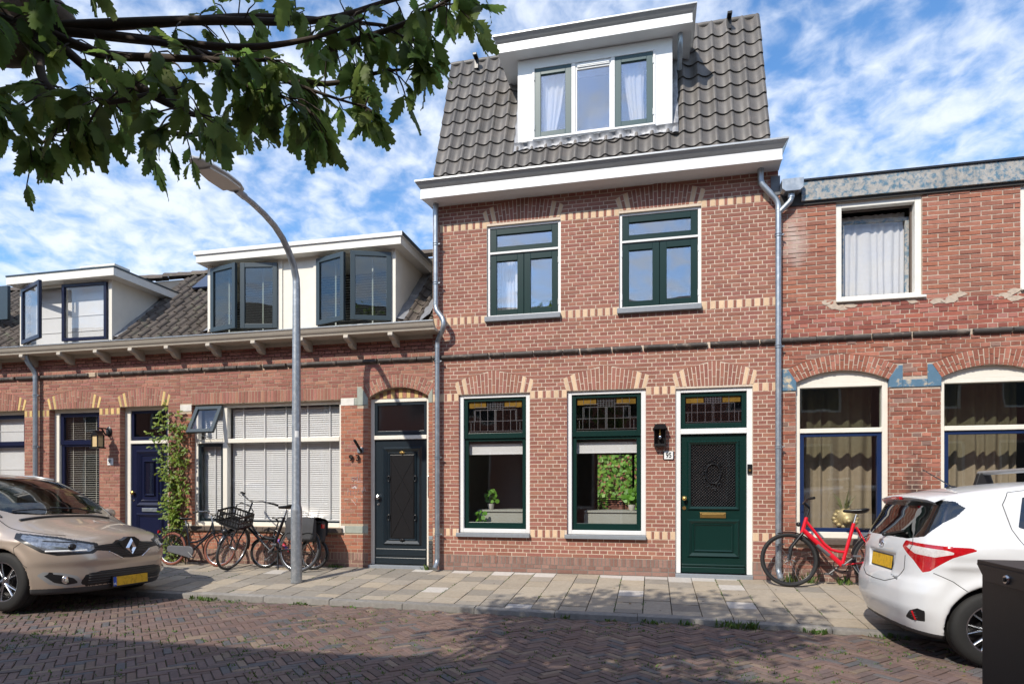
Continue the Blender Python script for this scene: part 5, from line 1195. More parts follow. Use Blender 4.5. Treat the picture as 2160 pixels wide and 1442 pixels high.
# ---------------------------------------------------------------- bicycles
mat('bike_black', (.009, .009, .011), .22, 0, .03, 10, coat=.4); mat('bike_red', (.60, .006, .018), .22, 0, .03, 10, coat=.5); mat('bike_grey', (.10, .10, .108), .45, 0, .06, 10)
mat('bag_grey', (.045, .045, .048), .9, 0, .1, 30, .4, 120); mat('kid_print', (.6, .02, .03), .3, 0, 0, 10, col2=(.03, .12, .55), c2amt=.55, c2s=11)
mat('amber_reflector', (.75, .25, .01), .2, 0, .05, 30); mat('red_reflector', (.5, .01, .01), .2)
def arc(c, r, a0, a1, n, y=0.): return [(c[0] + r * math.cos(R(a0 + (a1 - a0) * i / n)), y, c[1] + r * math.sin(R(a0 + (a1 - a0) * i / n))) for i in range(n + 1)]
def wheel(root, c, Rw, tyre, xf, wt=.02, disc=False, hub=.022):
    def put(mb, name, m, par, sm=True, ang=50):
        o = mb.build(name, m, par, sm, ang); o.data.transform(xf); return o
    rt = Rw - wt; M_ = MB().tube([(c[0] + rt * math.cos(a), 0, c[1] + rt * math.sin(a)) for a in [k * 2 * math.pi / 48 for k in range(48)]], wt, 10, closed=True)
    w = put(M_, 'wheel', tyre, root)
    rr = rt - wt * .9; put(MB().tube([(c[0] + rr * math.cos(a), 0, c[1] + rr * math.sin(a)) for a in [k * 2 * math.pi / 48 for k in range(48)]], .0105, 8, closed=True), 'rim', 'steel' if not disc else 'black_satin', w)
    S = MB()
    for k in range(32):
        a = k * 2 * math.pi / 32; b = a + (.35 if k % 4 < 2 else -.35); y = .03 if k % 2 else -.03
        S.tube([(c[0] + hub * math.cos(b), y, c[1] + hub * math.sin(b)), (c[0] + rr * math.cos(a), 0, c[1] + rr * math.sin(a))], .0014, 3, cap=False)
    stuff(put(S, 'spokes', 'steel', w))
    H = MB().tube([(c[0], -.05, c[1]), (c[0], -.03, c[1]), (c[0], .03, c[1]), (c[0], .05, c[1])], [.012, hub, hub, .012], 12); put(H, 'hub', 'steel', w)
    if disc:
        D_ = MB()
        for q in range(2): D_.tube([(c[0] + (.075 - q*.03) * math.cos(a), .042, c[1] + (.075 - q*.03) * math.sin(a)) for a in [k * 2 * math.pi / 24 for k in range(24)]], .010 - q * .003, 6, closed=True, flat=.3)
        for k in range(6): a = k * math.pi / 3; D_.tube([(c[0] + .02*math.cos(a), .042, c[1] + .02*math.sin(a)), (c[0] + .075*math.cos(a + .4), .042, c[1] + .075*math.sin(a + .4))], .005, 5)
        put(D_, 'brake_disc', 'steel', w)
    return w
def bike(label, loc, rotz, lean, s, style, steer=0, frame_m='bike_black', tyre='grey_rubber', tyre_w=.02, crate=False, pannier=False, chaincase=None, mud='bike_black', R_=.345, wb=1.15, name='bicycle', grips='black_rubber', rack=True, kick=None):
    root = thing(name, label, 'bicycle', loc, 'bicycles parked along the house fronts', local=True); root.rotation_euler = (R(lean), 0, R(rotz)); root.scale = (s, s, s)
    I = Matrix.Identity(4); ra, fa = (0, R_), (wb, R_)
    hb, ht = Vector((wb - .17, 0, .70)), Vector((wb - .225, 0, .88)); ax = (ht - hb).normalized()
    S = Matrix.Translation(hb) @ Matrix.Rotation(R(steer), 4, ax) @ Matrix.Translation(-hb)
    bb = Vector((.46, 0, .29)); st = Vector((.30, 0, .82))
    def part(mb, n_, m, xf=I, par=root, sm=True, ang=50, bevel=0):
        o = mb.build(n_, m, par, sm, ang, bevel=bevel); o.data.transform(xf); return o
    wheel(root, ra, R_, tyre, I, tyre_w); wheel(root, fa, R_, tyre, S, tyre_w, disc=(style == 'red'))
    F = MB(); F.tube([hb - ax*.02, ht + ax*.01], .024, 12); F.tube([bb, st], .022, 12)
    if style == 'red':
        F.tube([hb + ax*.03, bb], .032, 12)
        F.tube([ht - ax*.03, Vector((.66, 0, .56)), Vector((.58, 0, .485)), Vector((.50, 0, .46)), Vector((.415, 0, .455))], .018, 10)
    elif style == 'kid': F.tube([hb + ax*.03, bb], .030, 12); F.tube([ht - ax*.03, Vector((.38, 0, .56))], .018, 10)
    else:
        F.tube([hb + ax*.02, bb], .021, 12)
        F.tube([tuple(ht * (1-t)**2 + Vector((wb - .34, 0, .46)) * 2*t*(1-t) + Vector((.40, 0, .49)) * t*t) for t in [k/12 for k in range(13)]], .018, 10)
    for sg in (-1, 1):
        F.tube([(0, sg*.06, R_), (.25, sg*.045, R_ - .02), tuple(bb)], .011, 8); F.tube([(0, sg*.06, R_), (.20, sg*.04, .60), tuple(st * .92 + Vector((0, sg*.02, .02)))], .009, 8)
    part(F, 'frame', frame_m)
    K = MB()
    for sg in (-1, 1): K.tube([Vector((wb, sg*.06, R_)), Vector((wb - .03, sg*.06, R_ + .16)), hb + Vector((.005, sg*.055, -.02))], .013 if style != 'red' else .019, 8)
    K.tube([hb + Vector((.005, -.06, -.02)), hb + Vector((.005, .06, -.02))], .016, 8); part(K, 'fork', frame_m if style != 'red' else 'black_satin', S)
    # handlebar
    hc = ht + ax * (.17 if style != 'red' else .14); Hh = MB().tube([ht, hc], .014, 10)
    if style in ('red', 'kid'):
        hx = hc + Vector((.06, 0, .07)); Hh.tube([hc, hx], .02, 10); pts = [hx + Vector((-.07, -.31, .01)), hx + Vector((-.02, -.18, .02)), hx + Vector((0, -.05, 0)), hx + Vector((0, .05, 0)), hx + Vector((-.02, .18, .02)), hx + Vector((-.07, .31, .01))]
    else: pts = [hc + Vector(v) for v in ((-.20, -.31, .02), (-.08, -.29, .06), (.01, -.18, .075), (.03, -.05, .03), (.03, .05, .03), (.01, .18, .075), (-.08, .29, .06), (-.20, .31, .02))]
    Hh.tube(pts, .011, 10); hb_o = part(Hh, 'handlebar', 'steel' if style == 'oma' else 'black_satin', S)
    for a, b in ((pts[0], pts[1]), (pts[-1], pts[-2])): part(MB().tube([a, a + (b - a).normalized() * .12], .017, 10), 'grip', grips, S, hb_o)
    for sg in (-1, 1): part(MB().tube([pts[2 if len(pts) > 6 else 1] + Vector((0, 0, 0)), pts[2 if len(pts) > 6 else 1] + Vector((.03, 0, -.02)), pts[1] + Vector((.045, 0, -.02))], .005, 6), 'brake_lever', 'black_satin', S if sg > 0 else S, hb_o) if sg > 0 else None
    # saddle
    sp = st + (st - bb).normalized() * .12; part(MB().tube([st, sp], .013, 10), 'seat_post', 'steel')
    SD = MB(); secs = [(-.13, .085, .028), (-.10, .10, .04), (-.02, .085, .038), (.06, .04, .03), (.14, .022, .024), (.155, .008, .012)]
    for x, w, h in secs:
        for k in range(12): a = 2*math.pi*k/12; SD.v.append((sp.x + x + .0, w*math.cos(a), sp.z + .045 + h*math.sin(a)*(.6 if math.sin(a) > 0 else 1) + (.012 if x < -.09 else 0)))
    for i in range(5):
        for k in range(12): SD.f.append((i*12+k, i*12+(k+1) % 12, (i+1)*12+(k+1) % 12, (i+1)*12+k)); SD.m.append(0)
    SD.f += [tuple(range(12)), tuple(range(60, 72))]; SD.m += [0, 0]; part(SD, 'saddle', 'black_satin', ang=70)
    # mudguards
    if mud:
        def guard(c, a0, a1, xf, n_='mudguard'):
            M_ = MB(); N = 20; rr = R_ + .018
            for i in range(N + 1):
                a = R(a0 + (a1 - a0) * i / N)
                for y, dr in ((-.028, -.012), (-.016, 0), (.016, 0), (.028, -.012)): M_.v.append((c[0] + (rr + dr) * math.cos(a), y, c[1] + (rr + dr) * math.sin(a)))
            for i in range(N):
                for k in range(3): q = i*4 + k; M_.f.append((q, q+1, q+5, q+4)); M_.m.append(0)
            part(M_, n_, mud, xf)
        guard(ra, 15, 205, I); guard(fa, 25 if style != 'red' else 70, 195, S)
    # drivetrain
    C_ = MB(); C_.tube([(bb.x, -.075, bb.z), (bb.x, .075, bb.z)], .016, 10)
    for sg, an in ((-1, -40), (1, 140)):
        e = (bb.x + .17*math.cos(R(an)), sg*.085, bb.z + .17*math.sin(R(an))); C_.tube([(bb.x, sg*.078, bb.z), e], .011, 8); C_.box(e[0] - .045, e[0] + .045, min(sg*.09, sg*.17), max(sg*.09, sg*.17), e[2] - .012, e[2] + .012)
    part(C_, 'crank', 'bike_grey', ang=40)
    if chaincase:
        o_ = [(bb.x + .115*math.cos(a), bb.z + .115*math.sin(a)) for a in [R(-100 + 190*k/14) for k in range(15)]] + [(0 + .07*math.cos(a), R_ - .005 + .07*math.sin(a)) for a in [R(95 + 170*k/8) for k in range(9)]]
        part(MB().prism(o_, -.075, -.035), 'chaincase', chaincase, ang=30, bevel=.012)
    else:
        part(MB().tube([(bb.x + .085*math.cos(a), -.05, bb.z + .085*math.sin(a)) for a in [k*2*math.pi/24 for k in range(24)]], .006, 5, closed=True).tube([(0, -.05, R_ + .035), (bb.x, -.05, bb.z + .085)], .005, 5).tube([(0, -.05, R_ - .035), (bb.x, -.05, bb.z - .085)], .005, 5), 'chain', 'black_satin')
    if rack:
        Rk = MB(); zt_ = R_*2 + .06
        for sg in (-1, 1): Rk.tube([(.22, sg*.05, zt_), (-.30, sg*.06, zt_), (-.34, 0, zt_)], .007, 6); Rk.tube([(0, sg*.065, R_), (-.06, sg*.065, zt_)], .006, 6); Rk.tube([(0, sg*.065, R_), (-.24, sg*.065, zt_)], .006, 6)
        for x in (-.25, -.1, .05, .18): Rk.tube([(x, -.055, zt_), (x, .055, zt_)], .005, 6)
        part(Rk, 'rack', 'black_satin'); part(MB().box(-.37, -.345, -.035, .035, zt_ - .09, zt_ - .03), 'rear_light', 'red_reflector', bevel=.006)
    if style in ('oma', 'cargo'):
        P_ = MB(); z0 = .74; x0 = wb - .12
        for sg in (-1, 1): P_.tube([(x0, sg*.15, z0), (x0 + .32, sg*.15, z0)], .008, 6); P_.tube([(wb, sg*.07, R_), (x0 + .26, sg*.12, z0)], .006, 6)
        for x in (0, .11, .21, .32): P_.tube([(x0 + x, -.15, z0), (x0 + x, .15, z0)], .008, 6)
        P_.tube([(x0 + .0, -.15, z0), (x0 - .0, -.15, z0 + .24), (x0, -.08, z0 + .30), (x0, .08, z0 + .30), (x0, .15, z0 + .24), (x0, .15, z0)], .009, 6)
        part(P_, 'front_carrier', 'black_satin', S)
        part(MB().ball((x0 + .36, 0, z0 - .07), .045, .05, .05, 12), 'headlight', 'black_satin', S, ang=180)
    if crate:
        K = MB(); x0, x1, y0, y1, z0, z1 = wb - .10, wb + .22, -.20, .20, .755, .955; t = .008
        K.box(x0, x1, y0, y1, z0, z0 + .008)
        for (a, b, c_, d) in ((x0, x1, y0, y0 + t), (x0, x1, y1 - t, y1), (x0, x0 + t, y0 + t, y1 - t), (x1 - t, x1, y0 + t, y1 - t)):
            K.box(a, b, c_, d, z1 - .03, z1); K.box(a, b, c_, d, z0 + .008, z0 + .03); K.box(a, b, c_, d, z0 + .085, z0 + .105)
            n_ = 7 if (b - a) > .1 else 9
            for i in range(n_):
                if b - a > .1: xx = a + (b - a - .012) * i / (n_ - 1); K.box(xx, xx + .012, c_ + .001, d - .001, z0, z1)
                else: yy = c_ + (d - c_ - .012) * i / (n_ - 1); K.box(a + .001, b - .001, yy, yy + .012, z0, z1)
        part(K, 'crate', 'black_satin', S, sm=False)
    if pannier:
        for sg in (1, -1):
            y0, y1 = (.075, .20) if sg > 0 else (-.20, -.075)
            b_ = part(MB().prism([(-.30, .46), (.10, .46), (.12, .52), (.10, .79), (-.30, .79), (-.32, .52)], y0, y1), 'pannier', 'bag_grey', bevel=.03)
            f_ = MB(); N = 10; yo = y1 + .008 if sg > 0 else y0 - .008
            for i in range(N + 1):
                x = -.325 + .45 * i / N; wv = .006 * math.sin(i * 1.9)
                for k, (yy, z) in enumerate(((0, .812), (yo * .55, .815 + wv), (yo, .785), (yo + sg * (.006 + wv), .66), (yo + sg * (.01 + wv), .565 + .01 * math.sin(i)))): f_.v.append((x, yy, z))
            for i in range(N):
                for k in range(4): q = i*5 + k; f_.f.append((q, q+1, q+6, q+5)); f_.m.append(0)
            part(f_, 'flap', 'bag_grey', par=b_, ang=180)
            part(MB().box(-.115, -.09, yo - .004, yo + .012, .44, .58) if sg > 0 else MB().box(-.115, -.09, yo - .012, yo + .004, .44, .58), 'strap', 'black_rubber', par=b_)
    if style == 'kid': part(MB().tube([hb + ax*.03 + (bb - hb) * .12, bb + (hb - bb) * .25], .034, 12), 'frame_decal', 'kid_print')
    if style == 'red':
        q0, q1 = bb + (hb - bb) * .30, bb + (hb - bb) * .62; part(MB().tube([q0, q1], .0328, 12), 'frame_decal', 'bike_grey')
        part(MB().ball((wb - .13, 0, .80), .03, .03, .03, 10), 'headlight', 'black_satin', S, ang=180)
    part(MB().tube([(.34, .03, .28), (.22, .16, .03)], .010, 8) if kick is None else MB().tube([(.34, .03, .28), (.05, .05, .22)], .010, 8), 'kickstand', 'black_satin')
    return root
def gz(y): return SLOPE * y
bike('small black bicycle with grey chain case and brown tyres under the wide white window', (-7.86, -.30, gz(-.30)), 0, -7, .80, 'oma', 6, tyre='brown_rubber', chaincase='bike_grey', tyre_w=.028)
bike('tall black bicycle with black front crate and grey panniers behind the lamp post', (-5.36, -.52, gz(-.52)), 180, 9, 1.04, 'cargo', 92, crate=True, pannier=True)
bike('child bicycle with red and blue frame behind the black bicycle', (-5.22, -.30, gz(-.30)), 180, 6, .72, 'kid', 10, frame_m='bike_black', tyre='black_rubber', tyre_w=.03, wb=1.2, rack=False)
bike('bright red bicycle leaning on the wall under the blue framed window', (2.88, -.40, gz(-.40)), 180, 9, 1.03, 'red', -4, frame_m='bike_red', tyre='black_rubber', tyre_w=.024, mud='black_satin', wb=1.08)
# ---------------------------------------------------------------- tree over the street
mat('bark', (.15, .11, .08), .95, 0, .35, 14, 1., 30, col2=(.10, .11, .05), c2amt=.3, c2s=9)
mat('twig', (.055, .040, .030), .9, 0, .25, 14)
mat('tree_leaf', (.15, .225, .055), .55, .36, .15, 30, .3, 80, trans=.6, hue=.02)
def leaf_geo(L, W, lobes=6, curl=.12, fold=.25, seed=0):
    """one lobed leaf: midrib along +x, blade folded and drooping"""
    rng = random.Random(seed); n = lobes * 2; V = []; F = []
    for i in range(n + 1):
        t = i / n; base = math.sin(math.pi * min(1, t * .92 + .04) ** .85) ** .8
        lob = 1.0 if i % 2 else .70
        w = W * base * lob * rng.uniform(.9, 1.1) if 0 < i < n else 0.004
        x = L * (.12 + .88 * t); z = -curl * L * t * t + .01 * L * math.sin(t * 9 + seed)
        V += [(x, 0, z), (x + L * .035 * (1 if i % 2 else -1), w, z + fold * w - .5 * w * w / W + rng.uniform(-.04, .04) * W), (x + L * .035 * (1 if i % 2 else -1), -w, z + fold * w - .5 * w * w / W + rng.uniform(-.04, .04) * W)]
    for i in range(n): a = i * 3; F += [(a, a + 3, a + 4, a + 1), (a, a + 2, a + 5, a + 3)]
    b = len(V); V += [(0, .0015, 0), (0, -.0015, 0)]; F += [(b, b + 1, 2, 0), (b, 0, 1)]
    return V, F
LG = [leaf_geo(.135, .033, 6, .10 + .10 * q, .15 + .12 * (q % 3), q) for q in range(6)] + [leaf_geo(.115, .036, 5, .25, .45, 11), leaf_geo(.15, .034, 7, .05, .1, 12)]
LM = []
for i, (v, f) in enumerate(LG):
    mb = MB(); mb.add(v, f); LM.append(mb.mesh('leaf', 'tree_leaf', True, 180, fix=False))
LGs = [leaf_geo(.14, .046, 2, .15, .2, 30 + q) for q in range(3)]
def cw(r_, f, z): return Vector((f * -.2213 + r_ * .9752, -9.1 + f * .9752 + r_ * .2213, z))
tree = thing('street_tree', 'tree with lobed leaves hanging over the street from a knobbly pollarded limb', 'tree', (-3.4, -8.62, -.1))
tb = Vector((-3.4, -8.62, -.1))
MB().tube([tb, tb + Vector((.02, .02, .9)), tb + Vector((-.03, .03, 1.8)), tb + Vector((.03, .05, 2.6)), tb + Vector((.1, .1, 3.3)), tb + Vector((.25, .3, 4.2)), tb + Vector((.4, .5, 5.2))], [.19, .16, .15, .15, .13, .08, .03], 14).build('trunk', 'bark', tree, True, 60)
kn = cw(-1.88, 2.45, 3.09)
rng = random.Random(5)
def smooth_path(pts, n=6):
    out = []; P_ = [pts[0]] + list(pts) + [pts[-1]]
    for i in range(1, len(P_) - 2):
        for k in range(n):
            t = k / n; a, b, c_, d = P_[i-1], P_[i], P_[i+1], P_[i+2]
            out.append(.5 * ((2*b) + (c_ - a)*t + (2*a - 5*b + 4*c_ - d)*t*t + (3*b - a - 3*c_ + d)*t**3))
    out.append(P_[-2]); return out
lp_ = smooth_path([tb + Vector((0, .05, 2.55)), cw(-3.0, 1.7, 2.75), cw(-2.5, 2.1, 2.98), cw(-2.15, 2.32, 3.04), kn])
rad = [.13 + .02 * math.sin(i * 1.3) for i in range(len(lp_))]; rad[-1] = .085; rad[-2] = .125; rad[-3] = .14
M_ = MB().tube(lp_, rad, 14)
for k in range(7):                                                            # knuckles and pruning scars
    a = rng.uniform(0, 6.28); c_ = kn + Vector((rng.uniform(-.12, .06), rng.uniform(-.1, .1), rng.uniform(-.09, .09))); M_.ball(c_, rng.uniform(.05, .085), rng.uniform(.05, .08), rng.uniform(.045, .07), 10)
M_.build('limb', 'bark', tree, True, 70)
BRN = [[kn, cw(-1.25, 2.45, 3.06), cw(-.75, 2.55, 3.08), cw(-.38, 2.6, 3.16), cw(-.12, 2.65, 3.15)],
       [kn, cw(-1.55, 2.35, 2.86), cw(-1.2, 2.2, 2.68), cw(-.92, 2.15, 2.58), cw(-.74, 2.15, 2.52)],
       [kn, cw(-1.7, 2.25, 2.72), cw(-1.52, 2.1, 2.50), cw(-1.38, 2.05, 2.36)],
       [kn, cw(-1.4, 2.45, 2.98), cw(-1.0, 2.4, 2.86), cw(-.70, 2.4, 2.84), cw(-.48, 2.4, 2.86)],
       [cw(-2.15, 2.3, 2.98), cw(-1.9, 2.15, 2.68), cw(-1.74, 2.05, 2.45), cw(-1.66, 2.0, 2.36)],
       [cw(-1.55, 2.35, 2.86), cw(-1.25, 2.2, 2.60), cw(-1.05, 2.1, 2.42), cw(-.97, 2.05, 2.33)],
       [kn, cw(-1.5, 2.6, 3.16), cw(-1.1, 2.75, 3.25), cw(-.62, 2.8, 3.2), cw(-.40, 2.8, 3.12)],
       [kn, cw(-1.6, 2.2, 3.05), cw(-1.25, 2.0, 2.9), cw(-.85, 1.95, 2.78), cw(-.62, 1.95, 2.70)],
       [kn, cw(-1.75, 2.6, 2.95), cw(-1.6, 2.7, 2.75), cw(-1.35, 2.75, 2.66), cw(-1.12, 2.75, 2.66)],
       [cw(-.75, 2.55, 3.08), cw(-.42, 2.4, 3.0), cw(-.24, 2.35, 2.98), cw(-.13, 2.3, 2.93)],
       [kn, cw(-1.5, 2.2, 3.2), cw(-1.0, 2.0, 3.15), cw(-.5, 1.9, 2.95), cw(-.36, 1.9, 2.86)],
       [kn, cw(-1.85, 2.2, 2.9), cw(-1.8, 2.05, 2.72), cw(-1.7, 1.95, 2.6)],
       [cw(-2.3, 2.2, 2.95), cw(-2.0, 2.4, 2.7), cw(-1.85, 2.45, 2.52), cw(-1.75, 2.45, 2.5)],
       [cw(-1.2, 2.2, 2.68), cw(-1.32, 2.1, 2.52), cw(-1.33, 2.05, 2.42)],
       [cw(-1.6, 2.45, 3.06), cw(-1.25, 2.4, 2.97), cw(-.95, 2.4, 2.87), cw(-.72, 2.42, 2.80), cw(-.57, 2.45, 2.77)],
       [cw(-.95, 2.4, 2.87), cw(-.75, 2.5, 2.90), cw(-.52, 2.5, 2.95), cw(-.38, 2.5, 2.96)],
       [cw(-1.25, 2.4, 2.97), cw(-1.0, 2.3, 2.78), cw(-.86, 2.25, 2.70), cw(-.75, 2.25, 2.65)]]
leaves = []; TW = MB(); LB = MB()
def add_leaf(p, d, sc=1.):
    d = d.normalized(); n0 = Vector((rng.gauss(0, .5), rng.gauss(0, .5), 1)); y = n0.cross(d)
    if y.length < .01: return
    y.normalize(); z = d.cross(y); leaves.append((Matrix(((d.x*sc, y.x*sc, z.x*sc, p.x), (d.y*sc, y.y*sc, z.y*sc, p.y), (d.z*sc, y.z*sc, z.z*sc, p.z), (0, 0, 0, 1))), rng.randrange(len(LG))))
for bi, br in enumerate(BRN):
    br = [p + Vector((-.026 * i, 0, .062 * i)) if i and bi < 14 else p for i, p in enumerate(br)]
    pp = smooth_path(br, 5); r0 = .022 if bi < 9 else .014; N = len(pp)
    LB.tube(pp, [r0 * (1 - .8 * i / (N - 1)) for i in range(N)], 7)
    for i in range(int(N * .10), N):
        for q in range((1 + i % 2 if i < N * .7 else 2) if i < N - 1 else 3):
            if noise.noise(pp[i] * 4.2 + Vector((q * .7, 0, 0))) < -.15 and i < N - 2: continue
            t = (pp[i] - pp[i-1]).normalized(); dr = (t * .5 + Vector((rng.gauss(0, .8), rng.gauss(0, .8), rng.gauss(-.25, .55)))).normalized(); L = rng.uniform(.06, .17)
            p0 = pp[i].lerp(pp[i-1], rng.random()); p1 = p0 + dr * L * .5; p2 = p0 + (dr + Vector((0, 0, -.25))) * L
            TW.tube([p0, p1, p2], [.0035, .003, .002], 4, cap=False)
            for e in range(rng.randrange(2, 5)):
                u_ = rng.uniform(.35, 1); b = p0.lerp(p2, u_); ld = (dr * .55 + Vector((rng.gauss(0, .6), rng.gauss(0, .6), rng.uniform(-1.3, .05))))
                add_leaf(b, ld, rng.uniform(.55, 1.0))
MB_l = LB.build('branch', 'twig', tree, True, 60); stuff(TW.build('twigs', 'twig', tree, True, 180, fix=False)); stuff(MB_l)
th_ = R(12.785)
def depth(m): p = m.translation - CAMP; return p.x * -math.sin(th_) + p.y * math.cos(th_)
def inview(m):
    p = m.translation; f = depth(m); sx, sy = C2(p.x, p.z, p.y); return f > .3 and 0 < sx < 2160 and 0 < sy < 1442
leaves.sort(key=lambda l: depth(l[0]) + (0 if inview(l[0]) else 50))
J = MB()
for k, (m, q) in enumerate(leaves):
    if k < 300: o = link('leaf', LM[q], tree); o.matrix_world = m; o.matrix_parent_inverse = Matrix.Translation(-tree.location); o.matrix_basis = m
    else:
        v, f = LG[q]; n = len(J.v); J.v += [tuple(m @ Vector(a)) for a in v]; J.f += [tuple(i + n for i in a) for a in f]
nvis = len(J.f)
# upper crown above the street (its shade falls on the paving)
UP = MB(); cc = Vector((-2.6, -8.0, 5.3)); cl = []
for k in range(60):
    while True:
        q = Vector((rng.uniform(-1, 1), rng.uniform(-1, 1), rng.uniform(-1, 1)))
        if q.length < 1: break
    c_ = cc + Vector((q.x * 1.7, q.y * .72, q.z * 1.0)); cl.append(c_)
    s0 = tb + Vector((.25, .3, 4.2)) if q.z > -.2 else tb + Vector((.1, .1, 3.3)); mid = s0.lerp(c_, .5) + Vector((0, 0, .15)); UP.tube([s0, mid, c_], [.03, .02, .006], 5, cap=False)
    for e in range(80):
        p = c_ + Vector((rng.gauss(0, .24), rng.gauss(0, .24), rng.gauss(0, .2))); d = Vector((rng.gauss(0, 1), rng.gauss(0, 1), rng.uniform(-1, .4))).normalized()
        fz = (p - CAMP).x * -.2213 + (p - CAMP).y * .9752
        if fz > .2 and (p.z - 1.26) / fz < .84 and abs(((p - CAMP).x * .9752 + (p - CAMP).y * .2213) / fz) < .9 and fz < 5: continue
        y = Vector((rng.gauss(0, .5), rng.gauss(0, .5), 1)).cross(d).normalized(); z = d.cross(y); v, f = LGs[rng.randrange(3)]; n = len(J.v)
        J.v += [tuple(p + d * a[0] + y * a[1] + z * a[2]) for a in v]; J.f += [tuple(i + n for i in a) for a in f]
UP.build('upper_branches', 'twig', tree, True, 60)['kind'] = 'stuff'
J.m = [0] * len(J.f); stuff(J.build('foliage', 'tree_leaf', tree, True, 180, fix=False))
# ---------------------------------------------------------------- creeper on the brick pier
mat('creeper_leaf', (.17, .24, .028), .5, .35, .2, 30, trans=.35, hue=.03); mat('vine_stem', (.16, .10, .06), .9, .1, .2, 20)
cr = thing('climbing_plant', 'leafy green creeper climbing the brick pier beside the navy door', 'plant', (-8.0, -.04, 0))
rng = random.Random(9); stems = []
for k in range(7):
    x = -8.02 + rng.uniform(-.05, .08); pts = [Vector((x, -.06, -.01))]; top = rng.uniform(1.6, 2.75)
    while pts[-1].z < top:
        p = pts[-1]; pts.append(Vector((min(-7.74, max(-8.28, p.x + rng.gauss(0, .045) + .02 * math.sin(p.z * 3))), -.03 - rng.random() * .06, p.z + rng.uniform(.07, .12))))
    stems.append(pts); MB().tube(pts, [.011 * (1 - .7 * i / len(pts)) for i in range(len(pts))], 5).build('stem', 'vine_stem', cr, True, 60)
J = MB(); SL_ = [leaf_geo(.065, .014, 2, .2, .2, 50 + q) for q in range(3)]
for pts in stems:
    for p in pts[1:]:
        for q in range(4):
            dens = .66 * (.35 + .65 * min(1, max(0, noise.noise(Vector((1, p.x * 2, p.z * 1.6))) * 2 + .55)))
            if rng.random() > dens: continue
            side = Vector((rng.gauss(-.25, .7), -abs(rng.gauss(.35, .4)), rng.gauss(.1, .5))).normalized(); L = rng.uniform(.06, .22); e = p + side * L
            for w in range(5):                                                # compound leaf
                b = p.lerp(e, .4 + .15 * w); d = (side + Vector((rng.gauss(0, .7), rng.gauss(0, .35), rng.gauss(-.4, .5)))).normalized(); y = Vector((rng.gauss(0, .4), -1, rng.gauss(.6, .4))).cross(d)
                if y.length < .05: continue
                y.normalize(); z = d.cross(y); v, f = SL_[rng.randrange(3)]; n = len(J.v); J.v += [tuple(b + d * a[0] + y * a[1] * 1.3 + z * a[2]) for a in v]; J.f += [tuple(i + n for i in a) for a in f]
J.m = [0] * len(J.f); stuff(J.build('foliage', 'creeper_leaf', cr, True, 180, fix=False))
# ---------------------------------------------------------------- weeds, dry stalks, moss
mat('weed_green', (.085, .15, .026), .6, .35, .2, 30, trans=.3, hue=.03); mat('dry_stalk', (.30, .26, .17), .8, .2, .1, 20)
def weed(x, y, z, n, r_, h, label, seed):
    rng = random.Random(seed); J = MB()
    for k in range(n):
        a, d = rng.uniform(0, 6.28), r_ * rng.random() ** .6; b = Vector((x + d * math.cos(a), y + .4 * d * math.sin(a), z - .01)); hh = h * rng.uniform(.4, 1); ln = Vector((rng.gauss(0, .5), rng.gauss(0, .4), 1)).normalized() * hh
        s_ = Vector((math.cos(a + 1.3), math.sin(a + 1.3), 0)) * rng.uniform(.004, .014); m_ = b + ln * .55 + Vector((0, 0, hh * .08))
        J.add([b - s_ * .3, b + s_ * .3, m_ + s_, b + ln, m_ - s_], [(0, 1, 2, 4), (4, 2, 3)])
    return tag(J.build('weed', 'weed_green', None, fix=False), label, 'weed', 'weeds along the kerb and walls')
WD = [(-5.75, -2.10, 110, .20, .09, 'kerb in front of the lamp post'), (-5.35, -2.12, 60, .3, .05, 'kerb in front of the lamp post'), (-4.3, -2.12, 40, .12, .06, 'kerb opposite the black door'), (-3.6, -2.14, 30, .14, .05, 'kerb opposite the black door'), (-.95, -2.22, 30, .06, .10, 'kerb opposite the windows'), (-.45, -2.24, 36, .08, .06, 'kerb opposite the windows'), (.02, -2.25, 50, .16, .07, 'kerb opposite the green door'), (.36, -2.26, 46, .10, .09, 'kerb opposite the green door'), (.80, -2.30, 90, .18, .13, 'kerb behind the white car'), (1.02, -2.33, 70, .10, .15, 'kerb behind the white car'), (1.62, -2.37, 80, .17, .09, 'kerb behind the white car'), (2.25, -2.42, 50, .2, .08, 'kerb under the white car'), (-4.95, -.10, 70, .16, .10, 'wall beside the black bicycle'), (-3.44, -.05, 30, .05, .14, 'downpipe beside the black door'), (1.82, -.10, 60, .12, .20, 'downpipe inside the red bicycle wheel'), (2.08, -.12, 50, .12, .22, 'wall behind the red bicycle'), (2.5, -.15, 60, .16, .18, 'wall under the red bicycle pedals')]
WHERE = ['lush green weed tuft at the kerb left of the lamp post', 'low green weed strip at the kerb below the lamp post', 'small weed at the kerb opposite the number 93 digits', 'thin weed at the kerb opposite the black door', 'single leafy weed at the kerb opposite the wide brick pier', 'small weed at the kerb opposite the window beside the green door', 'broad weed tuft at the kerb opposite the black wall lamp', 'weed tuft at the kerb opposite the green door handle', 'bushy green weed at the kerb opposite the green door', 'upright green weed at the kerb opposite the doorbell', 'weed tuft at the kerb opposite the red bicycle wheel', 'shaded weed at the kerb under the white car', 'weeds at the wall foot beside the grey panniers', 'small weed at the foot of the downpipe beside the black door', 'green weed behind the spokes of the red bicycle', 'leafy weed at the wall behind the red bicycle tyre', 'green weed under the red bicycle pedal']
for i, (x, y, n, r_, h, where) in enumerate(WD):
    z = SLOPE * y if y > -2.0 else ZR_ + .004
    lab = WHERE[i]
    weed(x, y, z, int(n * .7), r_, h * .85, lab, i)
J = MB(); rng = random.Random(31)
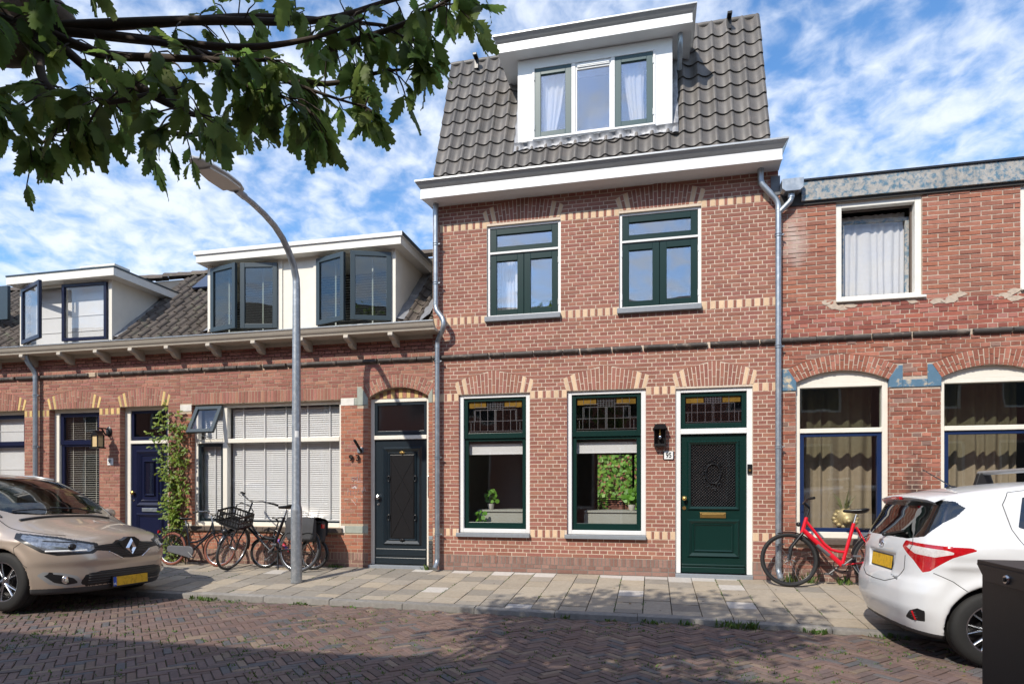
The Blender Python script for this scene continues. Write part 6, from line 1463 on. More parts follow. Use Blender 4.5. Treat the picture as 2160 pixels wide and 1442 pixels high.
for k in range(8500):                                                         # moss and grass in the joints
    x, y = rng.uniform(-11, 6), rng.uniform(-6.2, -2.28)
    if noise.noise(Vector((x * .8, y * 1.1, 7))) + .45 * noise.noise(Vector((x * 3, y * 3, 2))) < .02: continue
    z = road_z(x, y); a = rng.uniform(0, 6.28); s_ = Vector((math.cos(a), math.sin(a), 0)) * rng.uniform(.004, .010); h = rng.uniform(.006, .022)
    for q in range(3):
        b = Vector((x + rng.gauss(0, .012), y + rng.gauss(0, .012), z - .006)); J.add([b - s_, b + s_, b + Vector((rng.gauss(0, .012), rng.gauss(0, .012), h + .006))], [(0, 1, 2)])
for k in range(3200):
    c = rng.randrange(-24, 13); x = -.10 + c * PT + rng.gauss(0, .006); y = rng.uniform(-2.0, -.05)
    if noise.noise(Vector((x * 1.3, y * 1.6, 4))) < .12: continue
    b = Vector((x, y, SLOPE * y - .008)); s_ = Vector((rng.gauss(0, .008), rng.gauss(0, .008), 0)); J.add([b - s_, b + s_, b + Vector((rng.gauss(0, .01), rng.gauss(0, .01), rng.uniform(.010, .022)))], [(0, 1, 2)])
stuff(J.build('joint_moss', 'weed_green', None, fix=False), 'green moss and grass growing in the paving joints', 'moss')
for lx, lab in ((-11.75, 'dry pale flower stalks in front of the white blinds'), (-10.2, 'dry pale flower stalks in front of the slatted blind')):
    st_ = thing('dry_plant', lab, 'plant', (lx, -.25, 0)); rng = random.Random(int(-lx)); J = MB()
    for k in range(34):
        b = Vector((lx + rng.gauss(0, .12), -.25 + rng.gauss(0, .06), -.02)); t = b + Vector((rng.gauss(0, .16), rng.gauss(0, .08), rng.uniform(.7, 1.12))); J.tube([b, b.lerp(t, .6) + Vector((rng.gauss(0, .02), 0, 0)), t], .0035, 4); J.ball(t, .008, .008, .03, 5)
    stuff(J.build('stalks', 'dry_stalk', st_, fix=False)); MB().lathe([(.10, 0), (.13, .02), (.16, .28), (.15, .29), (.14, .26)], (lx, -.25, -.02), 'z', 16).build('pot', 'zinc', st_, True, 50)
mat('dry_leaf', (.20, .13, .06), .8, .3, .2, 30)
J = MB(); rng = random.Random(77)
for k in range(150):
    x = rng.uniform(-9, 4); kerb_side = rng.random() < .6; y = kerb_y(x) - .05 - abs(rng.gauss(0, .09)) if kerb_side else rng.uniform(-5.4, -.2)
    z = (SLOPE * y if y > kerb_y(x) + .12 else road_z(x, y)) + .006
    if kerb_y(x) - .03 < y < kerb_y(x) + .14: continue
    a = rng.uniform(0, 6.28); s_ = rng.uniform(.008, .024); u = Vector((math.cos(a), math.sin(a), rng.uniform(-.2, .2))) * s_; v = Vector((-math.sin(a), math.cos(a), rng.uniform(-.3, .3))) * s_ * .5; p = Vector((x, y, z))
    J.add([p - u, p - v, p + u, p + v + Vector((0, 0, .006))], [(0, 1, 2), (0, 2, 3)])
stuff(J.build('leaf_litter', 'dry_leaf', None, fix=False), 'scattered dry leaf litter along the kerb and paving', 'leaf litter')
# ---------------------------------------------------------------- plants and things behind the glass of the green-doored house
mat('pot_white', (.55, .53, .48), .6, 0, .1, 20); mat('leaf_bright', (.12, .30, .03), .45, .25, .1, 20, trans=.3)
def potted(x, y, z, r_, n, ls, label, round_leaf=True, seed=0):
    rng = random.Random(seed); t = thing('potted_plant', label, 'plant', (x, y, z)); MB().lathe([(r_ * .6, 0), (r_ * .75, .01), (r_, r_ * 1.5), (r_ * .9, r_ * 1.5)], (x, y, z), 'z', 16).build('pot', 'pot_white', t, True, 50)
    J = MB()
    for k in range(n):
        a = rng.uniform(0, 6.28); q = Vector((x, y, z + r_ * 1.4)); e = q + Vector((math.cos(a) * rng.uniform(.02, .12), math.sin(a) * rng.uniform(.02, .08), rng.uniform(.03, .24))); J.tube([q, q.lerp(e, .5) + Vector((0, 0, .03)), e], .003, 4, m=0)
        nr = Vector((rng.gauss(0, .5), -1, rng.gauss(.5, .4))).normalized(); u = nr.cross(Vector((0, 0, 1))).normalized(); w = u.cross(nr); s_ = ls * rng.uniform(.6, 1.1)
        J.add([e] + [e + (u * math.cos(b) + w * math.sin(b)) * s_ for b in [i * 2 * math.pi / 9 for i in range(9)]], [(0, i + 1, (i + 1) % 9 + 1) for i in range(9)])
    stuff(J.build('foliage', 'leaf_bright', t, fix=False)); return t
potted(-.30, .55, .925, .06, 34, .045, 'round leafed potted plant on the counter in the window beside the door', seed=1)
potted(-2.56, .62, .925, .06, 22, .04, 'small green plant in a pale pot on the counter beside the downpipe window', seed=2)
potted(-2.66, .30, .60, .04, 12, .035, 'tiny bright green plant on the inner sill beside the downpipe window', seed=3)
ch_ = thing('wicker_chair', 'dark round wicker chair in front of the sunlit garden wall', 'chair', (-.95, 6.0, .05)); M_ = MB()
for k in range(9): M_.tube([(-.95 + .38 * math.cos(a), 6.0 + .12 * math.sin(a * 2), .80 + .30 * (k / 8 - .5) * 1.2 + .05 * math.sin(a)) for a in [i * 2 * math.pi / 20 for i in range(20)]], .012, 5, closed=True)
M_.build('basket', 'room_dark', ch_, True); MB().tube([(-.95, 6.0, .05), (-.95, 6.0, .6)], .03, 8).tube([(-1.2, 6.0, .06), (-.7, 6.0, .06)], .02, 6).build('leg', 'room_dark', ch_)
# ---------------------------------------------------------------- cars
def spline_tab(pts, n=400):
    """smooth curve through points, returned as a lookup function of the first coordinate"""
    p = np.array(pts, float); x = p[:, 0]; y = p[:, 1]; d = np.diff(y) / np.diff(x); m = np.zeros(len(x)); m[0], m[-1] = d[0], d[-1]
    for i in range(1, len(x) - 1): m[i] = 0 if d[i-1] * d[i] <= 0 else 2 * d[i-1] * d[i] / (d[i-1] + d[i])
    X = np.linspace(x[0], x[-1], n); k = np.clip(np.searchsorted(x, X) - 1, 0, len(x) - 2); h = x[k+1] - x[k]; t = (X - x[k]) / h
    Y = (2*t**3 - 3*t**2 + 1)*y[k] + (t**3 - 2*t**2 + t)*h*m[k] + (-2*t**3 + 3*t**2)*y[k+1] + (t**3 - t**2)*h*m[k+1]
    return lambda v: np.interp(v, X, Y)
def smax(a, b, k):
    h = np.maximum(k - np.abs(a - b), 0) / k; return np.maximum(a, b) + h * h * k * .25
def snets(fn, xs, ys, zs):
    """surface of fn = 0 on a box grid"""
    F = fn(*np.meshgrid(xs, ys, zs, indexing='ij')); S = F < 0; nx, ny, nz = F.shape; cor = [(i, j, k) for i in (0, 1) for j in (0, 1) for k in (0, 1)]
    cnt = sum(S[i:nx-1+i, j:ny-1+j, k:nz-1+k].astype(np.int8) for i, j, k in cor); act = (cnt > 0) & (cnt < 8)
    ids = np.argwhere(act); idx = -np.ones(act.shape, np.int64); idx[act] = np.arange(len(ids)); acc = np.zeros((len(ids), 3)); num = np.zeros(len(ids))
    G = lambda c: np.stack([xs[ids[:, 0] + c[0]], ys[ids[:, 1] + c[1]], zs[ids[:, 2] + c[2]]], 1)
    for a in range(8):
        for b in range(a + 1, 8):
            if sum(abs(p - q) for p, q in zip(cor[a], cor[b])) != 1: continue
            fa = F[ids[:, 0]+cor[a][0], ids[:, 1]+cor[a][1], ids[:, 2]+cor[a][2]]; fb = F[ids[:, 0]+cor[b][0], ids[:, 1]+cor[b][1], ids[:, 2]+cor[b][2]]
            m = (fa < 0) != (fb < 0); t = np.where(m, fa / np.where(m, fa - fb, 1), 0)[:, None]; acc += np.where(m[:, None], G(cor[a]) * (1 - t) + G(cor[b]) * t, 0); num += m
    V = acc / num[:, None]; Q = []
    for d in range(3):
        o = [a for a in range(3) if a != d]; sl0 = [slice(1, n - 1) for n in F.shape]; sl0[d] = slice(0, F.shape[d] - 1); sl1 = list(sl0); sl1[d] = slice(1, F.shape[d])
        s0, s1 = S[tuple(sl0)], S[tuple(sl1)]; p = np.argwhere(s0 != s1); fl = s0[s0 != s1]; base = p.copy(); base[:, o[0]] += 1; base[:, o[1]] += 1
        def cell(a, b): c = base.copy(); c[:, o[0]] += a; c[:, o[1]] += b; return idx[c[:, 0], c[:, 1], c[:, 2]]
        q = np.stack([cell(-1, -1), cell(0, -1), cell(0, 0), cell(-1, 0)], 1)
        if d == 1: fl = ~fl
        q[~fl] = q[~fl][:, ::-1]; Q.append(q)
    return V, np.concatenate(Q)
def project(fn, V, it=2, e=.002):
    for _ in range(it):
        f = fn(V[:, 0], V[:, 1], V[:, 2]); g = np.stack([(fn(V[:, 0]+e*(d == 0), V[:, 1]+e*(d == 1), V[:, 2]+e*(d == 2)) - f) / e for d in range(3)], 1)
        s = f / np.maximum((g*g).sum(1), .2); V = V - g * np.clip(s, -.02, .02)[:, None]
    return V
def in_poly(px, py, poly):
    ins = np.zeros(len(px), bool); n = len(poly)
    for i in range(n):
        (x0, y0), (x1, y1) = poly[i], poly[(i+1) % n]; c_ = ((y0 > py) != (y1 > py)) & (px < (x1 - x0) * (py - y0) / (y1 - y0 + 1e-12) + x0); ins ^= c_
    return ins
def near_poly(px, py, poly):
    bd = np.full(len(px), 9.); bx = px.copy(); by = py.copy(); n = len(poly)
    for i in range(n):
        (x0, y0), (x1, y1) = poly[i], poly[(i+1) % n]; dx, dy = x1 - x0, y1 - y0; t = np.clip(((px - x0)*dx + (py - y0)*dy) / (dx*dx + dy*dy), 0, 1); qx, qy = x0 + t*dx, y0 + t*dy; d = np.hypot(px - qx, py - qy); m = d < bd
        bd[m] = d[m]; bx[m] = qx[m]; by[m] = qy[m]
    return bd, bx, by
class Car:
    """body as a smooth solid, cut into panels, glass and lamps along outlines drawn on it"""
    def __init__(s, L, ztop, xf, xr, wl, belt, roofw, crown, planf, planr, wheels, ra, zbot=.2, side=None, notch=None):
        s.L = L; s.zt = spline_tab(ztop); s.xf = spline_tab(xf); s.xr = spline_tab(xr); s.wl = spline_tab(wl); s.belt, s.rw = belt, roofw; s.cr = spline_tab(crown); s.pf, s.pr, s.wh, s.ra, s.zb, s.side, s.notch = planf, planr, wheels, ra, zbot, side, notch
    def f(s, x, y, z):
        ay = np.abs(y); zt = s.zt(x); sl = (s.zt(x + .01) - s.zt(x - .01)) / .02
        ft = (z - zt + s.cr(x) * ay * ay + .35 * s.cr(x) * ay**4) / np.sqrt(1 + sl * sl)
        W = s.wl(x) - .055 * np.clip((z - .62) / .4, -1.2, 0)**2 - .03 * np.clip((z - .72) / .4, 0, 1)**2
        up = np.clip(z - s.belt, 0, 1); W = W - s.rw * up - .02 * np.clip(up / .06, 0, 1)
        if s.side: W = W + s.side(x, z)
        for xw, zw in s.wh:
            d = np.hypot(x - xw, z - zw); W = W + .018 * np.exp(-((d - s.ra - .02) / .05)**2)
        fs = ay - W
        ff = s.xf(z) + s.pf(ay) - x; fr = x - s.xr(z) + s.pr(ay); fb = s.zb - z
        r_ = smax(ft, fs, .10); r_ = smax(r_, ff, .07); r_ = smax(r_, fr, .07); r_ = smax(r_, fb, .04)
        if s.notch: r_ = s.notch(x, ay, z, r_)
        for xw, zw in s.wh:
            d = np.hypot(x - xw, z - zw); r_ = np.maximum(r_, -np.maximum(d - s.ra, .52 - ay))
        return r_
    def mesh(s, xs, h):
        ys = np.arange(-1.02, 1.02 + h, h); zs = np.arange(s.zb - .06, 1.72, h)
        V, Q = snets(s.f, np.asarray(xs), ys, zs); s.h = h; s.V = project(s.f, V, 3); s.Q = Q
    def regions(s, regs):
        """regs: (name, a-function, direction of a in (x, |y|, z), polygon, filter)"""
        V, Q = s.V, s.Q; owner = np.zeros(len(Q), int)
        for k, (nm, af, da, bf, db, poly, filt) in enumerate(regs, 1):
            C = V[Q].mean(1); n = np.cross(V[Q[:, 2]] - V[Q[:, 0]], V[Q[:, 3]] - V[Q[:, 1]]); n /= np.linalg.norm(n, axis=1)[:, None] + 1e-9
            ins = in_poly(af(C), bf(C), poly) & filt(C, n) & (owner == 0); owner[ins] = k
            vin = np.zeros(len(V), bool); vin[Q[ins].ravel()] = True; vout = np.zeros(len(V), bool); vout[Q[~ins].ravel()] = True
            B = np.where(vin & vout)[0]
            if not len(B): continue
            a, b = af(V[B]), bf(V[B]); d, na, nb = near_poly(a, b, poly); m = d < s.h * 1.3; B = B[m]; sg = np.where(V[B, 1] < 0, -1., 1.)
            for D, dv in ((da, (na - a)[m]), (db, (nb - b)[m])):
                D = np.array(D, float); mv = dv[:, None] * (D / (D @ D))[None]; mv[:, 1] *= sg; V[B] += mv
        s.V = project(s.f, V, 2); s.owner = owner; s.names = ['body'] + [r_[0] for r_ in regs]
        from mathutils.bvhtree import BVHTree
        s.bvh = BVHTree.FromPolygons([Vector(v) for v in s.V], [tuple(int(i) for i in q) for q in s.Q])
    def piece(s, k, name, m, root, sel=None, smooth=True, lift=0.):
        q = s.Q[s.owner == k]
        if sel is not None: q = q[sel(s.V[q].mean(1))]
        u, inv = np.unique(q.ravel(), return_inverse=True); me = bpy.data.meshes.new(name); v = s.V[u]
        me.from_pydata(v.tolist(), [], inv.reshape(-1, 4).tolist()); me.materials.append(MATS[m]); me.polygons.foreach_set('use_smooth', [True] * len(me.polygons)); me.update()
        o = link(name, me, root); return o
    def on(s, p, d):
        r_ = s.bvh.ray_cast(Vector(p), Vector(d)); return r_[0]
    def seam(s, pts, d, r_=.004, n=14, off=0.):
        """shut line: a path projected on the body"""
        out = []
        for (a, b) in zip(pts, pts[1:]):
            for i in range(n):
                p = Vector(a).lerp(Vector(b), i / n); h = s.on(p, d)
                if h: out.append(h - Vector(d) * off)
        h = s.on(pts[-1], d)
        if h: out.append(h - Vector(d) * off)
        return out
def car_wheel(root, x, y, z, r_, w, sg, spokes=5, rim_m='steel', dark='black_satin'):
    """tyre, rim and spokes; sg is the side the rim faces"""
    t = MB().lathe([(r_*.66, -w/2), (r_*.86, -w/2 - .006), (r_*.965, -w/2 + .012), (r_, -w/2 + .035), (r_*1.0, -w*.16), (r_*.988, -w*.15), (r_*.988, -w*.12), (r_, -w*.11), (r_, w*.11), (r_*.988, w*.12), (r_*.988, w*.15), (r_, w*.16), (r_, w/2 - .035), (r_*.965, w/2 - .012), (r_*.86, w/2 + .006), (r_*.66, w/2)], (x, y, z), 'y', 48).build('wheel', 'black_rubber', root, True, 40)
    o = sg * (w/2 - .01); MB().lathe([(r_*.67, o), (r_*.655, o + sg*.006), (r_*.62, o - sg*.01), (r_*.58, o - sg*.12), (.05, o - sg*.13), (0, o - sg*.13)], (x, y, z), 'y', 40).build('barrel', dark, t, True, 40)
    MB().lathe([(r_*.665, o + sg*.002), (r_*.66, o + sg*.008), (r_*.62, o + sg*.004), (r_*.605, o - sg*.01)], (x, y, z), 'y', 40).build('rim', rim_m, t, True, 50)
    S = MB()
    for k in range(spokes):
        for dd in (-.09, .09):
            a = 2*math.pi*k/spokes + dd; b = 2*math.pi*k/spokes + dd*2.2; ps = [(x + q*math.cos(c_), y + o - sg*d_, z + q*math.sin(c_)) for q, c_, d_ in ((.03, a, .03), (r_*.35, (a+b)/2, .018), (r_*.63, b, .012))]; S.tube(ps, [.022, .019, .017], 6, flat=.6)
    S.lathe([(0, o - sg*.012), (.045, o - sg*.014), (.06, o - sg*.03), (.06, o - sg*.06)], (x, y, z), 'y', 16); S.build('spokes', rim_m, t, True, 50); return t
AY = lambda C: np.abs(C[:, 1]); AX = lambda C: C[:, 0]; AZ = lambda C: C[:, 2]
mat('paint_beige', (.50, .41, .33), .30, 0, .02, 3, coat=.8, metal=.4); mat('paint_white', (.66, .67, .68), .28, 0, .012, 3, coat=.7)
mat('car_black', (.014, .014, .015), .35, 0, .06, 10); mat('trim_grey', (.05, .05, .052), .6, 0, .1, 12, .2, 100); mat('seal', (.006, .006, .006), .6, 0, 0)
mat('headlight', (.26, .275, .30), .14, 0, .6, 26, coat=1., metal=.6); mat('tail_red', (.42, .006, .010), .12, 0, .25, 22, coat=1.); mat('tail_clear', (.62, .58, .56), .15, 0, .25, 30, coat=1.)
mat('plate_yellow', (.72, .42, .015), .5, 0, .12, 7, col2=(.50, .28, .012), c2amt=.4, c2s=22); mat('plate_blue', (.01, .08, .42), .5); mat('interior', (.02, .02, .022), .8)
glass_mat('car_glass', .07, (.30, .36, .34)); glass_mat('car_glass_dark', .09, (.13, .15, .16)); glass_mat('lens', .06, (.95, .97, 1))
def plate(root, name, c, nrm, w=.52, h=.11, blue=True):
    """yellow registration plate, the characters unreadable as in the photograph"""
    n = Vector(nrm).normalized(); u = Vector((0, 1, 0)) if n.x > 0 else Vector((0, -1, 0)); v = n.cross(u).normalized()
    def q(a0, a1, b0, b1, d): return [Vector(c) + u*a + v*b + n*d for a, b in ((a0, b0), (a1, b0), (a1, b1), (a0, b1))]
    def slab(a0, a1, b0, b1, d0, d1): lo, hi = q(a0, a1, b0, b1, d0), q(a0, a1, b0, b1, d1); return MB().add(lo + hi, [(0,3,2,1), (4,5,6,7), (0,1,5,4), (1,2,6,5), (2,3,7,6), (3,0,4,7)])
    p = slab(-w/2 - .01, w/2 + .01, -h/2 - .01, h/2 + .01, -.02, .004).build(name, 'car_black', root); slab(-w/2, w/2, -h/2, h/2, .003, .007).build('plate_face', 'plate_yellow', p)
    if blue:
        slab(-w/2, -w/2 + .045, -h/2, h/2, .0075, .009).build('plate_band', 'plate_blue', p)
        tm_ = text_mesh(None, 'NL', .035, (0, 0, 0), 'enamel_white', 'country_code', p, rot=(0, 0, 0), ext=.001, bold=True); tm_.data.transform(Matrix(((u.x, v.x, n.x, 0), (u.y, v.y, n.y, 0), (u.z, v.z, n.z, 0), (0, 0, 0, 1)))); tm_.data.transform(Matrix.Translation(Vector(c) + u*(-w/2 + .022) - v*(h*.27) + n*.0105))
    return p
# --- beige car, nose to the right
sc_ = Car(4.41, [(-.1, .55), (.02, .70), (.10, .80), (.22, .875), (.5, .965), (.85, 1.045), (1.02, 1.09), (1.30, 1.275), (1.65, 1.475), (1.95, 1.585), (2.4, 1.645), (2.9, 1.65), (3.6, 1.60), (4.0, 1.53), (4.25, 1.3), (4.5, .8)],
          [(.1, .16), (.22, .085), (.30, .045), (.40, .02), (.50, .02), (.58, .0), (.68, .015), (.76, .05), (.85, .12), (1.0, .35), (1.7, .6)], [(.1, 4.3), (.5, 4.41), (.9, 4.36), (1.4, 4.2), (1.75, 4.0)],
          [(-.1, .86), (.35, .90), (.8, .93), (2., .933), (3.5, .925), (4.0, .90), (4.5, .84)], .98, .36, [(-.1, .06), (.3, .14), (.9, .14), (1.1, .10), (1.5, .09), (2.2, .07), (4.5, .08)],
          lambda a: .30 * a**2 * .6 + .62 * np.clip(a - .42, 0, 1)**2 * 2.0, lambda a: .22 * a**2 + .6 * np.clip(a - .5, 0, 1)**2, [(.90, .345), (3.63, .345)], .385,
          side=lambda x, z: .012 * np.exp(-((z - .78 - .05 * x) / .035)**2) - .018 * np.exp(-((z - .45) / .10)**2) * np.clip((x - 1.2) / .3, 0, 1))
sc_.mesh(np.concatenate([np.arange(-.06, 2.3, .0155), np.arange(2.3, 4.55, .05)]), .0165)
front = lambda C, n: (C[:, 0] < 1.3)
QH = lambda C: np.abs(C[:, 1]) + .9 * C[:, 0]; QF = lambda C: np.abs(C[:, 1]) + .5 * C[:, 0]
sc_.regions([
    ('headlight', QH, (.9, 1, 0), AZ, (0, 0, 1), [(.54, .715), (.60, .686), (1.0, .678), (1.19, .710), (1.49, .852), (1.47, .884), (1.03, .838), (.56, .760)], front),
    ('headlight_bezel', QH, (.9, 1, 0), AZ, (0, 0, 1), [(.49, .70), (.56, .660), (1.02, .648), (1.22, .686), (1.57, .846), (1.55, .908), (1.03, .862), (.50, .776)], front),
    ('grille', AY, (0, 1, 0), AZ, (0, 0, 1), [(-.01, .575), (.14, .585), (.30, .675), (.50, .70), (.50, .742), (.22, .765), (.14, .80), (-.01, .81)], lambda C, n: (C[:, 0] < .35)),
    ('lower_grille', AY, (0, 1, 0), AZ, (0, 0, 1), [(-.01, .285), (.54, .285), (.60, .33), (.56, .415), (.40, .45), (-.01, .455)], lambda C, n: C[:, 0] < .4),
    ('fog_pocket', QF, (.5, 1, 0), AZ, (0, 0, 1), [(.68, .325), (.80, .31), (.93, .34), (1.03, .42), (.99, .445), (.86, .425), (.74, .385)], front),
    ('fog_frame', QF, (.5, 1, 0), AZ, (0, 0, 1), [(.60, .30), (.80, .282), (.98, .322), (1.10, .43), (1.04, .468), (.86, .452), (.70, .408)], front),
    ('windscreen', AX, (1, 0, 0), AY, (0, 1, 0), [(1.06, -.01), (1.07, .30), (1.13, .58), (1.24, .735), (1.36, .74), (1.88, .60), (1.93, .3), (1.94, -.01)], lambda C, n: C[:, 2] > 1.05),
    ('side_window', AX, (1, 0, 0), AZ, (0, 0, 1), [(1.45, 1.075), (1.62, 1.27), (2.05, 1.50), (3.3, 1.50), (3.75, 1.38), (3.85, 1.13), (2.4, 1.055)], lambda C, n: np.abs(n[:, 1]) > .45),
    ('skirt', AX, (1, 0, 0), AZ, (0, 0, 1), [(-1, -1), (6, -1), (6, .262), (1.4, .262), (-1, .285)], lambda C, n: C[:, 2] > 0),
])
SCN = thing('parked_car', 'bronze beige people carrier parked nose first beside the kerb', 'car', (-6.38, -2.60, -.178), local=True)
SCN.rotation_euler = (R(1.4), 0, R(180)); SCN.scale = (1, 1, 1)
body = sc_.piece(0, 'body', 'paint_beige', SCN)
for k, nm, m in ((3, 'grille', 'car_black'), (4, 'lower_grille', 'car_black'), (7, 'windscreen', 'car_glass'), (9, 'skirt', 'trim_grey')): sc_.piece(k, nm, m, SCN)
for k, nm, m in ((1, 'headlight', 'headlight'), (2, 'headlight_bezel', 'car_black'), (5, 'fog_pocket', 'car_black'), (6, 'fog_frame', 'zinc_trim'), (8, 'side_window', 'car_glass_dark')):
    for sg in (-1, 1): sc_.piece(k, nm, m, SCN, lambda C, sg=sg: C[:, 1] * sg > 0)
XD = (1, 0, 0); YD = {1: (0, -1, 0), -1: (0, 1, 0)}
def seam_obj(car, root, pts, d, r_=.004, m='seal', name='shut_line', off=0.):
    o = car.seam(pts, d, r_, off=off)
    if len(o) > 2: return MB().tube(o, r_, 5).build(name, m, root, True, 180)
for sg in (-1, 1):
    seam_obj(sc_, SCN, [(.36, sg*.60, 2), (.5, sg*.70, 2), (.8, sg*.785, 2), (1.12, sg*.80, 2)], (0, 0, -1), .005)
    seam_obj(sc_, SCN, [(1.12, sg*.755, 2), (1.3, sg*.755, 2), (1.6, sg*.68, 2), (1.9, sg*.61, 2)], (0, 0, -1), .012, 'car_black', 'pillar_trim')
    seam_obj(sc_, SCN, [(1.36, sg*2, .35), (1.36, sg*2, .7), (1.42, sg*2, 1.0)], YD[sg], .004); seam_obj(sc_, SCN, [(2.45, sg*2, .35), (2.45, sg*2, 1.02)], YD[sg], .004)
    seam_obj(sc_, SCN, [(.62, sg*2, .80), (.70, sg*2, .74), (.66, sg*2, .62), (.52, sg*2, .52)], YD[sg], .003)
    seam_obj(sc_, SCN, [(-1, sg*.15, .578), (-1, sg*.22, .615), (-1, sg*.31, .668)], XD, .010, 'chrome', 'grille_trim')
    p = sc_.on((-1, sg*.70, .372), XD)
    if p: MB().lathe([(0, 0), (.034, .002), (.038, .012), (.05, .014), (.05, .03)], (0, 0, 0), 'x', 18).build('fog_lamp', 'chrome', SCN, True, 50).data.transform(Matrix.Translation(p + Vector((-.006, 0, 0))))
    p = sc_.on((-1, sg*.66, .742), XD)
    if p:
        MB().ball((p.x + .0, p.y, p.z), .03, .052, .044, 14).build('projector', 'car_black', SCN, True, 180); MB().tube([(p.x - .003 + .006*math.cos(a)*0, p.y + .043*math.cos(a), p.z + .036*math.sin(a)) for a in [k*math.pi/10 for k in range(20)]], .006, 6, closed=True).build('projector_ring', 'chrome', SCN, True, 180)
    pts_ = [(-1, sg*y, .70 + .0*(y - .5)) for y in (.55, .62, .70, .78, .84)]; seam_obj(sc_, SCN, pts_, XD, .013, 'enamel_white', 'light_strip')
    pts_ = [(-1, sg*y, .79 + .12*(y - .6)) for y in (.60, .68, .76, .82)]; seam_obj(sc_, SCN, pts_, XD, .007, 'car_black', 'light_mask')
for z in (.315, .345, .375, .405, .432): seam_obj(sc_, SCN, [(-1, -.53, z), (-1, 0, z), (-1, .53, z)], XD, .006, 'trim_grey', 'grille_slat')
for z, w_ in ((.62, .17), (.65, .24), (.68, .32), (.71, .46), (.735, .46), (.76, .2)): seam_obj(sc_, SCN, [(-1, -w_, z), (-1, 0, z), (-1, w_, z)], XD, .006, 'car_black', 'grille_slat')
p = sc_.on((-1, 0, .70), XD); em = MB()                                          # diamond badge
o4 = [(0, .118), (-.076, 0), (0, -.118), (.076, 0)]; i4 = [(0, .048), (-.030, 0), (0, -.048), (.030, 0)]; m4 = [(0, .084), (-.053, 0), (0, -.084), (.053, 0)]
vs = [(p.x - .012, p.y + a, p.z + b) for a, b in o4] + [(p.x - .04, p.y + a, p.z + b) for a, b in m4] + [(p.x - .014, p.y + a, p.z + b) for a, b in i4]
em.add(vs, [f for k in range(4) for f in ((k, (k+1) % 4, 4+(k+1) % 4, 4+k), (4+k, 4+(k+1) % 4, 8+(k+1) % 4, 8+k))]); em.build('badge', 'chrome', SCN)
pb = [(p.y + a, p.z + b) for a, b in ((-.13, .09), (-.10, -.04), (-.035, -.135), (.035, -.135), (.10, -.04), (.13, .09), (.05, .135), (-.05, .135))]; MB().prism(pb, p.x - .012, p.x + .05, 'x').build('badge_backing', 'car_black', SCN)
p = sc_.on((-1, 0, .30), XD); plate(SCN, 'license_plate', (p.x - .022, 0, .300), (-1, 0, .06)).children
seam_obj(sc_, SCN, [(1.02, -.62, 2), (.985, 0, 2), (1.02, .62, 2)], (0, 0, -1), .022, 'car_black', 'cowl')
for y0_, y1_ in ((-.55, .12), (.05, .60)):
    a_ = sc_.on((1.08, y0_, 2), (0, 0, -1)); b_ = sc_.on((1.16, y1_, 2), (0, 0, -1))
    if a_ and b_: MB().tube([a_ + Vector((-.02, 0, .025)), a_.lerp(b_, .5) + Vector((-.01, 0, .05)), b_ + Vector((0, 0, .02))], .010, 6).build('wiper', 'car_black', SCN, True, 180)
for sg in (-1, 1):
    car_wheel(SCN, .90, sg*.80, .345, .345, .21, sg, 5); car_wheel(SCN, 3.63, sg*.80, .345, .345, .21, sg, 5)
    MB().lathe([(.38, -.3), (.38, .12)], (.90, sg*.66, .345), 'y', 30, ang=math.pi).build('wheel_arch', 'seal', SCN); MB().ball((1.42, sg*1.0, 1.10), .07, .11, .075, 14).build('mirror', 'paint_beige', SCN, True, 180); MB().tube([(1.42, sg*.80, 1.05), (1.42, sg*.93, 1.08)], .025, 8).build('mirror_arm', 'car_black', SCN)
    MB().tube([tuple(sc_.on((x, sg*.60, 2), (0, 0, -1)) + Vector((0, 0, .02))) for x in (1.95, 2.3, 2.8, 3.4, 3.8)], .014, 8).build('roof_rail', 'zinc_trim', SCN, True, 180)
MB().box(1.0, 3.9, -.72, .72, .45, .95).box(1.15, 1.55, -.70, .70, .93, 1.02).build('dashboard', 'interior', SCN)
for sg in (-1, 1): MB().box(2.05, 2.25, sg*.38 - .22, sg*.38 + .22, .6, 1.18).box(2.13, 2.22, sg*.38 - .11, sg*.38 + .11, 1.2, 1.38).build('seat', 'interior', SCN, bevel=.05)
MB().box(1.62, 1.66, -.09, .09, 1.37, 1.43).build('mirror_inside', 'interior', SCN)
# --- white hatchback, tail to the left
yr = Car(3.945, [(-.1, .55), (.05, .75), (.2, .86), (.9, 1.01), (1.05, 1.05), (1.75, 1.43), (2.2, 1.505), (2.7, 1.50), (3.2, 1.455), (3.52, 1.405), (3.62, 1.37), (3.72, 1.20), (4.1, .6)],
         [(.1, .12), (.5, 0), (.8, .1), (1.0, .35), (1.6, .6)], [(.1, 3.80), (.22, 3.86), (.32, 3.905), (.45, 3.945), (.55, 3.945), (.63, 3.925), (.70, 3.895), (.80, 3.885), (.93, 3.875), (1.02, 3.845), (1.15, 3.78), (1.30, 3.70), (1.37, 3.66), (1.42, 3.64), (1.6, 3.6)],
         [(-.1, .78), (.4, .83), (1., .845), (2.5, .848), (3.2, .845), (3.6, .83), (4.1, .80)], .96, .36, [(-.1, .08), (.5, .1), (1.5, .08), (2.5, .06), (3.6, .07), (4.1, .07)],
         lambda a: .25 * a**2 + .5 * np.clip(a - .45, 0, 1)**2, lambda a: .13 * a**2 + .95 * np.clip(a - .50, 0, 1)**2, [(.82, .31), (3.33, .31)], .345,
         side=lambda x, z: .012 * np.exp(-((z - .80) / .03)**2) + .03 * np.exp(-((z - .90) / .09)**2) * np.clip((x - 3.1) / .4, 0, 1))
